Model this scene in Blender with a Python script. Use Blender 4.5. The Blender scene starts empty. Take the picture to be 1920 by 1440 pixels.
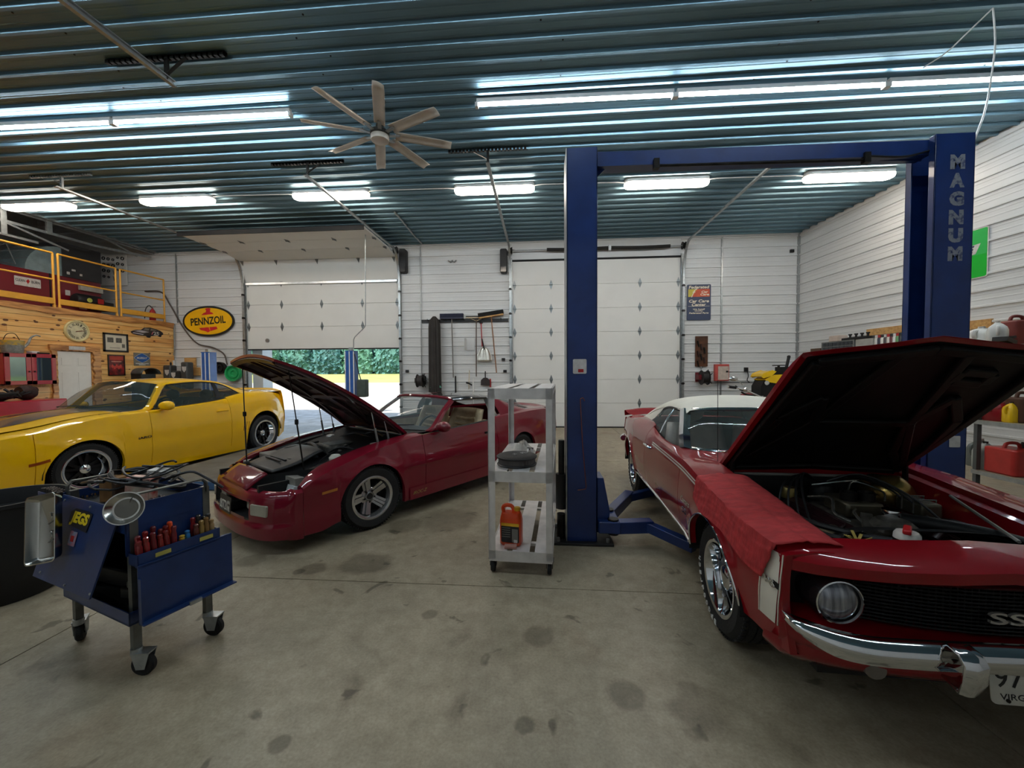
import bpy, bmesh, math, random
from math import sin, cos, pi, radians, sqrt, hypot, atan2
from mathutils import Vector, Matrix, Euler
rnd = random.Random(7)
S = bpy.context.scene
COL = S.collection
# ---------------------------------------------------------------- camera
FPX, CAMH = 730.0, 1.62
_Y = Vector((56, -23, FPX)).normalized()
_Z = _Y.cross(Vector((1, -0.0055, 0))).normalized()
if _Z.y > 0: _Z = -_Z
_X = _Y.cross(_Z)
RW = Matrix((_X, _Y, _Z))                    # camera (right, down, forward) -> world
r_, d_, f_ = RW.col[0], RW.col[1], RW.col[2]
cam_d = bpy.data.cameras.new('camera'); cam_d.sensor_width = 36; cam_d.lens = FPX / 1920 * 36
cam_d.clip_start = 0.05; cam_d.clip_end = 600
cam = bpy.data.objects.new('camera', cam_d); COL.objects.link(cam)
M = Matrix((r_, -d_, -f_)).transposed().to_4x4(); M.translation = (0, 0, CAMH)
cam.matrix_world = M
S.camera = cam
# ---------------------------------------------------------------- view, world, sun
S.view_settings.view_transform = 'Standard'; S.view_settings.look = 'None'
S.view_settings.gamma = 1; S.view_settings.use_curve_mapping = False
S.view_settings.exposure = 1.4
S.cycles.max_bounces = 8; S.cycles.diffuse_bounces = 5; S.cycles.glossy_bounces = 4
S.cycles.transmission_bounces = 6; S.cycles.sample_clamp_indirect = 8.0
S.cycles.caustics_reflective = False; S.cycles.caustics_refractive = False
W = bpy.data.worlds.new('sky'); S.world = W; W.use_nodes = True
nt = W.node_tree; bg = nt.nodes['Background']
sky = nt.nodes.new('ShaderNodeTexSky'); sky.sky_type = 'NISHITA'; sky.sun_disc = False
sky.sun_elevation = radians(48); sky.sun_rotation = radians(200); sky.air_density = 1.2; sky.dust_density = 1.5
nt.links.new(sky.outputs[0], bg.inputs[0]); bg.inputs[1].default_value = 0.16
sun_d = bpy.data.lights.new('sun', 'SUN'); sun_d.energy = 3.2; sun_d.angle = radians(0.6); sun_d.color = (1, .95, .86)
sun = bpy.data.objects.new('sun', sun_d); COL.objects.link(sun)
sun.rotation_euler = (radians(40), 0, radians(-25))
# ---------------------------------------------------------------- helpers
def at(px, py, Y=None, Z=None, X=None):
    "photo pixel (1920x1440) -> point of its sight line on a world plane"
    v = RW @ Vector((px - 960, py - 720, FPX))
    t = Y / v.y if Y is not None else ((Z - CAMH) / v.z if Z is not None else X / v.x)
    return Vector((v.x * t, v.y * t, v.z * t + CAMH))
def lin(c): return tuple((x / 255 / 12.92 if x / 255 <= .04045 else ((x / 255 + .055) / 1.055) ** 2.4) for x in c)
MATS = {}
def mat(name, col, rough=.5, metal=0, coat=0, emit=0, trans=0, alpha=1, var=.10, vs=8.0, col2=None, bump=0, bs=60.0,
        stretch=None, spec=.5, rv=0.0, thr=None, ior=1.45):
    "procedural principled material: noise mottling between two colours, noise bump"
    if name in MATS: return MATS[name]
    m = bpy.data.materials.new(name); m.use_nodes = True; MATS[name] = m
    n, l = m.node_tree.nodes, m.node_tree.links; b = n['Principled BSDF']
    c = lin(col); d = lin(col2) if col2 else tuple(max(0, x * (1 - 2 * var)) for x in c)
    b.inputs['Roughness'].default_value = rough; b.inputs['Metallic'].default_value = metal
    b.inputs['Coat Weight'].default_value = coat; b.inputs['Coat Roughness'].default_value = .04
    b.inputs['Specular IOR Level'].default_value = spec; b.inputs['IOR'].default_value = ior
    b.inputs['Transmission Weight'].default_value = trans; b.inputs['Alpha'].default_value = alpha
    if emit:
        b.inputs['Emission Color'].default_value = (*c, 1); b.inputs['Emission Strength'].default_value = emit
    tc = n.new('ShaderNodeTexCoord'); mp = n.new('ShaderNodeMapping'); l.new(tc.outputs['Object'], mp.inputs[0])
    if stretch: mp.inputs['Scale'].default_value = stretch
    nz = n.new('ShaderNodeTexNoise'); nz.inputs['Scale'].default_value = vs; nz.inputs['Detail'].default_value = 5
    l.new(mp.outputs[0], nz.inputs['Vector'])
    rp = n.new('ShaderNodeValToRGB'); rp.color_ramp.elements[0].position = .35; rp.color_ramp.elements[1].position = .65
    if thr: rp.color_ramp.elements[0].position, rp.color_ramp.elements[1].position = thr
    rp.color_ramp.elements[0].color = (*c, 1); rp.color_ramp.elements[1].color = (*d, 1)
    l.new(nz.outputs[0], rp.inputs[0]); l.new(rp.outputs[0], b.inputs['Base Color'])
    if rv:
        mr = n.new('ShaderNodeMapRange'); mr.inputs[3].default_value = rough - rv; mr.inputs[4].default_value = rough + rv
        l.new(nz.outputs[0], mr.inputs[0]); l.new(mr.outputs[0], b.inputs['Roughness'])
    if bump:
        n2 = n.new('ShaderNodeTexNoise'); n2.inputs['Scale'].default_value = bs; n2.inputs['Detail'].default_value = 3
        l.new(mp.outputs[0], n2.inputs['Vector'])
        bp = n.new('ShaderNodeBump'); bp.inputs['Strength'].default_value = bump; bp.inputs['Distance'].default_value = .01
        l.new(n2.outputs[0], bp.inputs['Height']); l.new(bp.outputs[0], b.inputs['Normal'])
    return m
def glassmat(name, col, alpha, rough=.03):
    return mat(name, col, rough, alpha=alpha, var=.02, spec=.6)
class MB:
    def __init__(s): s.v = []; s.f = []; s.mi = []; s.M = Matrix.Identity(4); s.k = 0
    def at(s, M): s.M = M; return s
    def add(s, vs, fs):
        o = len(s.v); s.v += [tuple(s.M @ Vector(p)) for p in vs]
        s.f += [tuple(i + o for i in f) for f in fs]; s.mi += [s.k] * len(fs); return s
    def box(s, c, d, rot=None):
        x, y, z = d[0] / 2, d[1] / 2, d[2] / 2; R = Euler(rot).to_matrix() if rot else Matrix.Identity(3); c = Vector(c)
        return s.add([c + R @ Vector((a * x, b * y, e * z)) for a in (-1, 1) for b in (-1, 1) for e in (-1, 1)],
              [(0, 1, 3, 2), (4, 6, 7, 5), (0, 4, 5, 1), (2, 3, 7, 6), (0, 2, 6, 4), (1, 5, 7, 3)])
    def bb(s, a, b): return s.box([(a[i] + b[i]) / 2 for i in range(3)], [abs(b[i] - a[i]) for i in range(3)])
    def bar(s, p0, p1, w, h, up=(0, 0, 1)):
        p0, p1 = Vector(p0), Vector(p1); t = (p1 - p0).normalized(); up = Vector(up)
        if abs(t.dot(up)) > .98: up = Vector((0, 1, 0)) if abs(t.y) < .9 else Vector((1, 0, 0))
        a = t.cross(up).normalized() * w / 2; b = a.cross(t).normalized() * h / 2
        return s.add([p + i * a + j * b for p in (p0, p1) for i, j in ((-1, -1), (1, -1), (1, 1), (-1, 1))],
              [(3, 2, 1, 0), (4, 5, 6, 7), (0, 1, 5, 4), (1, 2, 6, 5), (2, 3, 7, 6), (3, 0, 4, 7)])
    def tube(s, pts, r, n=8, caps=True, closed=False):
        pts = [Vector(p) for p in pts]; m = len(pts); rs = r if isinstance(r, (list, tuple)) else [r] * m
        vs = []; prev = None
        for i, p in enumerate(pts):
            t = (pts[(i + 1) % m] - pts[i - 1]) if closed else (pts[min(i + 1, m - 1)] - pts[max(i - 1, 0)])
            if t.length < 1e-9: t = Vector((0, 0, 1))
            t.normalize()
            if prev is None:
                u = Vector((0, 0, 1)) if abs(t.z) < .9 else Vector((1, 0, 0)); prev = t.cross(u).normalized()
            prev = (prev - t * prev.dot(t)).normalized(); b = t.cross(prev)
            vs += [p + rs[i] * (cos(2 * pi * k / n) * prev + sin(2 * pi * k / n) * b) for k in range(n)]
        fs = [(i * n + k, i * n + (k + 1) % n, ((i + 1) % m) * n + (k + 1) % n, ((i + 1) % m) * n + k)
              for i in range(m if closed else m - 1) for k in range(n)]
        if caps and not closed: fs += [tuple(reversed(range(n))), tuple((m - 1) * n + k for k in range(n))]
        return s.add(vs, fs)
    def cyl(s, p0, p1, r, r2=None, n=20): return s.tube([p0, p1], [r, r if r2 is None else r2], n)
    def lathe(s, prof, n=32, axis='z', c=(0, 0, 0), a0=0, a1=2 * pi):
        "prof: (radius, height) pairs"
        full = abs(a1 - a0 - 2 * pi) < 1e-6; vs = []; c = Vector(c); k = n if full else n + 1
        for r, h in prof:
            for i in range(k):
                a = a0 + (a1 - a0) * i / n; x, y = r * cos(a), r * sin(a)
                vs.append(c + (Vector((x, y, h)) if axis == 'z' else Vector((x, h, y)) if axis == 'y' else Vector((h, x, y))))
        fs = [(j * k + i, j * k + (i + 1) % k, (j + 1) * k + (i + 1) % k, (j + 1) * k + i)
              for j in range(len(prof) - 1) for i in range(n if full else n)]
        return s.add(vs, fs)
    def grid(s, rows, cu=False, cv=False):
        m, n = len(rows), len(rows[0])
        return s.add([p for r in rows for p in r],
              [(i * n + j, i * n + (j + 1) % n, ((i + 1) % m) * n + (j + 1) % n, ((i + 1) % m) * n + j)
               for i in range(m if cv else m - 1) for j in range(n if cu else n - 1)])
    def prism(s, poly, h0, h1, M=None):
        "poly in local xy, extruded along local z"
        n = len(poly); o = s.M
        if M is not None: s.M = o @ M
        s.add([(x, y, h0) for x, y in poly] + [(x, y, h1) for x, y in poly],
              [tuple(reversed(range(n))), tuple(range(n, 2 * n))] + [(i, (i + 1) % n, n + (i + 1) % n, n + i) for i in range(n)])
        s.M = o; return s
    def ball(s, c, r, n=12, m=8):
        c = Vector(c); r = r if isinstance(r, (list, tuple)) else (r, r, r)
        vs = [c + Vector((r[0] * sin(pi * j / m) * cos(2 * pi * i / n), r[1] * sin(pi * j / m) * sin(2 * pi * i / n), r[2] * cos(pi * j / m)))
              for j in range(m + 1) for i in range(n)]
        return s.add(vs, [(j * n + i, (j + 1) * n + i, (j + 1) * n + (i + 1) % n, j * n + (i + 1) % n) for j in range(m) for i in range(n)])
    def obj(s, name, mat, parent=None, smooth=35, bevel=0, solid=0, sub=0, loc=None, rot=None, weld=False, **tags):
        me = bpy.data.meshes.new(name); me.from_pydata(s.v, [], s.f)
        if weld or solid or sub:
            bm = bmesh.new(); bm.from_mesh(me); bmesh.ops.remove_doubles(bm, verts=bm.verts, dist=1e-5); bm.to_mesh(me); bm.free()
        elif any(s.mi): me.polygons.foreach_set('material_index', s.mi)
        for mm in (mat if isinstance(mat, (list, tuple)) else [mat]): me.materials.append(mm)
        if smooth: 
            me.polygons.foreach_set('use_smooth', [True] * len(me.polygons)); me.set_sharp_from_angle(angle=radians(smooth))
        o = bpy.data.objects.new(name, me); COL.objects.link(o)
        if parent: o.parent = parent
        if loc is not None: o.location = loc
        if rot is not None: o.rotation_euler = rot
        if solid: md = o.modifiers.new('solid', 'SOLIDIFY'); md.thickness = solid; md.offset = -1
        if sub: md = o.modifiers.new('sub', 'SUBSURF'); md.levels = md.render_levels = sub
        if bevel: md = o.modifiers.new('bevel', 'BEVEL'); md.width = bevel; md.segments = 2; md.limit_method = 'ANGLE'; md.angle_limit = radians(40)
        for k, v in tags.items(): o[k] = v
        return o
def tag(o, label, cat, group=None):
    o['label'] = label; o['category'] = cat
    if group: o['group'] = group
    return o
def thing(name, label, cat, loc=(0, 0, 0), rot=(0, 0, 0), group=None):
    o = bpy.data.objects.new(name, None); COL.objects.link(o); o.empty_display_size = .1
    o.location = loc; o.rotation_euler = rot if isinstance(rot, (tuple, list)) else (0, 0, rot)
    return tag(o, label, cat, group)
def part(o, label): o['label'] = label; return o
KIDS = {}
def dup(o, loc=None, rot=None, label=None, parent=None):
    "copy of a thing with its parts and sub-parts, sharing mesh data"
    c = o.copy(); COL.objects.link(c); c.parent = parent
    if loc is not None: c.location = loc
    if rot is not None: c.rotation_euler = rot if isinstance(rot, (tuple, list)) else (0, 0, rot)
    if label: c['label'] = label
    for ch in [x for x in COL.objects if x.parent == o]: dup(ch, parent=c)
    return c
FONT_CACHE = {}
def text(name, body, h, mat, parent=None, M=None, w=None, ext=.001, bold=0, slant=0, space=1.0, align='CENTER', **tags):
    "lettering as a mesh: cap height h, optional total width w, local xy plane facing +z"
    key = (body, ext, bold, slant, space)
    if key not in FONT_CACHE:
        cu = bpy.data.curves.new('letters', 'FONT'); cu.body = body; cu.size = 1; cu.extrude = 0; cu.offset = bold
        cu.shear = slant; cu.space_character = space; cu.resolution_u = 3
        to = bpy.data.objects.new('letters', cu); COL.objects.link(to)
        bpy.context.view_layer.update()
        me0 = bpy.data.meshes.new_from_object(to.evaluated_get(bpy.context.evaluated_depsgraph_get()))
        FONT_CACHE[key] = ([v.co.copy() for v in me0.vertices], [tuple(p.vertices) for p in me0.polygons])
        bpy.data.objects.remove(to); bpy.data.curves.remove(cu); bpy.data.meshes.remove(me0)
    vs, fs = FONT_CACHE[key]
    x0, x1 = min(v.x for v in vs), max(v.x for v in vs); y0, y1 = min(v.y for v in vs), max(v.y for v in vs)
    sy = h / max(y1 - y0, .01); sx = sy if w is None else w / max(x1 - x0, .01)
    ox = (x0 + x1) / 2 if align == 'CENTER' else x0
    b = MB(); P = [((v.x - ox) * sx, (v.y - (y0 + y1) / 2) * sy) for v in vs]
    n = len(P); edges = {}
    for f in fs:
        for i in range(len(f)): edges[(f[i], f[(i + 1) % len(f)])] = 1
    rim = [e for e in edges if (e[1], e[0]) not in edges]
    b.add([(x, y, ext) for x, y in P] + [(x, y, 0) for x, y in P], list(fs) + [(e[1], e[0], n + e[0], n + e[1]) for e in rim])
    o = b.obj(name, mat, parent, smooth=0, **tags)
    if M is not None: o.matrix_local = M
    return o
def frame(o, x, z=None, y=None):
    "matrix at o with local x along x and local z (normal) along z"
    x = Vector(x).normalized(); z = Vector(z).normalized(); y = z.cross(x).normalized(); x = y.cross(z)
    m = Matrix((x, y, z)).transposed().to_4x4(); m.translation = o; return m
def arc(c, r, a0, a1, n, pl='xz'):
    out = []
    for i in range(n + 1):
        a = a0 + (a1 - a0) * i / n; u, v = r * cos(a), r * sin(a)
        out.append(Vector(c) + (Vector((u, 0, v)) if pl == 'xz' else Vector((u, v, 0)) if pl == 'xy' else Vector((0, u, v))))
    return out
def rrect(w, h, r, n=4):
    out = []
    for cx, cy, a in ((w / 2 - r, h / 2 - r, 0), (-w / 2 + r, h / 2 - r, pi / 2), (-w / 2 + r, -h / 2 + r, pi), (w / 2 - r, -h / 2 + r, 3 * pi / 2)):
        out += [(cx + r * cos(a + pi / 2 * i / n), cy + r * sin(a + pi / 2 * i / n)) for i in range(n + 1)]
    return out
def cr(pts, n):
    "Catmull-Rom resample of a polyline (tuples of any length) to n+1 points, by chord length"
    P = [Vector(p) for p in pts]; L = [0]
    for a, b in zip(P, P[1:]): L.append(L[-1] + (b - a).length)
    out = []
    for i in range(n + 1):
        d = L[-1] * i / n; k = 0
        while k < len(P) - 2 and d > L[k + 1]: k += 1
        h = L[k + 1] - L[k]; t = (d - L[k]) / h if h else 0
        m0 = (P[k + 1] - P[k - 1]) * (h / (L[k + 1] - L[k - 1])) if k > 0 else P[k + 1] - P[k]
        m1 = (P[k + 2] - P[k]) * (h / (L[k + 2] - L[k])) if k < len(P) - 2 else P[k + 1] - P[k]
        t2, t3 = t * t, t * t * t
        out.append((2 * t3 - 3 * t2 + 1) * P[k] + (t3 - 2 * t2 + t) * m0 + (3 * t2 - 2 * t3) * P[k + 1] + (t3 - t2) * m1)
    return out
def loft(curves, nu, nv):
    "smooth surface through curves: rows of points"
    C = [cr(c, nu) for c in curves]
    cols = [cr([c[i] for c in C], nv) for i in range(nu + 1)]
    return [[cols[i][j] for i in range(nu + 1)] for j in range(nv + 1)]
def itp(tab, x):
    "monotone-ish cubic interpolation of (x, y) table"
    n = len(tab)
    if x <= tab[0][0]: return tab[0][1]
    if x >= tab[-1][0]: return tab[-1][1]
    k = 0
    while x > tab[k + 1][0]: k += 1
    x0, y0 = tab[k]; x1, y1 = tab[k + 1]; h = x1 - x0; t = (x - x0) / h; s = (y1 - y0) / h
    def sl(i):
        if i == 0 or i == n - 1: return s
        a = (tab[i][1] - tab[i - 1][1]) / (tab[i][0] - tab[i - 1][0]); b = (tab[i + 1][1] - tab[i][1]) / (tab[i + 1][0] - tab[i][0])
        return 0 if a * b <= 0 else 2 * a * b / (a + b)
    m0, m1 = sl(k) * h, sl(k + 1) * h; t2, t3 = t * t, t * t * t
    return (2 * t3 - 3 * t2 + 1) * y0 + (t3 - 2 * t2 + t) * m0 + (3 * t2 - 2 * t3) * y1 + (t3 - t2) * m1
# ================================================================ materials of the building
D, CEIL = 11.35, 5.40
WHITE = mat('white steel siding', (212, 214, 214), .42, var=.03, vs=1.2, rv=.06)
GALV = mat('galvanized steel', (176, 180, 180), .38, .85, var=.12, vs=14, rv=.1)
CEILM = mat('bare galvalume ceiling steel', (114, 144, 158), .40, .80, var=.06, vs=.9, rv=.05, stretch=(.3, 3, 1))
DOORW = mat('white embossed door steel', (222, 222, 218), .5, var=.02, vs=2, bump=.06, bs=160)
BLACKM = mat('black plastic', (24, 24, 25), .5, var=.2)
RUBBER = mat('black rubber', (20, 20, 21), .75, var=.2, bump=.1)
DARKST = mat('dark oily steel', (52, 50, 48), .4, .8, var=.3)
CHROME = mat('chrome', (225, 226, 228), .07, 1, var=.02)
ALU = mat('bare aluminium', (222, 218, 216), .45, .55, var=.08, vs=10, rv=.1)
BLUE = mat('blue enamel', (19, 48, 106), .34, coat=.3, var=.12, vs=5)
WOODP = [mat('knotty pine board %d' % i, c, .42, coat=.35, col2=c2, vs=2.2, stretch=(9, .7, 9), bump=.05, bs=9)
         for i, (c, c2) in enumerate([((246, 196, 118), (226, 160, 84)), ((240, 186, 108), (216, 146, 72)), ((250, 206, 132), (232, 172, 96))])]
WOOD = mat('brown lumber', (150, 104, 62), .6, col2=(112, 74, 42), vs=3, stretch=(8, 1, 8))
LUMB = mat('pale lumber', (206, 164, 104), .6, col2=(176, 132, 78), vs=3, stretch=(1, 8, 8))
# concrete: mottled, oil spots, worn gloss
def concrete():
    m = mat('stained polished concrete', (158, 150, 132), .42, var=.0, vs=.7); n, l = m.node_tree.nodes, m.node_tree.links
    b = n['Principled BSDF']; tc = n.new('ShaderNodeTexCoord')
    def nz(sc, det=6, rough=.6, dist=0):
        t = n.new('ShaderNodeTexNoise'); t.inputs['Scale'].default_value = sc; t.inputs['Detail'].default_value = det
        t.inputs['Roughness'].default_value = rough; t.inputs['Distortion'].default_value = dist; l.new(tc.outputs['Object'], t.inputs['Vector']); return t
    def ramp(t, p0, p1, c0, c1):
        r = n.new('ShaderNodeValToRGB'); r.color_ramp.elements[0].position = p0; r.color_ramp.elements[1].position = p1
        r.color_ramp.elements[0].color = (*lin(c0), 1); r.color_ramp.elements[1].color = (*lin(c1), 1); l.new(t.outputs[0], r.inputs[0]); return r
    def mix(a, bb, fac, mode='MULTIPLY'):
        x = n.new('ShaderNodeMix'); x.data_type = 'RGBA'; x.blend_type = mode
        if isinstance(fac, float): x.inputs[0].default_value = fac
        else: l.new(fac, x.inputs[0])
        l.new(a, x.inputs[6])
        if isinstance(bb, tuple): x.inputs[7].default_value = (*lin(bb), 1)
        else: l.new(bb, x.inputs[7])
        return x.outputs[2]
    base = ramp(nz(.9, 8, .65, .4), .3, .7, (180, 168, 144), (148, 137, 116)).outputs[0]
    base = mix(base, ramp(nz(9, 6, .7), .35, .7, (255, 255, 255), (205, 202, 196)).outputs[0], .8)
    base = mix(base, ramp(nz(70, 3, .6), .3, .75, (255, 255, 255), (214, 212, 208)).outputs[0], .8)
    spots = ramp(nz(4.6, 3, .5, .6), .655, .70, (255, 255, 255), (150, 144, 136)).outputs[0]
    base = mix(base, spots, .75)
    smear = ramp(nz(1.7, 4, .5, .8), .62, .72, (255, 255, 255), (178, 172, 164)).outputs[0]
    base = mix(base, smear, .7)
    rust = ramp(nz(.55, 4, .6, .3), .60, .74, (255, 255, 255), (226, 196, 176)).outputs[0]
    base = mix(base, rust, .8)
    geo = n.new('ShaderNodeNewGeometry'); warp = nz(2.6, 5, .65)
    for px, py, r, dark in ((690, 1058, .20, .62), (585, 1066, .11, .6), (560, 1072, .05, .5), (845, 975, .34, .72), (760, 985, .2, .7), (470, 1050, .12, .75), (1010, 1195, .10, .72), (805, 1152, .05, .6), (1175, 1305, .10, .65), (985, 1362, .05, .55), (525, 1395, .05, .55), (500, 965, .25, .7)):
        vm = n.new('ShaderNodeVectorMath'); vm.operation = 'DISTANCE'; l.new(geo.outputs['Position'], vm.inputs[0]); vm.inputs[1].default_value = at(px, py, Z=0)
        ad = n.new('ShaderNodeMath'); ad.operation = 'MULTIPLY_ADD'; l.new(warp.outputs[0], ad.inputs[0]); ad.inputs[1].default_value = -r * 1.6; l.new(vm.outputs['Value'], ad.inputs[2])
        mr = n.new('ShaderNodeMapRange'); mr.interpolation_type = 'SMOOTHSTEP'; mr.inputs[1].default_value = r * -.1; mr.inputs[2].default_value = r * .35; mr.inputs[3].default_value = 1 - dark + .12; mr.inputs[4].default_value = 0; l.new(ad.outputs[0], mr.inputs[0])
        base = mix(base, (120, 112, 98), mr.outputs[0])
    l.new(base, b.inputs['Base Color'])
    rr = n.new('ShaderNodeMapRange'); rr.inputs[3].default_value = .28; rr.inputs[4].default_value = .62
    l.new(nz(1.3, 6, .65).outputs[0], rr.inputs[0]); l.new(rr.outputs[0], b.inputs['Roughness'])
    return m
CONC = concrete()
# ================================================================ floor of slabs with sawn joints
fl = MB().bb((-16, -4, -.2), (9, D + .15, -.012)).obj('floor', mat('joint dirt', (52, 48, 42), .9), kind='structure')
jx = [-16, -9, -3.02, 2.0, 9]; jy = [-4, 2.875, 7.1, D + .15]
for i in range(4):
    for j in range(3):
        g = .004
        MB().bb((jx[i] + g, jy[j] + g, -.1), (jx[i + 1] - g, jy[j + 1] - g, 0)).obj('slab', CONC, fl, smooth=0)
# ================================================================ corrugated shells
def ribs(L, p, depth, w, t):
    "rib profile along one axis: (position, depth) pairs over length L"
    out = []; n = int(L / p) + 1
    for k in range(n):
        a = k * p
        out += [(a, 0), (a + t, depth), (a + t + w, depth), (a + 2 * t + w, 0), (a + .36 * p + .03, 0), (a + .36 * p + .035, .003), (a + .36 * p + .05, .003), (a + .36 * p + .055, 0),
                (a + .68 * p + .03, 0), (a + .68 * p + .035, .003), (a + .68 * p + .05, .003), (a + .68 * p + .055, 0)]
    return [(min(a, L), d) for a, d in out if a <= L + 1e-6] + [(L, 0)]
def siding(name, p0, p1, z0, z1, phase=0.0, n=None, par=None):
    "wall of horizontally ribbed sheets between two plan points, ribs stand proud to the left of p0->p1... towards n"
    p0, p1 = Vector((*p0, 0)), Vector((*p1, 0)); n = Vector(n); P = .264
    prof = []
    k0 = math.floor((z0 - phase) / P); base = phase + k0 * P
    for a, d in ribs(z1 - base, P, .026, .030, .009):
        if a + base >= z0 - 1e-6: prof.append((a + base, d))
    b = MB(); b.grid([[p + Vector((0, 0, z)) + n * d for p in (p0, p1)] for z, d in prof])
    o = b.obj(name, WHITE, par, smooth=0)
    if par is None: o['kind'] = 'structure'
    return o
DX0, DX1, DZ = -9.02, -4.20, 4.80          # left door opening
EX0, EX1, EZ = -.86, 3.90, 4.80            # right door opening
XR = 7.04; SL = .056                        # right wall, splayed a little
wall = siding('wall_back', (-16, D), (DX0, D), 0, CEIL + 1.6, n=(0, -1, 0)); wall['kind'] = 'structure'
siding('siding', (DX1, D), (EX0, D), 0, CEIL, n=(0, -1, 0), par=wall)
siding('siding', (EX1, D), (XR + .02, D), 0, CEIL, n=(0, -1, 0), par=wall)
for x0, x1 in ((DX0, DX1), (EX0, EX1)):
    MB().bb((x0, D - .01, DZ), (x1, D + .1, CEIL)).obj('header_panel', WHITE, wall)
MB().bb((-16, D + .02, 0), (DX0 - .08, D + .14, 7)).bb((DX1 + .08, D + .02, 0), (EX0, D + .14, CEIL)).bb((EX1, D + .02, 0), (9, D + .14, CEIL)).bb((DX0 - .08, D + .1, DZ), (DX1 + .08, D + .14, CEIL)).bb((EX0, D + .1, 0), (EX1, D + .14, CEIL)).obj('sheathing', mat('sheathing', (150, 150, 148), .8), wall)
XN = XR + SL * (D + 4)
wr = siding('wall_right', (XR, D), (XN, -4), 0, CEIL, n=(-1, -SL, 0))
MB().add([(XR + .03, D, 0), (XN + .03, -4, 0), (XN + .15, -4, 0), (XR + .15, D, 0), (XR + .03, D, CEIL), (XN + .03, -4, CEIL), (XN + .15, -4, CEIL), (XR + .15, D, CEIL)],
         [(0, 1, 5, 4), (2, 3, 7, 6), (1, 2, 6, 5), (3, 0, 4, 7)]).obj('sheathing', mat('sheathing', 0), wr)
wf = siding('wall_front', (9, -4), (-16, -4), 0, CEIL + 1.6, n=(0, 1, 0))
MB().bb((-16, -4.15, 0), (9, -4.03, 7)).obj('sheathing', mat('sheathing', 0), wf)
# ceiling sheets: ribs run along x
cprof = [(y - 4.0 + .11, CEIL - d * 1.0) for y, d in ribs(D + 4, .27, .036, .036, .014)]
ce = MB().grid([[(x, min(y, D), z) for x in (-11.85, XN)] for y, z in cprof]).obj('ceiling', CEILM, smooth=0, kind='structure')
MB().bb((-11.85, -4, CEIL + .012), (XN, D, CEIL + .05)).obj('backing', mat('sheathing', 0), ce)
MB().bb((-16, -4, 6.9), (-11.85, D + .1, 7.0)).obj('attic_deck', mat('dark attic deck', (70, 72, 74), .8), ce)
MB().bb((-11.9, -4, CEIL - .05), (-11.83, D, CEIL + .02)).obj('edge_trim', GALV, ce)
MB().bb((-11.86, -4, CEIL), (-11.83, D, 6.9)).obj('attic_bulkhead', mat('dark attic deck', 0), ce)
sc = MB()
for k in range(36):
    for j in range(7):
        x = -11 + j * 2.75 + .25 * (k % 2); y = .4 + k * .27 + .135
        sc.cyl((x, y, CEIL - .006), (x, y, CEIL), .010, n=6)
s_ = sc.obj('screws', DARKST, ce); s_['kind'] = 'stuff'
wl = MB().bb((-16.1, -4, 0), (-16, D, 7)).obj('wall_far_left', mat('white steel siding', 0), kind='structure')
MB().bb((XR - .05, D - .05, 0), (XR + .03, D + .02, CEIL)).obj('trim_1', GALV, kind='structure')
MB().bb((-12, D - .035, CEIL - .07), (XR, D, CEIL)).obj('trim_2', mat('white trim', (196, 200, 200), .45, var=.03), kind='structure')
MB().bb((4.98, D - .03, 0), (5.02, D, CEIL)).obj('trim_3', GALV, kind='structure')
MB().bb((-11.3, D - .03, 3.2), (-11.26, D, CEIL)).obj('trim_4', GALV, kind='structure')
# ================================================================ overhead doors
def hinge(par, c, rot, lab=None):
    b = MB(); b.prism([(0, -.14), (.052, 0), (0, .14), (-.052, 0)], 0, .006); b.cyl((-.04, 0, .012), (.04, 0, .012), .011, n=8)
    for s in (-1, 1): b.cyl((0, s * .06, 0), (0, s * .06, .012), .012, n=6)
    return b.obj('hinge', mat('zinc hinge', (132, 138, 140), .4, .8, var=.15), par, loc=c, rot=rot)
def dpanel(par, p0, p1, nrm, w0, w1, joint=True, cols=(.012, .235, .5, .765, .988)):
    "one door section: p0 lower edge (y,z), p1 upper edge; outward normal nrm=(y,z)"
    (y0, z0), (y1, z1) = p0, p1; n = Vector((0, *nrm)).normalized(); g = .003
    d = Vector((0, y1 - y0, z1 - z0)); L = d.length; d.normalize()
    A = Vector((0, y0, z0)) + d * g; B_ = Vector((0, y1, z1)) - d * g
    b = MB(); th = .045
    b.add([Vector((x, 0, 0)) + q + n * t for x in (w0, w1) for q in (A, B_) for t in (0, -th)], [(0, 1, 3, 2), (4, 6, 7, 5), (0, 4, 5, 1), (2, 3, 7, 6), (0, 2, 6, 4), (1, 5, 7, 3)])
    q_ = B_ - n * .028; b.add([Vector((x, 0, 0)) + q_ + d * e + n * f for x in (w0, w1) for e in (-.01, .012) for f in (0, -.012)], [(0, 1, 3, 2), (4, 6, 7, 5), (0, 4, 5, 1), (2, 3, 7, 6), (0, 2, 6, 4), (1, 5, 7, 3)])
    o = b.obj('panel', DOORW, par, bevel=.003)
    if joint:
        z = n; x = Vector((1, 0, 0)); y = z.cross(x); e = Matrix((x, y, z)).transposed().to_euler()
        for c in cols:
            hinge(o, Vector((w0 + (w1 - w0) * c, 0, 0)) + B_ + d * g + n * .002, e)
    return o
yd = D - .02
d1 = thing('door_1', 'white sectional overhead door half open with sections curving back under ceiling', 'garage door'); d1['kind'] = 'structure'; del d1['category']
zs = [2.36, 3.03, 3.70, 4.37]
for a, b_ in zip(zs, zs[1:]): dpanel(d1, (yd, a), (yd, b_), (-1, 0), DX0 + .02, DX1 - .02, True)
path = [(yd, 4.37), (yd - .22, 4.97), (yd - .86, 5.06), (yd - 1.54, 5.07), (yd - 2.22, 5.08)]
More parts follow.
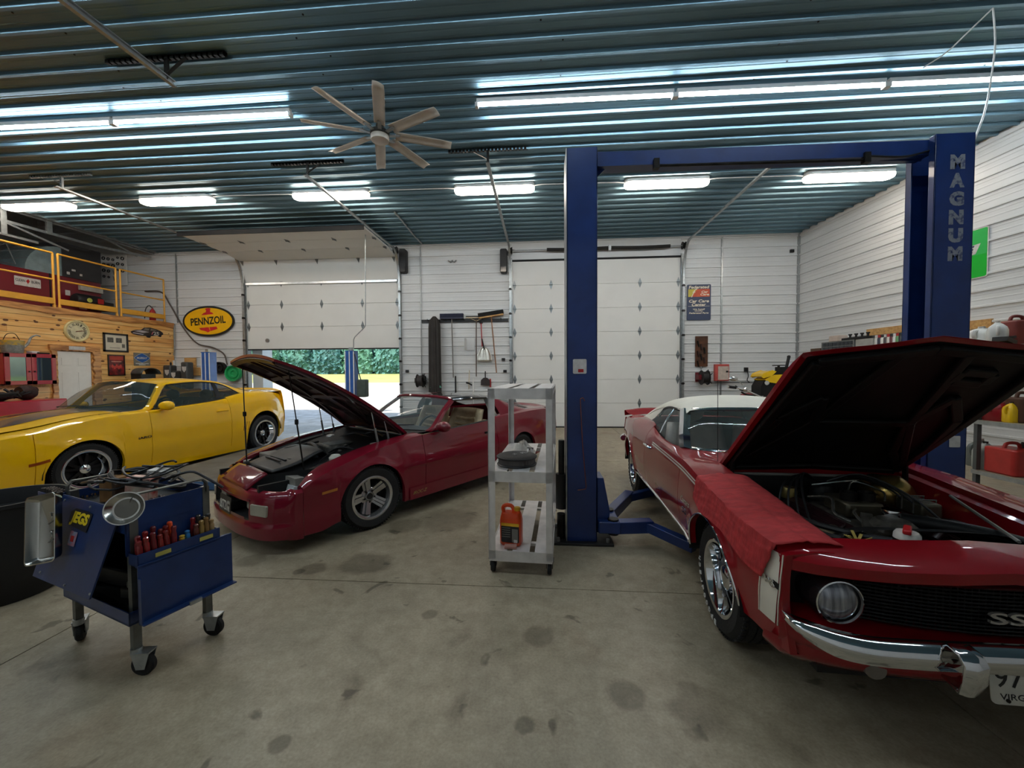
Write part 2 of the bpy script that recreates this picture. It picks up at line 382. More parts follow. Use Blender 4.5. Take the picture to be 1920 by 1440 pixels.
for i, (a, b_) in enumerate(zip(path, path[1:])):
    n_ = Vector((b_[1] - a[1], -(b_[0] - a[0]))); n_ = Vector((-abs(n_[0]), -abs(n_[1])))
    dpanel(d1, a, b_, n_, DX0 + .02, DX1 - .02, i < 3)
MB().bb((DX0 + .02, yd - 2.25, 5.03), (DX1 - .02, yd - 2.225, 5.135)).obj('top_seal', RUBBER, d1)
MB().bar((DX0 + .05, yd - .045, 4.33), (DX1 - .05, yd - .045, 4.33), .05, .06).obj('strut', mat('bright zinc', (236, 240, 242), .3, .6), d1)
MB().cyl((-8.35, yd - .03, 2.62), (-8.35, yd, 2.62), .06, n=16).obj('lock', GALV, d1)
MB().bb((DX0 + .02, yd - .01, 2.325), (DX1 - .02, yd + .03, 2.36)).obj('seal', RUBBER, d1)
d2 = thing('door_2', 'closed white sectional overhead door behind the blue lift post', 'garage door'); d2['kind'] = 'structure'; del d2['category']
hz = (EZ - .03) / 7
for k in range(7): dpanel(d2, (yd, .03 + k * hz), (yd, .03 + (k + 1) * hz), (-1, 0), EX0 + .02, EX1 - .02, k < 6)
MB().bb((EX0 + .02, yd - .01, 0), (EX1 - .02, yd + .03, .03)).obj('seal', RUBBER, d2)
MB().bb((EX0, yd - .02, EZ), (EX1, yd + .02, EZ + .05)).obj('top_gap', RUBBER, d2)
def track(x, s, yend, lab, zt=5.15):
    t = thing('door_track', lab, 'door track')
    pts = [Vector((x, yd - .07, z)) for z in (0, 4.2)] + [Vector((x, yd - .07 - .42 * (1 - cos(a)), 4.2 + (zt - 4.2) * sin(a))) for a in [pi / 2 * i / 8 for i in range(1, 9)]] + [Vector((x, yend, zt))]
    b = MB(); b.grid([[p + Vector((ox, oy, oz)) for ox, oy, oz in ((-.028, 0, 0), (-.028, -.03, -.03), (.028, -.03, -.03), (.028, 0, 0))] for p in pts], cu=True)
    b.obj('rail', GALV, t)
    MB().bb((x - s * .02 - .035, yd - .03, 0), (x - s * .02 + .035, yd, 4.9)).obj('jamb_angle', GALV, t)
    for z in (.6, 1.27, 1.95, 2.62, 3.3, 4.0): MB().bb((x - .03, yd - .11, z - .03), (x + .03, yd - .05, z + .03)).cyl((x - .05, yd - .08, z), (x + .05, yd - .08, z), .012, n=8).obj('roller_bracket', DARKST, t)
    return t
def hanger(x, yc, zt, lab, s=1, ang=.9, dark=False):
    "perforated angle on the ceiling with a drop leg and a brace down to the track end"
    t = thing('track_hanger', lab, 'hanger', (x, yc, CEIL)); mt = DARKST if dark else GALV
    b = MB(); n = 22
    for k in range(n): b.bb((-.9 * ang + 1.8 * ang * k / n, -.02, -.05), (-.9 * ang + 1.8 * ang * (k + .62) / n, .02, -.01))
    b.bb((-.9 * ang, .018, -.05), (.9 * ang, .022, -.008)).bb((-.9 * ang, -.02, -.012), (.9 * ang, .022, -.008)); b.obj('angle_iron', mt, t)
    MB().bar((0, 0, -.03), (0, 0, zt - CEIL), .04, .012).bar((0, .02, zt - CEIL), (0, .02, -.03), .012, .04).obj('drop_leg', mt, t)
    MB().bar((.26 * s, 0, -.04), (.01, 0, zt - CEIL + .06), .035, .008).obj('brace', mt, t)
    return t
track(DX0 - .03, -1, 6.72, 'galvanized track at the left side of the half open door')
track(DX1 + .03, 1, 6.72, 'galvanized track at the right side of the half open door')
track(EX0 - .04, -1, 6.60, 'galvanized track at the left side of the closed door')
track(EX1 + .04, 1, 6.90, 'galvanized track at the right side of the closed door')
MB().bar((-4.6, -3.6, 5.12), (-4.44, 4.5, 5.12), .06, .05)
fr = thing('door_track', 'galvanized track of a door behind the viewer, upper left corner', 'door track')
b = MB(); b.bar((-4.62, -3.6, 5.12), (-4.44, 4.5, 5.12), .012, .07).bar((-4.60, -3.6, 5.09), (-4.42, 4.5, 5.09), .05, .012).bar((-4.60, -3.6, 5.155), (-4.42, 4.5, 5.155), .03, .01); b.obj('rail', GALV, fr)
hanger(-4.45, 4.42, 5.12, 'dark perforated hanger holding the front track end above the tool cart bay', 1, .85, True)
hanger(DX0 - .03, 6.8, 5.15, 'hanger holding the leftmost track end over the loft', -1, .7)
hanger(DX1 + .03, 6.78, 5.15, 'hanger holding the track end just left of the ceiling fan', 1, .75, True)
hanger(EX0 - .04, 6.65, 5.15, 'hanger holding the track end right of the ceiling fan', -1, .75, True)
hanger(EX1 + .04, 6.95, 5.15, 'bright hanger above the blue lift crossbeam', 1, .7)
# torsion shaft above the closed door
t = thing('torsion_spring', 'torsion shaft with black springs above the closed door', 'spring', (0, D - .16, 5.08))
MB().cyl((EX0 - .1, 0, 0), (EX1 + .1, 0, 0), .014, n=10).obj('shaft', GALV, t)
for x0, x1 in ((.15, 1.86), (1.95, 3.55)):
    MB().tube([(x0 + (x1 - x0) * k / 14, 0, -.015 * sin(pi * k / 14)) for k in range(15)], .045, 12).obj('spring', mat('black coil', (30, 27, 25), .55, bump=.5, bs=40, stretch=(12, .2, .2)), t)
for x in (EX0 - .02, EX1 + .02): MB().lathe([(.02, -.05), (.1, -.05), (.1, -.03), (.08, -.02), (.08, .02), (.1, .03), (.1, .05), (.02, .05)], 20, 'x', (x, 0, 0)).obj('cable_drum', DARKST, t)
MB().bb((1.87, -.03, -.07), (1.94, .1, .07)).obj('centre_bracket', GALV, t)
t = thing('torsion_spring', 'torsion shaft end beside the half open door opener', 'spring', (0, D - .16, 5.20))
MB().cyl((DX0 - .05, .02, 0), (DX1 + .0, .02, 0), .014, n=10).obj('shaft', GALV, t)
for x in (DX0 + .02, DX1 - .06): MB().lathe([(.02, -.05), (.1, -.05), (.1, -.03), (.08, -.02), (.08, .02), (.1, .03), (.1, .05), (.02, .05)], 20, 'x', (x, 0.02, 0)).obj('cable_drum', DARKST, t)
for px, lab in ((756.5, 'black wall mounted opener box right of the half open door'), (944.5, 'black wall mounted opener box left of the closed door')):
    p = at(px, 490, Y=D - .12); o = thing('door_opener', lab, 'door opener', (p.x, D - .12, p.z))
    MB().prism(rrect(.2, .68, .05), -.11, .09, Matrix.Rotation(pi / 2, 4, 'X')).obj('housing', BLACKM, o, bevel=.01)
    MB().bb((-.075, -.115, -.32), (.075, -.09, -.18)).obj('lens_cover', mat('smoked lens', (60, 60, 62), .15), o)
    MB().bb((-.06, .0, .26), (.06, .12, .31)).obj('wall_bracket', GALV, o)
# ================================================================ outside
og = MB().bb((-60, D + .15, -.25), (60, 62, -.04)).obj('driveway', mat('pale gravel', (206, 200, 188), .9, vs=3, col2=(176, 168, 152), bump=.6, bs=20), kind='structure')
MB().add([(-160, 62, -.06), (160, 62, -.06), (160, 150, 1.3), (-160, 150, 1.3)], [(0, 1, 2, 3)]).obj('lawn', mat('mown grass', (166, 164, 96), .9, vs=.15, col2=(136, 148, 76), bump=.5, bs=4), kind='structure')
LEAF = [mat('foliage %d' % i, c, .7, var=.25, vs=.6) for i, c in enumerate([(74, 122, 112), (88, 138, 116), (64, 110, 108)])]  # teal leaf colours, distance haze is mixed into them
for i in range(19):
    x = -128 + i * 6.0; y = 140 + 7.5 * (i % 2); h = rnd.uniform(13, 17)
    t = thing('broadleaf_tree', 'green tree in the far tree line beyond the mown field', 'tree', (x, y, 1.1), group='tree line seen through the open door')
    MB().tube([(0, 0, -.5), (.1, 0, h * .3), (0, .1, h * .6)], [.35, .28, .15], 7).obj('trunk', WOOD, t)
    b = MB()
    for k in range(900):
        a = rnd.uniform(0, 2 * pi); zz = rnd.random() ** .8; rr = 6.1 * (1 - .45 * zz ** 3) * rnd.uniform(.72, 1) * (1 + .12 * sin(5 * a + 9 * zz))
        c = Vector((rr * cos(a), rr * sin(a) * .5, -.6 + zz * (h + .6))); q = rnd.uniform(.35, .8); u = Vector((rnd.gauss(0, 1), rnd.gauss(0, 1), rnd.gauss(0, 1))).normalized(); v = u.orthogonal().normalized()
        b.add([c + u * q, c + v * q, c - u * q, c - v * q], [(0, 1, 2, 3)])
    b.ball((0, 0, h * .48), (5.4, 2.4, h * .52), 14, 10).ball((0, .5, h * .2), (6.3, 2.2, h * .3), 14, 8)
    b.obj('crown', LEAF[i % 3], t, smooth=0)
MB().bb((DX0 + .02, D + .16, 0), (DX0 + .35, D + .6, 3.5)).obj('trim_5', mat('white trim', 0), kind='structure')
# jambs of the left opening
MB().bb((DX0 - .06, D - .02, 0), (DX0 + .0, D + .15, DZ)).bb((DX1, D - .02, 0), (DX1 + .06, D + .15, DZ)).obj('trim_6', mat('white trim', 0), kind='structure')
# ================================================================ ceiling lights
LEDM = mat('led tube', (232, 246, 255),   .3, emit=30, var=0)
HALO = mat('lens diffuser lit', (255, 240, 222), .3, emit=11, var=0)
HOUS = mat('white fixture body', (225, 225, 222), .4, var=.03)
def strip(x0, x1, y, lab, dy=0):
    L = x1 - x0; t = thing('led_strip_light', lab, 'strip light', ((x0 + x1) / 2, y, CEIL - .082), (0, 0, dy))
    MB().bb((-L / 2, -.03, -.005), (L / 2, .03, .05)).obj('housing', HOUS, t)
    MB().tube([(-L / 2 + .03, 0, -.022), (L / 2 - .03, 0, -.022)], .021, 10).obj('tube', LEDM, t)
    for s in (-1, 1): MB().bb((s * L / 2 - .02, -.034, -.06), (s * L / 2 + .02, .034, .0)).obj('end_cap', HOUS, t)
dy = .014
for x0, x1, lab in ((-9.1, -6.39, 'cyan white strip light, leftmost of the row on the ceiling'), (-6.35, -3.62, 'cyan white strip light ending beside the ceiling fan'),
                    (-.9, 1.80, 'cyan white strip light starting right of the ceiling fan'), (1.84, 4.52, 'cyan white strip light above the lift crossbeam'), (4.56, 7.2, 'cyan white strip light at the right edge of the photo')):
    strip(x0 * .98, x1 * .98, (5.55 + dy * (x0 + x1) / 2) * .98, lab, dy)
for y, xs in ((1.9, (-8.6, -5.2, -1.8, 1.6)), (-1.6, (-8.6, -5.2))):  # unseen rows, added to brighten the room
    for x0 in xs:
        strip(x0, x0 + 2.7, y, 'added strip light of the unseen rows over and behind the viewer')
for o in [o for o in COL.objects if o.get('label') == 'added strip light of the unseen rows over and behind the viewer']: o['group'] = 'added strip lights out of view'
FX = [(-11.25, 8.03, 'oblong ceiling light over the loft edge, leftmost of its row'), (-7.92, 8.04, 'oblong ceiling light second from the left, over the yellow car'), (-4.46, 8.09, 'oblong ceiling light crossed by the right track of the half open door'),
      (-.97, 8.13, 'oblong ceiling light crossed by the left track of the closed door'), (2.51, 8.18, 'oblong ceiling light seen under the middle of the lift crossbeam'), (5.98, 8.21, 'oblong ceiling light nearest the right wall')]
pf = None
for x, y, lab in FX:
    x *= .975; y *= .975
    t = thing('ceiling_light', lab, 'ceiling light', (x, y, CEIL), (0, 0, .012))
    sh = rrect(1.62, .24, .10, 5)
    MB().prism(sh, -.09, -.0).obj('housing', HOUS, t, bevel=.01)
    b = MB(); rows = []
    for k, (q, z) in enumerate(((1, -.085), (.985, -.12), (.93, -.145), (.8, -.155))): rows.append([(px_ * (1 - (1 - q) * .25), py_ * q, z) for px_, py_ in sh])
    b.grid(rows, cu=True); b.add(rows[-1], [tuple(range(len(sh)))]); b.obj('lens', HALO, t)
    if pf:
        MB().tube([(pf[0] + .8, pf[1], CEIL - .05), (pf[0] + .95, pf[1], CEIL - .035), (x - .95, y, CEIL - .035), (x - .8, y, CEIL - .05)], .011, 6).obj('conduit', HOUS, t).matrix_parent_inverse = Matrix.LocRotScale((x, y, CEIL), Euler((0, 0, .012)), None).inverted()
    pf = (x, y)
# ================================================================ ceiling fan
t = thing('ceiling_fan', 'large eight blade pale ceiling fan hanging on a short rod', 'ceiling fan', (-2.23, 5.35, 4.9))
FANM = mat('pale fan metal', (206, 198, 186), .4, .25, var=.05)
MB().lathe([(0, -.075), (.09, -.075), (.118, -.065), (.122, -.05), (.122, 0)], 32).obj('hub_cap', FANM, t)
MB().lathe([(.115, 0), (.13, .005), (.13, .05), (.10, .075), (.06, .085), (.05, .15), (.0, .15)], 32).obj('motor', mat('dark brushed steel', (96, 92, 86), .35, .8), t)
MB().cyl((0, 0, .1), (0, 0, .5), .022, n=12).lathe([(.03, .40), (.075, .42), (.085, .5)], 20).obj('rod', DARKST, t)
for k in range(8):
    a = 2 * pi * k / 8 + .38; b = MB().at(Matrix.Rotation(a, 4, 'Z')); rows = []
    for i in range(7):
        r = .21 + .78 * i / 6; w = .145 if i < 6 else .13; pit = radians(14)
        rows.append([(r, -w / 2 * cos(pit) + w * j / 6 * cos(pit), .03 + (w / 2 - w * j / 6) * sin(pit) + .014 * sin(pi * j / 6) ) for j in range(7)])
    b.grid(rows); b.obj('blade', FANM, t, solid=.006)
    b = MB().at(Matrix.Rotation(a, 4, 'Z')); b.bar((.1, 0, .02), (.27, 0, .045), .05, .012); b.obj('blade_arm', GALV, t)
# ================================================================ car kit
GLASS = glassmat('tinted car glass', (70, 84, 82), .42)
CLEARG = glassmat('clear car glass', (150, 168, 170), .22)
DARKIN = mat('dark cabin trim', (30, 30, 32), .6, var=.2)
WELL = mat('wheel well undercoat', (18, 18, 18), .8, var=.2)
TIRE = mat('tyre rubber', (30, 30, 31), .68, var=.15, bump=.3, bs=90)
class Body:
    "car body described by functions: half width, sill line, shoulder line, side inset, wheel arches"
    def __init__(s, hw, zb, zt, ins, arches, flare=.0):
        s.hw, s.zb, s.zt, s.ins, s.ar, s.fl = hw, zb, zt, ins, arches, flare
    def W(s, y, z):
        w = itp(s.hw, y) - s.ins(y, z)
        for c, zc, R in s.ar:
            d = hypot(y - c, z - zc)
            if d > R - .02 and z > zc - .1: w += s.fl * math.exp(-((d - R) / .05) ** 2)
        return w
    def low(s, y):
        z = itp(s.zb, y)
        for c, zc, R in s.ar:
            if abs(y - c) < R: z = max(z, zc + sqrt(R * R - (y - c) ** 2))
        return z
    def panel(s, name, par, m, sg, y0, y1, top=None, nz=12, ds=.05, g=.0035, tops=None):
        y0 += g; y1 -= g; ys = [y0 + (y1 - y0) * k / max(2, int((y1 - y0) / ds)) for k in range(max(2, int((y1 - y0) / ds)) + 1)]
        for c, zc, R in s.ar:
            ys = [y for y in ys if abs(y - c) > R + .004 or not (y0 < c - R or y1 > c + R)]
            ys += [c - R * cos(pi * k / 20) for k in range(21)] + [c - R - .002, c + R + .002]
        ys = sorted(set(round(y, 4) for y in ys if y0 <= y <= y1) | {round(y0, 4), round(y1, 4)})
        cols = []
        for y in ys:
            zl, zh = s.low(y), itp(s.zt, y)
            zl = min(zl, zh - .01)
            c = [(s.W(y, zl) - .04, y, zl + .004), (s.W(y, zl), y, zl)]
            c += [(s.W(y, zl + (zh - zl) * k / nz), y, zl + (zh - zl) * k / nz) for k in range(1, nz + 1)]
            if top:
                wi, zi = top(y); ws = s.W(y, zh)
                for k in range(1, 6):
                    t = k / 5; c.append((ws + (wi - ws) * t, y, zh + (zi - zh) * (1 - (1 - t) ** 2)))
                c.append((wi, y, zi - .035))
            cols.append([(sg * a, b, d) for a, b, d in c])
        inn = lambda col: [(a - sg * .03, b, d - (.02 if i > nz + 1 else 0)) for i, (a, b, d) in enumerate(col)]
        return MB().grid([inn(cols[0])] + cols + [inn(cols[-1])]).obj(name, m, par, smooth=32)
    def strip(s, name, par, m, sg, rows, off=.002, **kw):
        "rows of (y, z) laid on the side skin"
        return MB().grid([[(sg * (s.W(y, z) + off), y, z) for y, z in r] for r in rows]).obj(name, m, par, **kw)
    def well(s, par, sg, depth=.34, r=0):
        for c, zc, R in s.ar:
            w0 = s.W(c, zc + R) - .03; b = MB(); n = 20; R2 = R + .025
            a = [pi * k / n for k in range(n + 1)]
            b.grid([[(sg * (w0 - q), c + R2 * cos(t), zc + R2 * sin(t)) for t in a] for q in (0, depth)])
            b.add([(sg * (w0 - depth), c + R2 * cos(t), zc + R2 * sin(t)) for t in a], [tuple(range(n + 1))])
            b.obj('wheel_well', WELL, par)
def sym(pts): return [(-w, y, z) for w, y, z in reversed(pts) if abs(w) > 1e-6] + list(pts)
def wheel(par, w, y, R, wid, rr, kind, sg, steer=0, zc=None, white=None):
    "tyre (the wheel part itself) with rim parts; local x = outward axis"
    zc = R if zc is None else zc
    hw = wid / 2; pr = [(rr - .015, -hw * .85), (rr + .01, -hw * .95), ((R + rr) / 2, -hw * 1.04), (R - .03, -hw * .95), (R - .008, -hw * .80)]
    for k in range(4):
        a = -hw * .72 + hw * 1.44 * k / 4; e = hw * 1.44 / 4
        pr += [(R, a), (R, a + e * .78), (R - .009, a + e * .8), (R - .009, a + e * .98)]
    pr += [(R - .008, hw * .80), (R - .03, hw * .95), ((R + rr) / 2 + .02, hw * 1.04), (rr + .03, hw * 1.0), (rr + .01, hw * .95), (rr - .015, hw * .85)]
    o = MB().lathe(pr, 56, 'x').obj('wheel', TIRE, par, smooth=40)
    o.location = (sg * w - sg * hw, y, zc); o.rotation_euler = (0, 0, (0 if sg > 0 else pi) + steer)
    tb = MB(); n = 72
    for k in range(n):
        a = 2 * pi * k / n; tb.at(Matrix.Rotation(a, 4, 'X'))
        for j in (-1, 1): tb.bb((j * hw * .80 - .012, -.007, R - .012), (j * hw * .80 + .012, .007, R - .001))
    q = tb.obj('tread_lugs', TIRE, o, smooth=0); q['kind'] = 'stuff'
    if kind == 'rally':
        MB().lathe([(rr - .012, hw * .9), (rr + .012, hw * .98), (rr + .006, hw * 1.0), (rr - .01, hw * .96), (rr - .03, hw * .5), (rr - .035, -.02), (rr - .055, -.03)], 56, 'x').obj('trim_ring', CHROME, o)
        MB().lathe([(rr - .055, -.035), (rr - .075, -.005), (.09, .02), (.085, .05), (.0, .055)], 40, 'x').obj('rim', mat('grey wheel paint', (120, 122, 126), .35, .6), o)
        MB().lathe([(.075, .045), (.07, .085), (.05, .095), (0, .097)], 30, 'x').obj('cap', CHROME, o)
        for k in range(5):
            a = 2 * pi * k / 5; MB().at(Matrix.Rotation(a, 4, 'X')).prism([(-.022, .105), (.022, .105), (.03, .155), (-.03, .155)], .0, .022, Matrix(((0, 0, 1, 0), (1, 0, 0, 0), (0, 1, 0, 0), (0, 0, 0, 1)))).obj('slot', BLACKM, o)
            MB().at(Matrix.Rotation(a + .6, 4, 'X')).cyl((.02, .09, 0), (.06, .09, 0), .012, n=6).obj('lug_nut', CHROME, o)
    elif kind == 'five':
        MB().lathe([(rr - .012, hw * .9), (rr + .01, hw * .97), (rr + .0, hw * .99), (rr - .018, hw * .93), (rr - .03, hw * .4), (rr - .04, -.04), (0, -.05)], 56, 'x').obj('rim', mat('machined alloy rim', (204, 204, 205), .22, .85), o)
        MB().lathe([(rr - .034, hw * .45), (rr - .036, -.036), (0.01, -.045)], 48, 'x').obj('rim_shadow', mat('painted spoke shade', (22, 22, 24), .6, .2), o)  # near-black sheet, shade between the spokes put into its colour
        for k in range(5):
            a = 2 * pi * k / 5 + .31; b = MB().at(Matrix.Rotation(a, 4, 'X'))
            for u0, u1, x in ((-.064, -.026, .0), (-.019, .019, .014), (.026, .064, .0)):
                b.add([(.03 + x, u0 * .6, .05), (.03 + x, u1 * .6, .05), (hw * .62 + x, u1 * .76, rr - .035), (hw * .62 + x, u0 * .76, rr - .035),
                       (-.02, u0 * .6, .05), (-.02, u1 * .6, .05), (hw * .3, u1 * .76, rr - .02), (hw * .3, u0 * .76, rr - .02)],
                      [(0, 1, 2, 3), (0, 4, 5, 1), (1, 5, 6, 2), (2, 6, 7, 3), (3, 7, 4, 0)])
            b.obj('spoke', mat('machined alloy rim', 0), o, smooth=0)
            MB().at(Matrix.Rotation(a + .63, 4, 'X')).cyl((.0, .058, 0), (.045, .058, 0), .013, n=6).obj('lug_nut', DARKST, o)
        MB().lathe([(.095, .0), (.09, .028), (.07, .034), (.0, .034)], 30, 'x').obj('hub', mat('machined alloy rim', 0), o)
        MB().lathe([(.052, .02), (.048, .05), (.04, .06), (.037, .05), (0, .05)], 28, 'x').obj('cap', mat('machined alloy rim', 0), o)
        MB().lathe([(.034, .052), (0, .056)], 20, 'x').obj('emblem', BLACKM, o)
    else:
        MB().lathe([(rr - .012, hw * .9), (rr + .014, hw * .98), (rr + .004, hw * 1.0), (rr - .02, hw * .94), (rr - .04, hw * .45), (rr - .055, hw * .3), (rr - .06, -.03)], 56, 'x').obj('rim', CHROME, o)
        MB().lathe([(rr - .058, 0.0), (0, -.03)], 40, 'x').obj('brake_shadow', mat('painted spoke shade', 0), o)  # dark disc standing in for the shade behind the spokes
        for k in range(10):
            a = 2 * pi * (k // 2) / 5 + (.22 if k % 2 else -.22); MB().at(Matrix.Rotation(a, 4, 'X')).add(
                [(.05, -.02, .05), (.05, .02, .05), (hw * .3, .013, rr - .05), (hw * .3, -.013, rr - .05), (.0, -.02, .05), (.0, .02, .05), (-.0, .013, rr - .05), (-.0, -.013, rr - .05)],
                [(0, 1, 2, 3), (0, 4, 5, 1), (1, 5, 6, 2), (2, 6, 7, 3), (3, 7, 4, 0)]).obj('spoke', mat('black wheel spoke', (30, 30, 32), .3, .5), o, smooth=0)
        MB().lathe([(.062, .02), (.058, .07), (.03, .085), (0, .087)], 24, 'x').obj('cap', CHROME, o)
    if white:
        for body, a0, da in white:
            for i, ch in enumerate(body):
                if ch == ' ': continue
                a = a0 - da * i; r = (R + rr) / 2 + .012
                u = Vector((0, cos(a), sin(a))); tx = Vector((0, sin(a), -cos(a)))
                # seen from outside (+x), the text runs clockwise, letters pointing outwards
                m = frame(Vector((hw * 1.035, 0, 0)) + u * r, -tx if False else Vector((0, -sin(a), cos(a))) * -1, (1, 0, 0))
                yv = Vector((1, 0, 0)).cross(Vector((0, sin(a), -cos(a))))
                text('lettering', ch, .032, mat('white tyre letter', (225, 225, 220), .6), o, m, w=.028, ext=.003, bold=.02)
    return o
def seat(par, w, y, z, m, recl=.35, wid=.5, head=True, hm=None):
    b = MB(); rows = []
    for i in range(9):
        t = i / 8; zz = .0 + (.60 if head else .66) * t; yy = zz * math.tan(recl) ; ww = wid / 2 * (1 - .25 * max(0, t - .4) / .6)
        rows.append([(a * ww, yy + .05 * (1 - abs(a) ** 2) - .10 * (abs(a) ** 4), zz) for a in (-1, -.85, -.6, -.3, 0, .3, .6, .85, 1)])
    b.grid(rows)
    o = b.obj('seat', m, par, solid=.10, loc=(w, y, z)); 
    c = MB(); rows = [[(a * wid / 2, -.5 + .5 * k / 6, .06 + .05 * sin(pi * k / 6) + .05 * abs(a) ** 3) for a in (-1, -.8, -.4, 0, .4, .8, 1)] for k in range(7)]
    c.grid(rows); c.obj('cushion', m, o, solid=.14)
    if not head:
        for k in range(6): MB().tube(cr([(-wid * .33 + .0 * k, .03 + (.12 + .075 * k) * math.tan(recl) * .9 - .03, .12 + .08 * k), (0, .02 + (.10 + .08 * k) * math.tan(recl) * .95, .10 + .08 * k), (wid * .33, .03 + (.12 + .075 * k) * math.tan(recl) * .9 - .03, .12 + .08 * k)], 8), .022, 8).obj('bolster', m, o)
    if head: MB().ball((0, .25 * recl * 2.4 + .05, .70), (.14, .06, .10), 14, 10).obj('headrest', hm or m, o)
    return o
def ribbon(name, par, m, pts, w, h, up=(0, 0, 1), **kw):
    b = MB()
    for a, c in zip(pts, pts[1:]): b.bar(a, c, w, h, up)
    return b.obj(name, m, par, **kw)
def mirror(par, sg, m, w, y, z, s=1.0):
    b = MB(); n0 = 0
    b.ball((0, 0, 0), (.11 * s, .075 * s, .065 * s), 18, 12)
    for i, v in enumerate(b.v):
        x, yy, zz = v
        if yy > .035 * s: yy = .035 * s
        b.v[i] = (x, yy - .02 * abs(x), zz * (1 + .8 * sg * x))
    o = b.obj('mirror', m, par, loc=(sg * (w + .11 * s), y, z))
    MB().add([(-sg * .2 * s, .02, -.075 * s), (-sg * .05 * s, -.02, -.03 * s), (-sg * .05 * s, .03, -.03 * s), (-sg * .2 * s, .06, -.075 * s), (-sg * .2 * s, .02, -.045 * s), (-sg * .05 * s, -.02, .01 * s), (-sg * .05 * s, .03, .01 * s), (-sg * .2 * s, .06, -.045 * s)],
             [(0, 1, 2, 3), (4, 7, 6, 5), (0, 4, 5, 1), (1, 5, 6, 2), (2, 6, 7, 3), (3, 7, 4, 0)]).obj('stalk', m, o)
    MB().prism(rrect(.17 * s, .10 * s, .04 * s), 0, .004, frame((0, .036 * s, 0), (-1, 0, 0), (0, 1, 0))).obj('mirror_glass', CHROME, o)
    return o
# ================================================================ maroon 1980s wedge coupe, bonnet raised
MAR = mat('maroon clearcoat', (118, 16, 36), .42, coat=1.0, var=.05, vs=3, spec=.12)
TAN = mat('tan leather', (186, 166, 132), .5, var=.10, vs=14, bump=.15)
GREYM = mat('dusty engine grey', (112, 110, 104), .55, .35, var=.3, vs=25)
HOSE = mat('engine rubber hose', (26, 26, 27), .5, var=.2)
A3 = radians(-33.4)
iroc = thing('maroon_coupe', 'maroon 1980s wedge nosed coupe with its bonnet raised, facing the tool cart', 'car', (-2.50, 4.339, 0), A3)
def ins3(y, z):
    if z >= .60: return (z - .60) * .22 + (.10 * (z - .6) ** 2)
    if z > .34: return (.60 - z) * .05
    return .013 - .008
B3 = Body(hw=[(-1.0, .735), (-.92, .79), (-.8, .835), (-.6, .875), (-.3, .905), (0, .92), (.5, .92), (1.5, .92), (2.5, .925), (3.2, .89), (3.72, .82)],
          zb=[(-1.0, .15), (-.52, .15), (-.34, .19), (.45, .19), (2.1, .20), (2.3, .26), (3.0, .28), (3.72, .36)],
          zt=[(-1.0, .54), (-.8, .55), (-.66, .575), (-.58, .625), (-.5, .665), (-.3, .725), (0, .80), (.3, .845), (.7, .885), (1.2, .905), (1.75, .925), (2.1, .95), (2.5, .972), (3.0, .985), (3.5, .975), (3.72, .955)],
          ins=ins3, arches=[(.03, .31, .365), (2.62, .32, .37)], flare=.012)
def hs3(y): return itp([(-.66, .775), (-.60, .735), (-.5, .685), (-.38, .655), (-.2, .66), (.3, .68), (.7, .69)], y)
def top3(y): return (hs3(y), itp(B3.zt, y) + .018)
for sg in (1, -1):
    f = B3.panel('front_fender', iroc, MAR, sg, -.66, .70, top3, ds=.03)
    d = B3.panel('door', iroc, MAR, sg, .70, 2.02)
    q = B3.panel('rear_quarter', iroc, MAR, sg, 2.02, 3.74, lambda y: (itp([(2.0, .74), (2.6, .70), (3.1, .66), (3.74, .60)], y), itp(B3.zt, y) + .03))
    B3.strip('side_moulding', iroc, MAR, sg, [[(.44 + 1.74 * k / 20, z) for k in range(21)] for z in (.552, .565)], .006)
    B3.strip('skirt', iroc, MAR, sg, [[(.46 + 1.74 * k / 20, z) for k in range(21)] for z in (.19, .26, .318, .325)], .014)
    B3.well(iroc, sg)
    MB().bb((-.02, -.09, -.012), (.02, .09, .012)).obj('door_handle', BLACKM, d, loc=(sg * B3.W(1.86, .78), 1.86, .78))
    B3.strip('marker_lamp', iroc, mat('amber lens', (196, 120, 48), .25, coat=.5), sg, [[(-.50, z), (-.36, z + .012)] for z in (.487, .512)], .004)
    mirror(iroc, sg, MAR, .80, .98, .955, 1.0)
part([o for o in COL.objects if o.parent == iroc and o.name.startswith('door')][0], 'driver side door')
for ww, txt in ((1, 'IROC-Z'),):
    yy, zz = .60, .262; p = Vector((B3.W(yy, zz) + .017, yy, zz))
    text('lettering', txt, .035, mat('gold script', (190, 160, 96), .4, .5), iroc, frame(p, (0, 1, 0), (1, 0, 0)), w=.2, slant=.4)
# nose: lofted fascia in plan-following rings
SN = [(0, -.985), (.3, -.975), (.5, -.945), (.63, -.905), (.73, -.845), (.79, -.775)]
def ring3(z, ds=0, k=1.0):
    half = [(w * k, s + ds, z) for w, s in SN] + [(B3.W(y, max(z, .17)), y, z) for y in (-.72, -.66)]
    c = [tuple(p) for p in cr(half, 26)]
    return sym(c)
MB().grid([ring3(z, ds, k) for z, ds, k in ((.145, .05, .97), (.13, .0, .99), (.14, -.02, 1), (.235, -.025, 1.0), (.262, -.02, 1), (.275, -.005, 1), (.29, -.005, 1))]).obj('front_air_dam', MAR, iroc, smooth=50)
fb = MB(); fb.grid([ring3(z, ds, k) for z, ds, k in ((.29, -.005, 1), (.31, -.005, 1), (.36, -.005, 1), (.41, .0, 1), (.455, .005, 1), (.48, .01, 1), (.505, .017, .995), (.53, .03, .99), (.545, .045, .985))])
fb.f = [f for f in fb.f if not (abs(sum(fb.v[i][0] for i in f) / 4) < .45 and .30 < sum(fb.v[i][2] for i in f) / 4 < .465)]
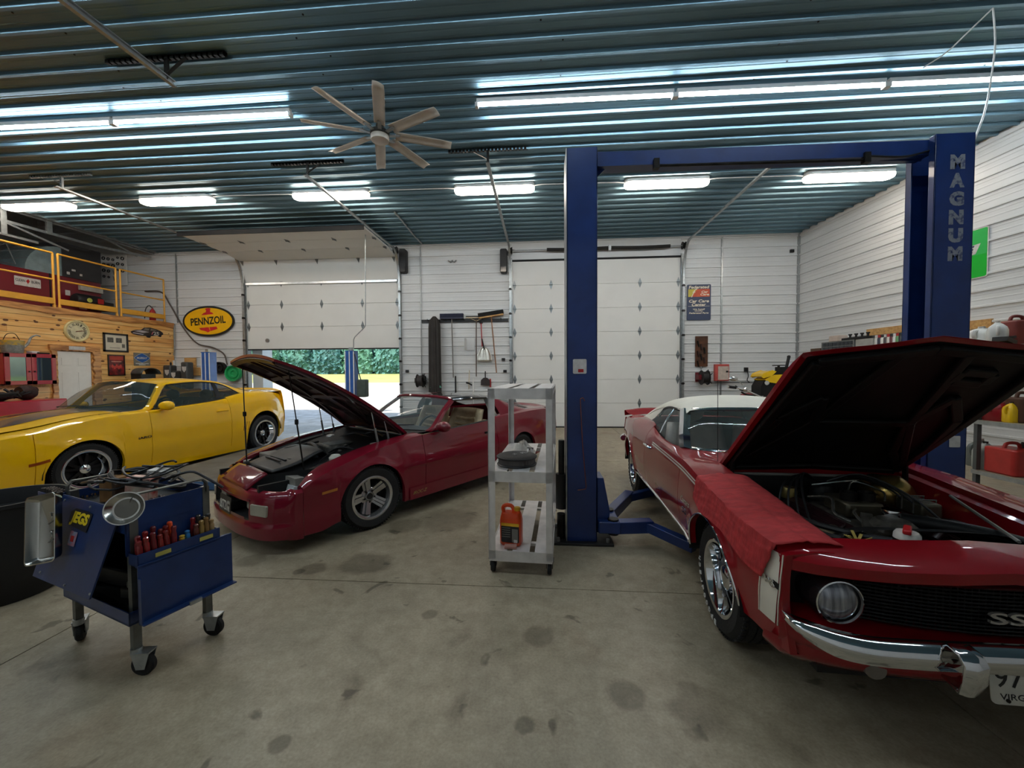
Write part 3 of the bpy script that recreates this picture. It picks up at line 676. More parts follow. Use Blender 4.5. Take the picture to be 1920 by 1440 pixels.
fb.mi = [0] * len(fb.f); fb.obj('front_fascia', MAR, iroc, smooth=50)
rec = MB(); fr_ = [(.46, -.955, .30), (.46, -.95, .475), (0, -.985, .475), (-.46, -.95, .475), (-.46, -.955, .30), (0, -.99, .30)]; bk_ = [(.42, -.86, .31), (.42, -.86, .465), (0, -.87, .465), (-.42, -.86, .465), (-.42, -.86, .31), (0, -.87, .31)]
rec.grid([fr_, bk_], cu=True); rec.add(bk_, [(0, 1, 2, 3, 4, 5)]); rec.obj('grille_recess', BLACKM, iroc)
for sg in (-1, 1):
    MB().prism(rrect(.14, .085, .02), 0, .03, frame((sg * .355, -.885, .40), (-1, 0, 0), (0, -1, 0))).obj('fog_lamp', mat('frosted lens', (206, 200, 184), .25, coat=.4), iroc)
    MB().prism(rrect(.20, .10, .012), -.015, .012, frame((sg * .585, -.918, .395), (-.93, -.30 * sg, 0), (sg * .30, -.93, 0))).obj('parking_lamp', mat('parking lens', (176, 170, 152), .3, coat=.5), iroc, bevel=.004)
pm = frame((-.01, -1.0, .365), (1, 0, 0), (0, -1, .1))
pl = MB().prism(rrect(.305, .155, .012), 0, .004, pm).obj('number_plate', mat('black plate', (18, 18, 20), .4), iroc)
WL = mat('white lettering', (228, 226, 218), .5)
text('lettering', '0ST21', .085, WL, pl, pm @ Matrix.Translation((-.035, -.012, .005)), w=.2, bold=.01)
text('lettering', 'VA', .03, WL, pl, pm @ Matrix.Translation((.10, .025, .005)), w=.06)
text('lettering', 'NL', .045, WL, pl, pm @ Matrix.Translation((.11, -.03, .005)), w=.055)
MB().bb((-.13, -.99, .32), (.11, -.86, .40)).obj('plate_bracket', BLACKM, iroc)
# header panel, nose lip, headlamp pockets
hdr = []
for t in range(7):
    u = t / 6; hdr.append([(w * (1 + .02 * u), -.945 + .175 * u - .012 * (1 - (w / .36) ** 2) * (1 - u), .553 + .115 * u + .014 * (1 - abs(w) / .36) + .008 * sin(pi * u)) for w in (-.36, -.27, -.18, -.09, 0, .09, .18, .27, .36)])
MB().grid(hdr).obj('header_panel', MAR, iroc, solid=.02, smooth=8)
base = ring3(.545, .045, .985); lip = []
for k in range(6):
    u = k / 5; row = []
    for (w, s, z) in base:
        d = Vector((-w, -.35 - s, 0)).normalized() * (.035 if abs(w) > .36 else .05); row.append((w + d.x * u, s + d.y * u, z + (.008 if abs(w) > .36 else .02) * sin(pi / 2 * u) + (.02 * u if s > -.76 else 0)))
    lip.append(row)
MB().grid(lip).obj('nose_lip', MAR, iroc)
for sg in (1, -1):
    rim = [(w, s, z - .006) for w, s, z in lip[-1] if sg * w > .34]
    if sg < 0: rim = rim[::-1]
    pts = [(sg * .345, -.93, .55)] + rim + [(sg * hs3(y), y, top3(y)[1] - .02) for y in (-.66, -.6, -.5, -.42)] + [(sg * .40, -.70, .655), (sg * .37, -.76, .655)]
    b = MB(); lo_ = [(w * .985, s * .985, .42) for w, s, z in pts]; b.grid([pts, lo_], cu=True); b.add(lo_, [tuple(range(len(lo_)))]); b.obj('headlamp_pocket', BLACKM, iroc)
    for dx in (.46, .61):
        MB().prism(rrect(.14, .095, .01), -.04, .03, frame((sg * dx, -.715 + (dx - .46) * .5, .515), (-1, 0, 0), (0, -.96, .28))).obj('headlamp', mat('headlamp glass', (224, 228, 228), .15, .1, coat=.6), iroc)
    MB().bb((sg * .38, -.64, .50), (sg * .66, -.56, .63)).obj('lamp_bracket', mat('grey bracket', (140, 136, 128), .5), iroc)
    MB().bb((sg * .5, -.9, .43), (sg * .535, -.62, .60)).obj('lamp_divider', BLACKM, iroc)
# engine bay
MB().grid([[(-.69, .6, .25), (-.69, .6, .87), (.69, .6, .87), (.69, .6, .25)], [(-.66, -.62, .25), (-.655, -.62, .60), (.655, -.62, .60), (.66, -.62, .25)]]).obj('engine_bay_floor', BLACKM, iroc)
MB().bb((-.70, .58, .3), (.70, .62, .88)).obj('firewall', BLACKM, iroc)
for sg in (1, -1):
    MB().grid([[(sg * hs3(y), y, top3(y)[1] - .03), (sg * (hs3(y) - .05), y, top3(y)[1] - .05), (sg * (hs3(y) - .12), y, top3(y)[1] - .17), (sg * .5, y, .35)] for y in (-.6, -.3, 0, .3, .6)]).obj('inner_fender', mat('dusty black panel', (46, 44, 44), .6, var=.3), iroc)
cov = MB(); cov.grid(loft([[(-.36, -.70, .655), (-.1, -.72, .665), (.3, -.70, .66)], [(-.40, -.5, .70), (-.1, -.5, .715), (.32, -.48, .70)], [(-.36, -.20, .78), (0, -.18, .80), (.28, -.18, .785)], [(-.30, -.13, .73), (0, -.12, .74), (.26, -.13, .72)]], 12, 14))
cov.obj('radiator_cover', mat('dusty black cover', (60, 60, 60), .42, var=.25), iroc, solid=.02)
for k in range(4): MB().bar((-.22, -.56 + k * .05, .712), (.14, -.56 + k * .05, .714), .02, .01).obj('vent_slat', BLACKM, iroc)
eng = [((-.12, .1, .55), (.5, .7, .30), HOSE), ((0, .16, .72), (.34, .44, .10), GREYM)]
MB().box((0, .15, .50), (.55, .75, .32)).obj('engine_block', mat('dirty engine', (58, 56, 54), .6, .3, var=.35), iroc, bevel=.02)
MB().box((0, .18, .745), (.30, .46, .10)).obj('intake_plenum', GREYM, iroc, bevel=.03)
for sg in (1, -1):
    for k in range(4): MB().tube(arc((sg * .17, .02 + k * .11, .66), .10, 0 if sg > 0 else pi, pi / 2, 6), .032, 10).obj('intake_runner', GREYM, iroc)
    MB().box((sg * .30, .15, .63), (.12, .52, .09), (0, sg * .5, 0)).obj('valve_cover', mat('cast valve cover', (150, 148, 142), .4, .6, var=.2), iroc, bevel=.02)
MB().lathe([(.06, 0), (.065, .06), (.04, .09), (.0, .09)], 20, 'z', (.45, -.14, .66)).obj('reservoir_cap', mat('white plastic cap', (214, 210, 196), .5), iroc)
MB().box((.47, -.02, .62), (.18, .34, .10)).obj('coolant_bottle', mat('yellowed plastic', (176, 168, 140), .5), iroc, bevel=.03)
MB().box((-.46, .05, .68), (.16, .36, .10)).obj('washer_bottle', mat('yellowed plastic', 0), iroc, bevel=.03)
MB().box((-.44, -.42, .62), (.26, .18, .18)).obj('battery', mat('battery case', (120, 112, 104), .6), iroc, bevel=.01)
MB().lathe([(.10, 0), (.10, .02), (.06, .06), (.05, .11), (.0, .12)], 24, 'z', (.50, .30, .70)).obj('strut_tower', mat('bright zinc', 0), iroc)
MB().lathe([(.10, 0), (.10, .02), (.06, .06), (.05, .11), (.0, .12)], 24, 'z', (-.50, .30, .70)).obj('strut_tower', mat('bright zinc', 0), iroc)
for k, (p, r) in enumerate([([(-.3, -.15, .72), (-.2, -.1, .78), (0, -.12, .76), (.2, -.15, .70), (.34, -.1, .64)], .028), ([(.1, -.1, .66), (.25, 0, .78), (.4, .2, .74), (.3, .45, .78)], .014),
                            ([(-.4, .2, .74), (-.2, .42, .84), (.1, .45, .83), (.4, .4, .78)], .016), ([(-.55, -.3, .7), (-.3, -.3, .76), (-.2, 0, .8)], .012), ([(.5, -.4, .62), (.3, -.2, .7), (.2, .2, .8)], .01), ([(-.1, .4, .80), (.1, .55, .87), (.4, .5, .85)], .02)]):
    MB().tube(cr(p, 14), r, 8).obj('hose', HOSE, iroc)
# bonnet, hinged at the cowl
hh = thing; HA = radians(42); HB = Vector((0, .62, .895))
def hoodpt(w, t, dz=0):
    "t: 0 hinge .. 1 front; closed shape, then rotated up about the hinge line"
    s = -1.60 * t; hw_ = .67 - .09 * t ** 2.5
    z = .012 + .035 * (1 - (w) ** 2) - .27 * t ** 1.9 - .03 * t ** 8 + dz; s -= .05 * (1 - w * w) * t
    a = HA; y, zz = s * 1.0, z
    return (w * hw_, HB.y + y * cos(a) + zz * sin(a) * 1, HB.z - y * sin(a) + zz * cos(a))
rows = [[hoodpt(-1 + 2 * j / 14, t / 16) for j in range(15)] for t in range(17)]
hood = MB().grid(rows).obj('hood', MAR, iroc, smooth=40)
under = MB().grid([[hoodpt(-.985 + 1.97 * j / 14, .005 + .985 * t / 16, -.03 - .0 * j) for j in range(15)] for t in range(17)]); e0 = [rows[t][0] for t in range(17)]
under.obj('hood_inner_skin', mat('sooty maroon underside', (62, 26, 34), .5, coat=.3, var=.3, vs=7), hood)
edge = MB()
loop = [(-1 + 2 * j / 14, 0) for j in range(15)] + [(1, t / 16) for t in range(1, 17)] + [(1 - 2 * j / 14, 1) for j in range(1, 15)] + [(-1, 1 - t / 16) for t in range(1, 17)]
edge.grid([[hoodpt(w, t, 0) for w, t in loop], [hoodpt(w * .985, .005 + t * .985, -.03) for w, t in loop]], cu=True); edge.obj('hood_edge', MAR, hood)
HR = mat('underhood brace', (74, 40, 44), .45, coat=.3, var=.3, vs=9)
def hbar(w0, t0, w1, t1, wd=.05):
    b = MB(); n = 8
    for k in range(n):
        a, c = k / n, (k + 1) / n
        b.bar(Vector(hoodpt(w0 + (w1 - w0) * a, t0 + (t1 - t0) * a, -.042)), Vector(hoodpt(w0 + (w1 - w0) * c, t0 + (t1 - t0) * c, -.042)), wd, .028, (0, sin(HA), cos(HA)))
    return b.obj('brace', HR, hood)
for a in [(-.92, .03, -.92, .97), (.92, .03, .92, .97), (-.92, .97, .92, .97), (-.9, .04, .9, .04), (-.9, .1, -.25, .95), (.9, .1, .25, .95), (0, .05, 0, .95), (-.62, .45, .62, .45), (-.85, .72, .85, .72), (-.9, .5, -.3, .2), (.9, .5, .3, .2)]: hbar(*a)
for (w, t, sw, st) in [(-.55, .3, .25, .08), (.5, .3, .25, .08), (-.3, .6, .2, .07), (.35, .6, .2, .07), (-.6, .85, .2, .06), (.6, .85, .2, .06), (0.2, .83, .1, .05), (-.2, .83, .1, .05), (-.25, .18, .18, .06), (.25, .18, .18, .06)]:
    MB().grid([[hoodpt(w + sw * (a - .5) * 2 * .9, t + st * c, -.033 - .03 * (abs(a - .5) < .4) * (abs(c) < .9)) for a in (0, .1, .5, .9, 1)] for c in (-1, -.8, 0, .8, 1)]).obj('insulation_pad', mat('torn hood liner', (34, 30, 32), .9, var=.3, col2=(60, 44, 44), bump=.5, bs=30), hood)
for sg in (1, -1):
    for dy_, t in ((.0, .2), (-.1, .32)):
        p = Vector(hoodpt(sg * .9, t, -.04)); b = Vector((sg * .62, .42 + dy_ * 1.5, .80)); MB().tube([b, b.lerp(p, .5)], .012, 8).obj('gas_strut', GALV, iroc); MB().tube([b.lerp(p, .48), p], .007, 6).obj('strut_rod', CHROME, iroc)
    MB().tube([(sg * .60, .62, .84), (sg * .62, .60, .90), Vector(hoodpt(sg * .93, .04, -.03))], .018, 6).obj('hinge', BLACKM, iroc)
# cowl and wipers
MB().grid(loft([sym([(0, .60, .895), (.4, .62, .89), (.68, .68, .885)]), sym([(0, .62, .925), (.4, .70, .91), (.70, .93, .89)])], 16, 4)).obj('cowl', BLACKM, iroc)
for x0 in (-.45, .05): MB().tube([(x0, .60, .915), (x0 + .12, .66, .955), (x0 + .52, .80, .975)], .008, 6).obj('wiper', BLACKM, iroc)
# glasshouse
WSB = sym([(0, .60, .925), (.35, .67, .92), (.60, .82, .91), (.715, .99, .905)]); WST = sym([(0, 1.34, 1.285), (.3, 1.36, 1.28), (.52, 1.40, 1.262), (.575, 1.43, 1.245)])
mid = [tuple((Vector(a) + Vector(b)) / 2 + Vector((0, -.02, .025))) for a, b in zip(WSB, WST)]
ws = MB().grid(loft([WSB, mid, WST], 20, 10)).obj('windshield', CLEARG, iroc)
RFR = sym([(0, 2.05, 1.30), (.3, 2.06, 1.29), (.54, 2.08, 1.262), (.60, 2.09, 1.235)]); RM = sym([(0, 1.7, 1.315), (.3, 1.7, 1.305), (.56, 1.72, 1.275), (.61, 1.73, 1.245)])
MB().grid(loft([WST, RM, RFR], 20, 10)).obj('roof', mat('dark glossy roof panel', (26, 24, 27), .1, coat=.8, var=.05), iroc, solid=.02)
MB().grid([[(x, a[1], a[2] + .004) for x in (-.05, 0, .05)] for a in cr([WST[len(WST) // 2], RM[len(RM) // 2], RFR[len(RFR) // 2]], 8)]).obj('roof_bar', MAR, iroc)
MB().tube(cr([(x, y - .005, z + .004) for x, y, z in WST], 20), .022, 8).obj('windshield_header', MAR, iroc)
BGB = sym([(0, 3.45, .995), (.35, 3.40, .995), (.6, 3.28, .985), (.68, 3.1, .98)]); BGM = sym([(0, 2.8, 1.20), (.35, 2.78, 1.19), (.56, 2.74, 1.15), (.635, 2.66, 1.10)])
MB().grid(loft([RFR, BGM, BGB], 20, 12)).obj('rear_hatch_glass', GLASS, iroc)
for sg in (1, -1):
    f = lambda L: [(sg * abs(x), y, z) for x, y, z in L]
    ap = [(.73, .90, .89), (.72, 1.0, .925), (.655, 1.22, 1.10), (.60, 1.43, 1.24)]
    b = MB(); b.grid([[(sg * (x - .03), y - .035, z + .012), (sg * (x + .005), y - .01, z + .012), (sg * (x + .012), y + .03, z - .005), (sg * (x - .02), y + .03, z - .015)] for x, y, z in cr(ap, 12)], cu=True); b.obj('a_pillar', MAR, iroc)
    MB().tube(cr(f([(.60, 1.42, 1.245), (.635, 1.72, 1.25), (.625, 2.08, 1.235)]), 12), .02, 8).obj('roof_rail', mat('dark glossy roof panel', 0), iroc)
    MB().grid([[(sg * (.625 + (.80 - .625) * k / 6), 2.02 + .0 * k, 1.235 - (1.235 - .945) * k / 6), (sg * (.64 + (.80 - .64) * k / 6), 2.12 + .04 * k / 6, 1.235 - (1.235 - .95) * k / 6)] for k in range(7)]).obj('b_pillar', mat('black gloss', (20, 20, 22), .2, coat=.5), iroc)
    sail = [[(sg * .64, 2.12, 1.232), (sg * .725, 2.20, 1.09), (sg * .80, 2.22, .955)], [(sg * .645, 2.35, 1.20), (sg * .72, 2.48, 1.08), (sg * .795, 2.52, .965)], [(sg * .645, 2.66, 1.10), (sg * .70, 2.80, 1.04), (sg * .775, 2.9, .985)], [(sg * .68, 3.1, .982), (sg * .70, 3.12, .985), (sg * .74, 3.2, .985)]]
    MB().grid(loft(sail, 8, 14)).obj('sail_panel', MAR, iroc)
    MB().tube(cr(f([(.785, .95, .885), (.79, 1.4, .905), (.795, 2.02, .935)]), 10), .012, 6).obj('belt_seal', BLACKM, iroc)
# tail
MB().grid(loft([sym([(0, 3.45, .995), (.35, 3.41, .995), (.66, 3.2, .985)]), sym([(0, 3.60, 1.0), (.35, 3.58, 1.0), (.68, 3.48, .99)]), sym([(0, 3.74, 1.035), (.4, 3.73, 1.03), (.74, 3.66, .99)]), sym([(0, 3.80, 1.02), (.4, 3.78, 1.015), (.78, 3.72, .96)])], 16, 12)).obj('deck_spoiler', MAR, iroc)
MB().grid(loft([sym([(0, 3.80, 1.02), (.4, 3.78, 1.015), (.80, 3.74, .955)]), sym([(0, 3.82, .7), (.4, 3.81, .7), (.83, 3.74, .68)]), sym([(0, 3.84, .5), (.5, 3.82, .5), (.82, 3.73, .5)]), sym([(0, 3.78, .36), (.5, 3.76, .36), (.79, 3.70, .36)])], 16, 10)).obj('rear_fascia', MAR, iroc)
# cabin
MB().bb((-.74, .55, .30), (.74, 2.6, .36)).bb((-.74, 2.25, .36), (.74, 2.3, .8)).obj('cabin_floor', DARKIN, iroc)
MB().grid(loft([sym([(0, .72, .91), (.7, .95, .89)]), sym([(0, 1.0, .93), (.7, 1.1, .90)]), sym([(0, 1.12, .80), (.7, 1.16, .78)])], 10, 6)).obj('dashboard', mat('dark cabin trim', 0), iroc)
seat(iroc, .36, 1.74, .42, TAN, .40, .58, False); seat(iroc, -.36, 1.74, .42, TAN, .40, .58, False)
MB().bb((-.6, 2.2, .5), (.6, 2.34, .88)).obj('rear_bench', TAN, iroc, bevel=.05)
for sg in (1, -1): MB().grid([[(sg * .76, y, z) for y in (.8, 2.0)] for z in (.4, .88)]).obj('door_card', TAN, iroc)
MB().tube(arc((0, 0, 0), .185, 0, 2 * pi, 28, 'xz'), .014, 8).obj('steering_wheel', BLACKM, iroc, loc=(.36, 1.20, .86), rot=(radians(-25), 0, 0))
MB().bb((-.7, -.5, .22), (.7, 3.5, .30)).obj('underbody', BLACKM, iroc)
for sg in (1, -1):
    wheel(iroc, .895, .03, .328, .245, .215, 'five', sg, radians(-4))
    wheel(iroc, .895, 2.62, .328, .245, .215, 'five', sg)
# loose prop rods holding the bonnet

for i, (w, y, z, hw_, ht, lab) in enumerate([(-.30, -.72, .66, -.86, .93, 'thin dark prop rod with a knob, left one under the raised bonnet'), (.50, -.48, .60, .62, .86, 'thin dark prop rod with a knob, right one under the raised bonnet')]):
    Mi = Matrix.Translation((-2.50, 4.339, 0)) @ Matrix.Rotation(A3, 4, 'Z')
    a = Mi @ Vector((w, y, z)); b_ = Mi @ Vector(hoodpt(hw_, ht, -.03)); o = thing('prop_rod', lab, 'prop rod', a, group=None)
    c = b_ - a; MB().tube([(0, 0, 0), c * .5], .0075, 8).obj('lower_rod', DARKST, o); MB().tube([c * .48, c], .0055, 8).obj('upper_rod', DARKST, o)
    k = MB().lathe([(0, -.03), (.016, -.028), (.018, 0), (.016, .022), (0, .024)], 12); k.obj('knob', BLACKM, o, loc=c * .5); MB().lathe([(0, 0), (.028, .002), (.022, .02), (0, .03)], 14).obj('foot', BLACKM, o)
# ================================================================ red late 1960s convertible in the foreground
RED = mat('deep red clearcoat', (138, 8, 22), .42, coat=1.0, var=.03, vs=3, spec=.12)
WHT = mat('white stripe paint', (222, 216, 202), .3, coat=.8, var=.03)
VINYL = mat('white vinyl roof', (226, 222, 208), .6, var=.03, bump=.08, bs=120)
BAY = mat('black engine bay', (17, 17, 18), .55, var=.3)
A9 = radians(-2.5)
red = thing('red_convertible', 'red late 1960s convertible with a white top and raised bonnet on the lift bay', 'car', (1.895, 2.44, 0), A9)
def ins9(y, z):
    a = 0
    if z > .70: a += (z - .70) * .10
    if z > .86: a += (z - .86) ** 2 * 3.0
    if z < .58: a += (.58 - z) * .16
    return a
B9 = Body(hw=[(-.72, .80), (-.6, .83), (-.4, .855), (-.1, .868), (.3, .868), (.7, .858), (1.4, .858), (1.9, .868), (2.5, .872), (3.1, .845), (3.75, .77)],
          zb=[(-.72, .36), (-.45, .36), (.42, .385), (2.2, .40), (2.4, .42), (3.2, .42), (3.75, .46)],
          zt=[(-.72, .80), (-.5, .825), (-.2, .858), (.1, .885), (.5, .92), (1.0, .935), (1.5, .945), (1.78, .985), (2.03, 1.025), (2.5, 1.015), (3.0, .975), (3.4, .945), (3.75, .90)],
          ins=ins9, arches=[(0, .335, .375), (2.80, .36, .385)], flare=.016)
def hs9(y): return itp([(-.72, .60), (-.3, .60), (.5, .61), (.75, .60)], y)
def top9(y): return (hs9(y), itp(B9.zt, y) + .022)
for sg in (1, -1):
    f = B9.panel('front_fender', red, RED, sg, -.70, .66, top9, ds=.04)
    d = B9.panel('door', red, RED, sg, .66, 1.86, lambda y: (itp([(.66, .60), (.85, .62), (1.08, .72), (1.2, .76)], y), itp(B9.zt, y) + .014))
    q = B9.panel('rear_quarter', red, RED, sg, 1.86, 3.76, lambda y: (itp([(1.8, .74), (2.4, .70), (2.9, .64), (3.76, .60)], y), itp(B9.zt, y) + .03))
    B9.well(red, sg)
    # chrome sill and arch mouldings
    MB().tube([(sg * (B9.W(y, .395) + .004), y, .385 + .006 * y) for y in [.40 + 2.0 * k / 16 for k in range(17)]], .012, 8).obj('sill_moulding', CHROME, red)
    for c, zc, R in B9.ar:
        MB().tube([(sg * (B9.W(c + R * cos(a), zc + R * sin(a)) + .002), c + R * cos(a), zc + R * sin(a)) for a in [.12 + (pi - .24) * k / 26 for k in range(27)]], .0065, 6).obj('arch_moulding', CHROME, red)
    hd = MB().tube([(0, -.1, -.01), (sg * .03, -.085, 0), (sg * .034, 0, .005), (sg * .03, .085, 0), (0, .1, -.01)], .012, 8).obj('door_handle', CHROME, d, loc=(sg * B9.W(1.70, .84), 1.70, .84))
    # white pin stripes along the crease and the broad nose band
    ys = [-.62 + 2.2 * k / 40 for k in range(41)]; cz = lambda y: itp([(-.62, .775), (.1, .835), (.6, .868), (1.58, .885)], y)
    B9.strip('stripe', red, WHT, sg, [[(y, cz(y) + dz) for y in ys] for dz in (-.016, -.002)], .003)
    B9.strip('stripe', red, WHT, sg, [[(y, cz(y) + dz) for y in ys] for dz in (.006, .017)], .003)
    zz = [.46 + (.80 - .46) * k / 10 for k in range(11)]
    B9.strip('nose_band', red, WHT, sg, [[(-.672 + .10 * (.8 - z) - .02 * sin(pi * (z - .46) / .34) + dy, z) for z in zz] for dy in (0, .03, .06, .10)], .003)
    for r in (-.014, .106): MB().tube([(sg * (B9.W(-.672 + .10 * (.8 - z) + r, z) + .002), -.672 + .10 * (.8 - z) - .02 * sin(pi * (z - .46) / .34) + r, z) for z in zz], .003, 5).obj('pinstripe', WHT, red)
    B9.strip('badge_field', red, BLACKM, sg, [[(-.685, z), (-.50, z + .012)] for z in (.638, .668)], .006)
    p = Vector((sg * (B9.W(-.62, .66) + .008), -.62, .658)); text('lettering', '396', .034, CHROME, red, frame(p, (0, sg, .06), (sg, 0, 0)), w=.13, bold=.02, ext=.003)
    p = Vector((sg * (B9.W(.44, .665) + .004), .44, .665)); text('lettering', 'Camaro', .045, CHROME, red, frame(p, (0, sg, .02), (sg, 0, 0)), w=.19, slant=.4, ext=.004)
    p = Vector((sg * (B9.W(.46, .59) + .004), .46, .59)); text('lettering', 'SS', .045, CHROME, red, frame(p, (0, sg, .02), (sg, 0, 0)), w=.10, bold=.01, ext=.004)
# --- nose
HN = [0, .2, .4, .55, .68, .76, .81]
def lips(w): return itp([(0, -.795), (.3, -.79), (.55, -.77), (.7, -.735), (.81, -.68)], abs(w))
def hrow(f): return sym([f(w) for w in HN])
def peak(w): return .022 * max(0, 1 - abs(w) / .28)
hdr = []
for k in range(9):
    u = k / 8
    hdr.append(hrow(lambda w: (w, -.60 + (lips(w) + .60) * min(1, u * 1.08) + .010 * max(0, u - .93) * 14, .858 - .01 * abs(w) - .075 * u ** 1.6 - .035 * max(0, u - .86) / .14 + peak(w) * (.4 + .6 * u))))
MB().grid(hdr).obj('header_panel', RED, red, smooth=24)
TOPZ, LOWZ = .735, .515
def oz(w): return TOPZ - .012 * abs(w)
def lz(w): return LOWZ - .012 + .03 * max(0, (abs(w) - .45) / .35)
sh = MB(); ow = [0, .2, .4, .55, .66, .745]
sh.grid([hdr[-1][0:0] or sym([(w, lips(w) + .01, .743 - .01 * abs(w) + peak(w) * .5) for w in HN]), sym([(w * .925, lips(w) + .03, oz(w)) for w in HN]), sym([(w * .92, lips(w) + .16, oz(w) - .012) for w in HN])]); sh.obj('grille_brow', RED, red)
lowr = MB(); lowr.grid([sym([(w * .92, lips(w) + .16, lz(w) + .01) for w in HN]), sym([(w * .925, lips(w) + .03, lz(w)) for w in HN]), sym([(w, lips(w) - .005, lz(w) - .03) for w in HN]), sym([(w, lips(w) + .0, .44) for w in HN]), sym([(w * .985, lips(w) + .03, .40) for w in HN])]); lowr.obj('lower_nose', RED, red)
for sg in (1, -1):
    e = [(sg * .81, lips(.81) + .0, .745), (sg * .815, lips(.81) + .0, .62), (sg * .81, lips(.81) + .0, .47)]; o_ = [(sg * .749, lips(.81) + .03, .726), (sg * .752, lips(.81) + .03, .62), (sg * .749, lips(.81) + .03, lz(.81))]; i_ = [(sg * .745, lips(.81) + .17, .714), (sg * .745, lips(.81) + .17, .62), (sg * .745, lips(.81) + .17, lz(.81))]
    w_ = [(sg * B9.W(-.69, .78), -.69, .78), (sg * B9.W(-.69, .62), -.69, .62), (sg * B9.W(-.69, .45), -.69, .45)]
    MB().grid([w_, e, o_, i_]).obj('fender_cap', RED, red)
gb = MB(); gb.grid([sym([(w * .92, -.60 + .02 * abs(w), z) for w in HN]) for z in (.50, .735)]); gb.obj('grille_back', BLACKM, red)
for k in range(13):
    z = .535 + k * .0155; MB().tube([(x, -.735 + .07 * (abs(x) / .5) ** 2.2, z) for x in (-.5, -.4, -.25, -.1, 0, .1, .25, .4, .5)], .0042, 5).obj('grille_bar', mat('black grille', (22, 22, 23), .4, .3), red)
vb = MB()
for k in range(41):
    x = -.5 + k * .025; vb.bb((x - .002, -.732 + .07 * (abs(x) / .5) ** 2.2, .53), (x + .002, -.71 + .07 * (abs(x) / .5) ** 2.2, .725))
o = vb.obj('grille_uprights', mat('black grille', 0), red, smooth=0); o['kind'] = 'stuff'
text('emblem', 'SS', .046, mat('emblem silver', (196, 192, 186), .3, .6), red, frame((.0, -.755, .618), (1, 0, 0), (0, -1, .05)), w=.135, bold=.015, ext=.012)
MB().grid([[(.08 + .12 * k / 4, -.75, .64 - j * .012) for k in range(5)] for j in (0, 1)]).obj('emblem_bar', mat('emblem silver', 0), red)
for sg in (1, -1):
    c = Vector((sg * .60, -.715, .628))
    b = MB().at(Matrix.Translation(c)); b.lathe([(.1, .12), (.1, .0), (.094, -.022), (.085, -.016), (.083, .0)], 40, 'y'); hl = b.obj('headlight', mat('dark chrome bezel', (92, 90, 92), .2, .9), red)
    MB().at(Matrix.Translation(c)).lathe([(.084, -.006), (.068, -.022), (.045, -.033), (.02, -.038), (0, -.039)], 36, 'y').obj('lens', mat('fluted headlamp lens', (176, 178, 186), .16, .55, coat=1, col2=(96, 98, 108), vs=16, stretch=(3, .5, .3)), hl)
    MB().at(Matrix.Translation(c)).lathe([(.085, -.014), (.089, -.024), (.094, -.022)], 36, 'y').obj('bezel_ring', CHROME, hl)
# bumper, guards, valance, plate
BW = [0, .2, .4, .55, .66, .73, .775, .80, .805]
def bs(w): return itp([(0, -.862), (.4, -.856), (.6, -.838), (.7, -.805), (.76, -.775), (.80, -.73), (.805, -.70)], abs(w))
bp = MB(); rows = []
for dz, dy in ((-.048, .035), (-.047, -.002), (-.02, -.014), (.0, -.017), (.02, -.010), (.042, .014), (.046, .045)):
    rows.append(sym([(w, bs(w) + dy, .488 + .02 * max(0, 1 - w / .6) + dz * (1 - .6 * max(0, (w - .70) / .105)) + .05 * max(0, (w - .60) / .205) ** 1.5) for w in BW]))
bp.grid([[tuple(q) for q in cr(r, 60)] for r in rows]); bp.obj('front_bumper', CHROME, red, smooth=50)
for sg in (1, -1):
    prof = [(-.095, .02), (-.12, -.03), (-.05, -.045), (.04, -.05), (.075, -.035), (.085, .0), (.05, .02)]
    b = MB(); b.grid([[(sg * .262 + x * .95 * (1 - .15 * (z < -.05)), bs(.25) + y * 1.25 - (.012 if abs(x) < .03 else 0), .492 + z * .72) for z, y in prof] for x in (-.042, -.036, -.012, .012, .036, .042)]); b.obj('bumper_guard', CHROME, red, smooth=50, solid=.01)
MB().grid(loft([sym([(w, lips(w) + .03, .41) for w in HN] + [(.835, -.60, .41)]), sym([(w * .98, lips(w) + .05, .34) for w in HN] + [(.82, -.56, .35)]), sym([(w * .93, lips(w) + .13, .27) for w in HN] + [(.78, -.50, .29)])], 20, 8)).obj('valance', RED, red)
for sg in (1, -1):
    MB().at(Matrix.Translation((sg * .45, lips(.45) + .05, .345))).lathe([(.0, -.012), (.034, -.010), (.042, .0), (.042, .03)], 24, 'y').obj('parking_lamp', mat('dim lens', (120, 112, 104), .3, coat=.5), red)
pm = frame((.0, -.858, .425), (1, 0, 0), (0, -1, .12))
pl = MB().prism(rrect(.31, .155, .02), 0, .003, pm).obj('number_plate', mat('white plate', (206, 204, 194), .45), red)
PB = mat('black plate paint', (28, 28, 30), .5)
text('lettering', '97-794', .07, PB, pl, pm @ Matrix.Translation((0, .02, .004)), w=.275); text('lettering', 'VIRGINIA 1969', .022, PB, pl, pm @ Matrix.Translation((0, -.048, .004)), w=.25)
for x in (-.1, .1): MB().at(pm).cyl((x, -.062, .002), (x, -.062, .008), .007, n=8).obj('plate_bolt', DARKST, pl)
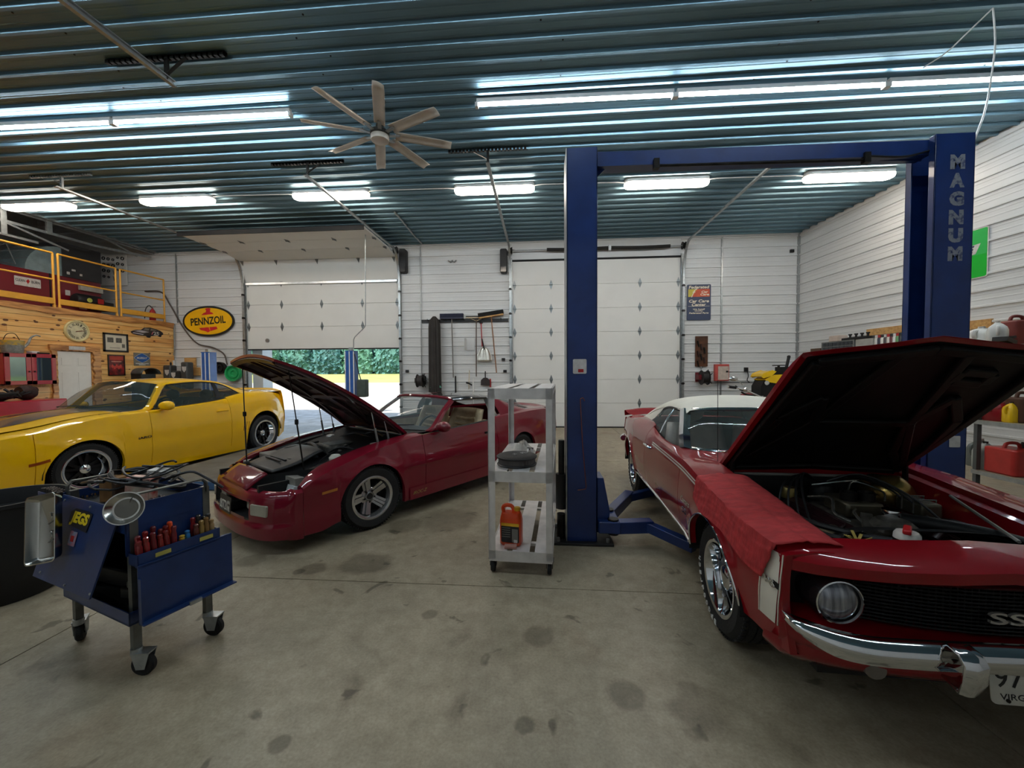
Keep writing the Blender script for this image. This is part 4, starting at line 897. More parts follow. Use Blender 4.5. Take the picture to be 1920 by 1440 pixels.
# --- bonnet
H9 = radians(40); HB9 = Vector((0, .56, .915))
def h9(w, t, dz=0):
    hw_ = .597 - .012 * t; s = -1.31 * t + .045 * abs(w) ** 2 * t - .03 * max(0, 1 - abs(w) / .5) * t; x = w * hw_
    z = .02 * (1 - w * w) + .010 * max(0, 1 - abs(w) / (.42 - .14 * t)) * (.5 + .5 * t) + dz - .06 * max(0, t - .9) * 5 * (dz > -.01)
    return Vector((x, HB9.y + s * cos(H9) + z * sin(H9), HB9.z - s * sin(H9) + z * cos(H9)))
NJ = 20
rows = [[h9(-1 + 2 * j / NJ, t / 14) for j in range(NJ + 1)] for t in range(15)]
hood = MB().grid(rows).obj('hood', RED, red, smooth=20)
loop = [(-1 + 2 * j / NJ, 0) for j in range(NJ + 1)] + [(1, t / 14) for t in range(1, 15)] + [(1 - 2 * j / NJ, 1) for j in range(1, NJ + 1)] + [(-1, 1 - t / 14) for t in range(1, 14)]
MB().grid([[h9(w, t) for w, t in loop], [h9(w, t, -.028) for w, t in loop], [h9(w * .95, .012 + t * .965, -.034) for w, t in loop]], cu=True).obj('hood_edge', RED, hood, smooth=30)
UND = mat('black bonnet underside', (15, 15, 15), .5, var=.25, spec=.35)
MB().grid([[h9((-1 + 2 * j / NJ) * .95, .012 + .965 * t / 14, -.036 - (.0 if (j in (0, NJ) or t in (0, 14)) else .006)) for j in range(NJ + 1)] for t in range(15)]).obj('hood_liner', UND, hood)
def h9bar(pts, wd=.05, h=.03):
    P = [h9(w, t, -.055) for w, t in pts]
    return ribbon('brace', hood, UND, P, wd, h, (0, sin(H9), cos(H9)), smooth=0, bevel=.008)
for pts in ([(-.9, .05), (-.9, .5), (-.86, .95)], [(.9, .05), (.9, .5), (.86, .95)], [(-.86, .95), (0, .95), (.86, .95)], [(-.9, .05), (0, .05), (.9, .05)],
            [(-.9, .1), (-.45, .5), (-.25, .95)], [(.9, .1), (.45, .5), (.25, .95)], [(.9, .08), (.62, .25), (.42, .5), (.55, .7), (.8, .55), (.9, .3)], [(-.9, .08), (-.62, .25), (-.42, .5), (-.55, .7), (-.8, .55), (-.9, .3)],
            [(-.45, .5), (.45, .5)], [(.35, .86), (.6, .86), (.6, .8), (.35, .8), (.35, .86)]): h9bar(pts)
for sg in (1, -1):
    MB().bar((sg * .56, .42, .76), h9(sg * .93, .13, -.03), .012, .035).bar((sg * .57, .60, .80), h9(sg * .93, .03, -.03), .012, .035).obj('hood_hinge', DARKST, red)
    MB().tube([(sg * .555, .40, .74), (sg * .555, .50, .83)], .03, 8).obj('hinge_spring', DARKST, red)
# --- cowl, engine bay
MB().grid(loft([sym([(0, .50, .93), (.3, .50, .925), (.6, .52, .90)]), sym([(0, .60, .955), (.3, .61, .95), (.6, .62, .925)]), sym([(0, .78, .952), (.3, .82, .952), (.6, .92, .945), (.74, 1.05, .945)])], 20, 8)).obj('cowl_panel', RED, red, smooth=50)
MB().grid([sym([(0, .50, .93), (.6, .52, .90)]), sym([(0, .505, .86), (.6, .52, .86)])]).obj('cowl_face', RED, red)
MB().tube([(-.58, .485, .868), (-.3, .475, .872), (.3, .475, .872), (.58, .485, .868)], .011, 8).obj('cowl_seal', mat('dull grey seal', (130, 128, 122), .5), red)
MB().bb((-.60, .47, .3), (.60, .50, .87)).obj('firewall', BAY, red)
MB().bb((-.60, -.62, .3), (.60, -.58, .80)).obj('radiator_support', BAY, red)
MB().bb((-.6, -.6, .22), (.6, 3.4, .36)).obj('underbody', BAY, red)
for sg in (1, -1): MB().grid([[(sg * (hs9(y) + .01), y, top9(y)[1] - .03), (sg * (hs9(y) - .03), y, top9(y)[1] - .05), (sg * (hs9(y) - .07), y, .70), (sg * .42, y, .50), (sg * .40, y, .3)] for y in [-.6 + 1.1 * k / 8 for k in range(9)]]).obj('inner_fender', RED if sg > 0 else BAY, red)
IRON = mat('grey cast engine', (98, 94, 86), .5, .4, var=.3, vs=20)
MB().box((0, .02, .52), (.36, .66, .36)).obj('engine_block', BAY, red, bevel=.03)
MB().box((0, .05, .70), (.26, .5, .09)).obj('intake_manifold', IRON, red, bevel=.025)
for sg in (1, -1):
    m = Matrix.Translation((sg * .245, .03, .685)) @ Matrix.Rotation(sg * radians(32), 4, 'Y')
    b = MB().at(m); b.prism(rrect(.165, .56, .03), 0, .06).prism(rrect(.125, .50, .025), .06, .075)
    b.obj('valve_cover', mat('black maroon valve cover', (46, 20, 24), .4, .2, coat=.3), red, bevel=.008)
    for k in range(3): MB().at(m).bb((-.045 + .03 * k, -.22, .075), (-.035 + .03 * k, .22, .082)).obj('cover_rib', mat('black maroon valve cover', 0), red)
MB().at(Matrix.Translation((-.24, .30, .76))).lathe([(.0, .07), (.035, .07), (.045, .05), (.045, 0)], 20).obj('breather_cap', mat('tarnished brass', (150, 132, 78), .35, .8), red)
MB().box((0, .08, .79), (.20, .22, .09)).obj('carburettor', mat('zinc carburettor', (120, 112, 94), .4, .7, var=.25), red, bevel=.015)
for x in (-.05, .05): MB().lathe([(.042, .0), (.042, .05), (.036, .05), (.034, .01), (0, .01)], 20, 'z', (x, .04, .835)).obj('carb_throat', DARKST, red)
MB().lathe([(.07, 0), (.07, .06), (.06, .10), (.03, .12), (0, .12)], 20, 'z', (.0, .36, .74)).obj('distributor', BLACKM, red)
for k in range(4):
    for sg in (1, -1):
        MB().tube(cr([(sg * .03, .36, .86), (sg * (.14 + .01 * k), .36 - .03 * k, .90 + .012 * k), (sg * (.30), .26 - .07 * k, .86), (sg * (.37), .18 - .12 * k, .70)], 12), .0065, 6).obj('plug_wire', mat('engine rubber hose', 0), red)
for pts, r in (([(-.18, .2, .80), (-.14, .05, .84), (-.2, -.08, .79), (-.16, -.15, .77)], .008), ([(-.05, -.02, .80), (-.12, -.12, .80), (-.10, -.22, .74)], .008), ([(.0, .12, .86), (.1, .22, .90), (.22, .16, .86), (.12, .0, .85)], .006), ([(-.1, .3, .85), (.05, .25, .89), (.2, .32, .88), (.3, .42, .84)], .007), ([(.25, -.12, .72), (.35, -.05, .76), (.42, -.2, .74), (.36, -.3, .70)], .008)):
    MB().tube(cr(pts, 14), r, 7).obj('fuel_line', mat('bright steel line', (196, 194, 186), .25, .9), red)
MB().at(Matrix.Translation((.38, .40, .80))).lathe([(.0, -.20), (.06, -.195), (.10, -.17), (.125, -.12), (.128, -.10), (.115, -.06), (.10, .05), (0, .06)], 32, 'y').obj('brake_booster', mat('gold cadmium', (176, 146, 84), .25, .9, var=.12, vs=10), red)
MB().box((.38, .10, .79), (.11, .19, .085)).obj('master_cylinder', mat('zinc carburettor', 0), red, bevel=.015)
for y in (.06, .14): MB().tube([(.32, y, .76), (.32, y, .842), (.44, y, .842), (.44, y, .76)], .005, 6).obj('bail_wire', mat('bright steel line', 0), red)
MB().box((-.05, -.33, .70), (.24, .16, .14)).obj('water_pump', IRON, red, bevel=.03)
MB().lathe([(.10, 0), (.11, .02), (.10, .06), (.07, .085), (0, .09)], 24, 'z', (-.02, -.24, .735)).obj('front_cover', IRON, red)
MB().lathe([(.04, 0), (.045, .04), (.04, .06), (0, .06)], 20, 'z', (.03, -.16, .79)).obj('thermostat_housing', CHROME, red)
MB().tube(cr([(.06, -.17, .80), (.18, -.22, .80), (.36, -.34, .79), (.52, -.50, .76)], 14), .036, 12).obj('radiator_hose', HOSE, red)
MB().tube(cr([(.20, -.10, .74), (.36, -.18, .73), (.55, -.33, .73)], 10), .045, 12).obj('air_duct', HOSE, red)
MB().bar((-.18, -.34, .72), (-.08, -.14, .80), .05, .045).obj('alternator_bracket', IRON, red)
MB().lathe([(.07, -.05), (.07, .06), (.05, .08), (0, .08)], 20, 'y', (-.30, -.26, .70)).obj('alternator', mat('zinc carburettor', 0), red)
MB().bb((-.46, -.585, .795), (.50, -.50, .822)).obj('radiator_tank', mat('black radiator tank', (40, 40, 42), .35, .6), red, bevel=.012)
MB().bb((-.18, -.57, .822), (.40, -.53, .828)).obj('radiator_strap', mat('bright steel line', 0), red)
rc = MB().lathe([(.0, .035), (.04, .033), (.048, .02), (.05, .0)], 24, 'z', (-.16, -.50, .825)).obj('radiator_cap', mat('white radiator cap', (214, 208, 200), .4), red)
MB().box((-.16, -.50, .866), (.03, .10, .022), (0, 0, -.7)).obj('cap_lever', mat('red plastic', (190, 30, 34), .4), rc, bevel=.006)
MB().grid(loft([[(-.40, -.44, .62), (-.40, -.44, .80), (0, -.44, .84), (.40, -.44, .80), (.40, -.44, .62)], [(-.34, -.30, .62), (-.34, -.30, .77), (0, -.30, .80), (.34, -.30, .77), (.34, -.30, .62)]], 16, 4)).obj('fan_shroud', HOSE, red)
MB().tube(cr([(-.50, .42, .82), (-.46, .1, .80), (-.44, -.2, .79), (-.30, -.42, .80), (-.22, -.5, .81)], 14), .016, 8).obj('heater_hose', HOSE, red)
MB().tube(cr([(-.54, .40, .80), (-.50, .1, .77), (-.49, -.2, .76), (-.36, -.46, .78)], 14), .014, 8).obj('heater_hose', HOSE, red)
MB().tube([(.30, -.50, .83), (.55, .10, .86)], .008, 6).obj('brace_rod', mat('dull grey seal', 0), red)
lb = MB()
for k in range(9): lb.bar((-.40, -.54, .815), (-.40 + .05 * cos(k * .7), -.54 + .05 * sin(k * .7), .83 + .01 * (k % 3)), .012, .003)
lb.obj('dry_leaf', mat('dry leaf', (150, 130, 60), .8), red)
# --- glasshouse
def GB(k): return sym([(0, .74 + k, .955), (.3, .79 + k, .955), (.55, .90 + k, .95), (.70, 1.06 + k, .945)])
WSB = GB(0); WST = sym([(0, 1.30, 1.262), (.3, 1.33, 1.258), (.50, 1.38, 1.248), (.575, 1.44, 1.235)])
mid = [tuple((Vector(a) + Vector(b)) / 2 + Vector((0, -.03, .03))) for a, b in zip(WSB, WST)]
MB().grid(loft([WSB, mid, WST], 20, 10)).obj('windshield', GLASS, red)
MB().tube(cr(WSB, 24), .016, 8).obj('windshield_trim', CHROME, red); MB().tube(cr([(x, y - .008, z) for x, y, z in WST], 24), .02, 8).obj('windshield_header', CHROME, red)
for sg in (1, -1):
    b = MB(); ap = cr([(.715, 1.02, .945), (.68, 1.16, 1.05), (.63, 1.31, 1.15), (.585, 1.45, 1.245)], 12)
    b.grid([[(sg * (x - .055), y - .05, z + .008), (sg * (x), y - .035, z + .018), (sg * (x + .018), y + .03, z), (sg * (x - .01), y + .075, z - .012), (sg * (x - .045), y + .02, z - .012)] for x, y, z in ap], cu=True); b.obj('a_pillar', CHROME, red, smooth=50)
    # door glass and quarter glass
    gl = lambda y: (itp([(1.06, .72), (1.9, .745), (2.05, .74)], y), itp(B9.zt, y) + .012)
    top_ = lambda y: (itp([(1.06, .70), (1.45, .588), (1.7, .60), (2.0, .61), (2.15, .63)], y), itp([(1.06, .97), (1.45, 1.232), (1.75, 1.235), (2.0, 1.20), (2.15, 1.10)], y))
    def gp(y, t):
        a, c = gl(y), top_(y); return (sg * (a[0] + (c[0] - a[0]) * t + .012 * sin(pi * t)), y, a[1] + (c[1] - a[1]) * t)
    MB().grid([[gp(1.08 + (1.66 - 1.08) * k / 12, t / 6) for t in range(7)] for k in range(13)]).obj('door_glass', CLEARG, red)
    MB().grid([[gp(1.68 + (2.14 - 1.68) * k / 10, t / 6) for t in range(7)] for k in range(11)]).obj('quarter_glass', CLEARG, red)
    MB().tube([gp(1.67, t / 6) for t in range(7)], .008, 6).obj('glass_edge', CHROME, red)
    MB().tube([gp(y, 1.0) for y in [1.44 + .71 * k / 12 for k in range(13)]], .014, 6).obj('roof_seal', BLACKM, red)
TS = [(1.34, .575, 1.238, 1.268), (1.40, .59, 1.25, 1.30), (1.62, .60, 1.258, 1.355), (2.0, .61, 1.235, 1.352), (2.35, .62, 1.17, 1.29), (2.7, .635, 1.075, 1.16), (2.98, .65, .995, 1.02)]
rows = [sym([(0, y, c), (w * .4, y, e + (c - e) * .93), (w * .75, y, e + (c - e) * .66), (w * .93, y, e + (c - e) * .28), (w, y + .0, e), (w + .006, y, e - .02)]) for y, w, e, c in TS]
MB().grid(loft(rows, 28, 24)).obj('convertible_top', VINYL, red, smooth=60)
for sg in (1, -1):
    up_ = cr([(sg * .61, 1.98, 1.225), (sg * .62, 2.35, 1.15), (sg * .635, 2.7, 1.055), (sg * .65, 2.98, .98)], 12)
    lo_ = cr([(sg * .645, 2.10, 1.135), (sg * .70, 2.20, 1.05), (sg * .68, 2.6, 1.04), (sg * .66, 3.0, 1.0)], 12)
    MB().grid([[a.lerp(b, t / 4) for t in range(5)] for a, b in zip(up_, lo_)]).obj('top_quarter', VINYL, red)
# --- tail
MB().grid(loft([sym([(0, 2.95, 1.01), (.4, 2.95, 1.01), (.66, 2.9, 1.0)]), sym([(0, 3.3, .985), (.4, 3.3, .985), (.66, 3.3, .965)]), sym([(0, 3.74, .93), (.4, 3.74, .93), (.66, 3.7, .91)])], 14, 8)).obj('boot_lid', RED, red)
MB().grid(loft([sym([(0, 3.42, .985), (.5, 3.42, .985), (.70, 3.40, .97)]), sym([(0, 3.52, 1.015), (.5, 3.52, 1.015), (.76, 3.49, .995)]), sym([(0, 3.66, 1.06), (.5, 3.66, 1.06), (.78, 3.62, 1.03)]), sym([(0, 3.68, 1.05), (.5, 3.68, 1.05), (.785, 3.645, 1.01)]), sym([(0, 3.68, .97), (.5, 3.68, .97), (.78, 3.64, .94)])], 16, 12)).obj('rear_spoiler', RED, red)
MB().grid(loft([sym([(0, 3.76, .93), (.5, 3.76, .93), (.76, 3.70, .91)]), sym([(0, 3.80, .7), (.5, 3.79, .7), (.775, 3.72, .7)]), sym([(0, 3.76, .45), (.5, 3.75, .45), (.76, 3.70, .46)])], 14, 6)).obj('tail_panel', RED, red)
MB().tube(cr(sym([(0, 3.86, .60), (.5, 3.85, .60), (.74, 3.80, .60), (.80, 3.70, .60), (.81, 3.58, .60)]), 30), .042, 10).obj('rear_bumper', CHROME, red)
# --- cabin
MB().bb((-.70, .6, .38), (.70, 2.8, .42)).bb((-.7, 2.6, .4), (.7, 2.64, .95)).obj('cabin_floor', DARKIN, red)
MB().grid(loft([sym([(0, .80, .945), (.7, 1.05, .935)]), sym([(0, 1.05, .93), (.7, 1.15, .92)]), sym([(0, 1.08, .78), (.7, 1.16, .78)])], 10, 6)).obj('dashboard', mat('dark cabin trim', 0), red)
CREAM = mat('cream vinyl', (214, 208, 196), .5, var=.06)
seat(red, .34, 1.80, .46, CREAM, .22); seat(red, -.34, 1.80, .46, CREAM, .22)
MB().bb((-.6, 2.35, .55), (.6, 2.5, .98)).obj('rear_bench', CREAM, red, bevel=.05)
MB().tube(arc((0, 0, 0), .19, 0, 2 * pi, 28, 'xz'), .013, 8).obj('steering_wheel', BLACKM, red, loc=(.34, 1.32, .93), rot=(radians(-25), 0, 0))
MB().tube([(-.5, .80, .975), (-.3, .82, .985), (-.1, .85, 1.0), (.02, .86, 1.02)], .008, 6).obj('wiper', CHROME, red)
MB().tube([(.1, .80, .975), (.3, .85, .985), (.5, .94, 1.0)], .008, 6).obj('wiper', CHROME, red)
MB().tube([(-.60, .56, .92), (-.60, .575, 1.55)], .0022, 5).obj('aerial', DARKST, red)
mirror(red, 1, CHROME, .80, 1.15, .99, .7)
BT = [('BFGoodrich', radians(268), radians(9.5)), ('Radial T/A', radians(92), radians(9))]
for sg in (1, -1):
    wheel(red, .812, 0, .335, .26, .215, 'rally', sg, white=BT); wheel(red, .812, 2.80, .34, .30, .215, 'rally', sg, white=BT)
# red cloth fender cover lying over the near wing
cv = MB(); NYC, NT = 40, 44; rows = []
for i in range(NYC + 1):
    u = i / NYC; y = .20 - .87 * u; r = []
    inner = hs9(y) - .06; zi = top9(y)[1]
    yy = max(-.69, y); zt_ = itp(B9.zt, yy); drop = .13 + .02 * u + .012 * sin(9 * u)
    ws_ = B9.W(yy, zt_)
    for j in range(NT + 1):
        v = j / NT
        if v < .5:
            t = v / .5; w = inner + (ws_ - inner) * t; tt = (w - hs9(yy)) / (ws_ - hs9(yy))
            z = zt_ + .022 * (1 - max(0, tt) ** 2) if w > hs9(yy) else zi - (hs9(yy) - w) * .25
            off = .014 + .012 * max(0, (u - .7) / .3) + .006 * (t > .5)
            p = Vector((-(w + .004), y, z + off))
        else:
            t = (v - .5) / .5; z = zt_ - drop * t; w = B9.W(yy, z) + .018 + .012 * t
            p = Vector((-w, y + .07 * t * u ** 4, z + (.020 + .012 * max(0, (u - .7) / .3)) * (1 - t)))
        wr = .0045 * sin(26 * v + 9 * sin(5 * u) + 3 * u) + .003 * sin(47 * v + 20 * u) + .005 * sin(14 * u + 6 * v) ** 3 * (v > .5)
        p += Vector((-.5, 0, .8)) * abs(wr) * 1.0; r.append(A9 and p)
    rows.append(r)
fc = cv.grid(rows).obj('fender_cover', mat('faded red shop cloth', (178, 50, 52), .85, var=.16, vs=11, stretch=(1, 3, 1), bump=.35, bs=26), None, smooth=70, solid=-.004)
fc.location = red.location; fc.rotation_euler = (0, 0, A9); tag(fc, 'faded red cloth cover draped over the wing of the red convertible', 'fender cover')
# ================================================================ yellow modern muscle coupe
YEL = mat('bright yellow clearcoat', (238, 184, 4), .42, coat=1.0, var=.02, vs=3, spec=.12)
STRP = mat('dark grey bonnet stripe', (44, 44, 50), .3, coat=.9, var=.05)
AY = radians(-5.6)
yel = thing('yellow_coupe', 'bright yellow modern muscle coupe with dark bonnet stripes beside the knotty pine wall', 'car', (-6.999, 4.84, 0), AY)
def insY(y, z):
    a = 0
    if z > .72: a += (z - .72) * .16
    if z > .98: a += (z - .98) ** 2 * 1.6
    if z < .50: a += (.50 - z) * .14
    a += .012 * math.exp(-((z - .60) / .09) ** 2) * (1 if .6 < y < 2.3 else 0)
    return a
BY = Body(hw=[(-.95, .72), (-.85, .80), (-.7, .86), (-.5, .90), (-.2, .925), (.1, .935), (.6, .93), (1.4, .92), (2.1, .93), (2.6, .955), (3.0, .96), (3.35, .92), (3.6, .84)],
          zb=[(-.95, .17), (-.5, .14), (.5, .14), (2.4, .12), (2.6, .16), (3.4, .22), (3.6, .30)],
          zt=[(-.95, .80), (-.8, .85), (-.35, .915), (0, .985), (.3, 1.02), (.8, 1.035), (1.35, 1.065), (1.9, 1.10), (2.2, 1.135), (2.5, 1.185), (2.75, 1.21), (3.05, 1.215), (3.35, 1.195), (3.6, 1.15)],
          ins=insY, arches=[(0, .31, .425), (2.96, .40, .44)], flare=.012)
def hsY(y): return itp([(-.95, .55), (-.5, .62), (0, .68), (.7, .74)], y)
def topY(y): return (hsY(y), itp(BY.zt, y) + .03)
for sg in (1, -1):
    f = BY.panel('front_fender', yel, YEL, sg, -.50, .80, topY)
    d = BY.panel('door', yel, YEL, sg, .80, 2.19, lambda y: (.79, itp(BY.zt, y) + .015))
    q = BY.panel('rear_quarter', yel, YEL, sg, 2.19, 3.62, lambda y: (itp([(2.1, .78), (2.6, .74), (3.0, .66), (3.62, .60)], y), itp(BY.zt, y) + .035))
    fb_ = BY.panel('front_bumper_side', yel, YEL, sg, -.93, -.50, topY, ds=.03)
    BY.strip('side_marker', yel, mat('dark amber lens', (150, 70, 20), .25, coat=.6), sg, [[(-.56, z), (-.47, z + .01), (-.38, z + .03)] for z in (.50, .535)], .004)
    BY.strip('headlight', yel, mat('dark headlamp', (24, 24, 26), .12, coat=.8), sg, [[(-.90, z), (-.84, z + .005), (-.78, z + .01)] for z in (.62, .68, .74)], .004)
    for k in range(3):
        MB().grid([[(sg * (BY.W(2.40 + k * .05 + .035 * t, .50 + .17 * t) + (.008 if j == 1 else -.004)), 2.40 + k * .05 + .035 * t + (j - 1) * .012, .50 + .17 * t) for j in range(3)] for t in (0, .33, .66, 1)]).obj('gill', YEL, q)
        MB().grid([[(sg * (BY.W(2.42 + k * .05 + .035 * t, .50 + .17 * t) + .002), 2.416 + k * .05 + .035 * t + j * .01, .50 + .17 * t) for j in range(2)] for t in (0, .5, 1)]).obj('gill_slot', mat('dark amber lens', 0), q)
    MB().tube([(0, -.11, 0), (sg * .028, -.095, .002), (sg * .034, 0, .006), (sg * .028, .095, .002), (0, .11, 0)], .015, 8).obj('door_handle', YEL, d, loc=(sg * BY.W(2.03, .93), 2.03, .93))
    p = Vector((sg * (BY.W(.62, .655) + .003), .62, .655)); text('lettering', 'CAMARO', .034, BLACKM, yel, frame(p, (0, sg, .03), (sg, 0, 0)), w=.34, bold=.02, ext=.003)
    BY.well(yel, sg)
    mirror(yel, sg, YEL, .83, 1.00 if sg > 0 else 1.12, 1.115 if sg > 0 else 1.09, 1.15)
    BY.strip('sill_skirt', yel, YEL, sg, [[(.44 + 2.06 * k / 16, z) for k in range(17)] for z in (.125, .20, .245, .25)], .012)
# bonnet with cowl rise and twin stripes
HWS = [0, .12, .24, .36, .48, .58, .66, .72]
def hoodY(w, y, dz=0):
    e = itp(BY.zt, y) + .03; c = .05 + .02 * (y > .2)
    z = e + .035 * (1 - (abs(w) / .75) ** 2) + .022 * max(0, 1 - abs(abs(w) - .0) / .38) + dz
    return (w, y - .10 * (1 - (abs(w) / .75) ** 2), z)
ys = [-.92 + 1.44 * k / 20 for k in range(21)]
MB().grid([[hoodY(w * hsY(y) / .74, y) for w in [-.74 + 1.48 * j / 24 for j in range(25)]] for y in ys]).obj('hood', YEL, yel, smooth=40)
for sg in (1, -1): MB().grid([[hoodY(sg * (.03 + .40 * j / 6) * hsY(y) / .74, y, .004) for j in range(7)] for y in ys]).obj('hood_stripe', STRP, yel)
MB().grid(loft([sym([(0, .36, 1.10), (.4, .40, 1.088), (.76, .60, 1.05)]), sym([(0, .46, 1.10), (.4, .52, 1.088), (.79, .90, 1.06)])], 16, 3)).obj('cowl', BLACKM, yel)
# front face
R_ = lambda z, k=0: sym([(0, -1.10 + k, z), (.35, -1.08 + k, z), (.6, -1.02 + k, z), (.74, -.96 + k * .6, z)])
MB().grid(loft([R_(.86, .12), R_(.80, .02), R_(.74)], 20, 4) + loft([R_(.55, -.02), R_(.40, -.03), R_(.22, 0), R_(.15, .05)], 20, 8)).obj('front_fascia', YEL, yel)
MB().grid(loft([R_(.735, .05), R_(.56, .04)], 20, 3)).obj('grille', BLACKM, yel)
MB().grid(loft([R_(.34, -.04), R_(.24, -.01)], 20, 2)).obj('lower_intake', BLACKM, yel)
# glasshouse
WSB = sym([(0, .40, 1.085), (.4, .46, 1.08), (.66, .62, 1.065), (.785, .86, 1.055)]); WST = sym([(0, 1.02, 1.50), (.3, 1.04, 1.495), (.56, 1.09, 1.465), (.64, 1.17, 1.44)])
mid = [tuple((Vector(a) + Vector(b)) / 2 + Vector((0, -.03, .03))) for a, b in zip(WSB, WST)]
MB().grid(loft([WSB, mid, WST], 20, 10)).obj('windshield', GLASS, yel)
RM = sym([(0, 1.7, 1.545), (.3, 1.7, 1.54), (.57, 1.74, 1.505), (.645, 1.76, 1.475)]); RR = sym([(0, 2.25, 1.50), (.3, 2.25, 1.495), (.56, 2.26, 1.46), (.635, 2.25, 1.43)])
MB().grid(loft([WST, RM, RR], 20, 12)).obj('roof', YEL, yel)
BGB = sym([(0, 2.98, 1.26), (.35, 2.95, 1.26), (.6, 2.86, 1.25), (.66, 2.80, 1.245)])
MB().grid(loft([RR, [tuple((Vector(a) + Vector(b)) / 2 + Vector((0, .02, .03))) for a, b in zip(RR, BGB)], BGB], 20, 8)).obj('rear_window', GLASS, yel)
for sg in (1, -1):
    ap = cr([(.81, .72, 1.045), (.795, .86, 1.075), (.72, 1.03, 1.27), (.65, 1.18, 1.435), (.635, 1.34, 1.46)], 14)
    b = MB(); b.grid([[(sg * (x - .045), y - .04, z + .016), (sg * (x), y - .02, z + .016), (sg * (x + .012), y + .02, z), (sg * (x - .005), y + .045, z - .014), (sg * (x - .045), y + .03, z - .02)] for x, y, z in ap], cu=True); b.obj('a_pillar', YEL, yel, smooth=50)
    up_ = cr([(sg * .645, 1.20, 1.435), (sg * .655, 1.76, 1.472), (sg * .655, 2.05, 1.455)], 14); ur = cr([(sg * .615, 1.20, 1.46), (sg * .63, 1.76, 1.50), (sg * .63, 2.05, 1.485)], 14)
    MB().grid([[a, a.lerp(b_, .5) + Vector((sg * .008, 0, .004)), b_] for a, b_ in zip(up_, ur)]).obj('roof_rail', YEL, yel)
    lo = lambda y: Vector((sg * itp([(1.0, .805), (1.6, .80), (2.1, .79), (2.5, .75)], y), y, itp(BY.zt, y) + .02))
    hi = lambda y: Vector((sg * itp([(.92, .79), (1.20, .64), (1.76, .66), (2.05, .655), (2.25, .665), (2.52, .745)], y), y, itp([(.92, 1.085), (1.20, 1.425), (1.76, 1.468), (2.05, 1.447), (2.25, 1.40), (2.52, 1.235)], y)))
    gl = lambda y0, y1, n: [[lo(y).lerp(hi(y), t / 5) + Vector((sg * .014 * sin(pi * t / 5), 0, 0)) for t in range(6)] for y in [y0 + (y1 - y0) * k / n for k in range(n + 1)]]
    MB().grid(gl(.93, 2.02, 14)).obj('door_glass', GLASS, yel); MB().grid(gl(2.09, 2.50, 8)).obj('quarter_glass', GLASS, yel)
    MB().grid([[lo(y).lerp(hi(y), t / 5) + Vector((sg * (.014 * sin(pi * t / 5) + .006), 0, 0)) for t in range(6)] for y in (2.01, 2.10)]).obj('b_pillar', mat('black gloss', (20, 20, 22), .2, coat=.5), yel)
    MB().tube([hi(y) for y in [.93 + 1.58 * k / 24 for k in range(25)]], .010, 6).obj('window_seal', BLACKM, yel); MB().tube([lo(y) + Vector((sg * .004, 0, 0)) for y in [.93 + 1.57 * k / 16 for k in range(17)]], .010, 6).obj('belt_seal', BLACKM, yel)
    cp = [[Vector((sg * .635, 2.05, 1.485)), Vector((sg * .655, 2.05, 1.455))], [Vector((sg * .64, 2.3, 1.42)), Vector((sg * .67, 2.26, 1.405))], [Vector((sg * .66, 2.55, 1.325)), Vector((sg * .75, 2.53, 1.24))], [Vector((sg * .66, 2.82, 1.25)), Vector((sg * .80, 2.70, 1.215))]]
    MB().grid(loft(cp, 6, 16)).obj('c_pillar', YEL, yel)
    MB().grid(loft([[(sg * .75, 2.50, 1.20), (sg * .78, 2.6, 1.215)], [(sg * .66, 2.84, 1.245), (sg * .72, 2.9, 1.25)]], 4, 4)).obj('haunch_fill', YEL, yel)
# tail
MB().grid(loft([sym([(0, 2.96, 1.262), (.4, 2.94, 1.26), (.70, 2.80, 1.235)]), sym([(0, 3.3, 1.26), (.4, 3.29, 1.258), (.72, 3.22, 1.225)]), sym([(0, 3.62, 1.25), (.4, 3.61, 1.25), (.74, 3.52, 1.22)]), sym([(0, 3.74, 1.285), (.45, 3.72, 1.28), (.80, 3.58, 1.235)])], 16, 12)).obj('deck_spoiler', YEL, yel)
MB().grid(loft([sym([(0, 3.74, 1.285), (.45, 3.72, 1.28), (.80, 3.58, 1.235)]), sym([(0, 3.73, 1.20), (.45, 3.71, 1.19), (.83, 3.58, 1.15)]), sym([(0, 3.78, .85), (.5, 3.75, .85), (.84, 3.62, .84)]), sym([(0, 3.80, .6), (.5, 3.77, .6), (.85, 3.62, .6)]), sym([(0, 3.72, .28), (.5, 3.70, .28), (.82, 3.58, .3)])], 18, 14)).obj('rear_fascia', YEL, yel)
MB().bb((-.78, .6, .22), (.78, 2.7, .30)).bb((-.74, 2.5, .30), (.74, 2.56, 1.15)).obj('cabin_floor', DARKIN, yel)
MB().bb((-.8, -.7, .16), (.8, 3.4, .24)).obj('underbody', BLACKM, yel)
MB().grid(loft([sym([(0, .56, 1.06), (.74, .9, 1.04)]), sym([(0, 1.1, 1.08), (.74, 1.15, 1.05)]), sym([(0, 1.2, .9), (.74, 1.22, .9)])], 10, 6)).obj('dashboard', DARKIN, yel)
BS = mat('black seat cloth', (34, 34, 36), .7, var=.2)
seat(yel, .38, 1.95, .52, BS, .30, .52); seat(yel, -.38, 1.95, .52, BS, .30, .52)
MB().tube(arc((0, 0, 0), .19, 0, 2 * pi, 28, 'xz'), .016, 8).obj('steering_wheel', BLACKM, yel, loc=(.38, 1.38, 1.04), rot=(radians(-25), 0, 0))
MB().box((0, 1.18, 1.36), (.22, .03, .07)).obj('rear_view_mirror', BLACKM, yel, bevel=.01)
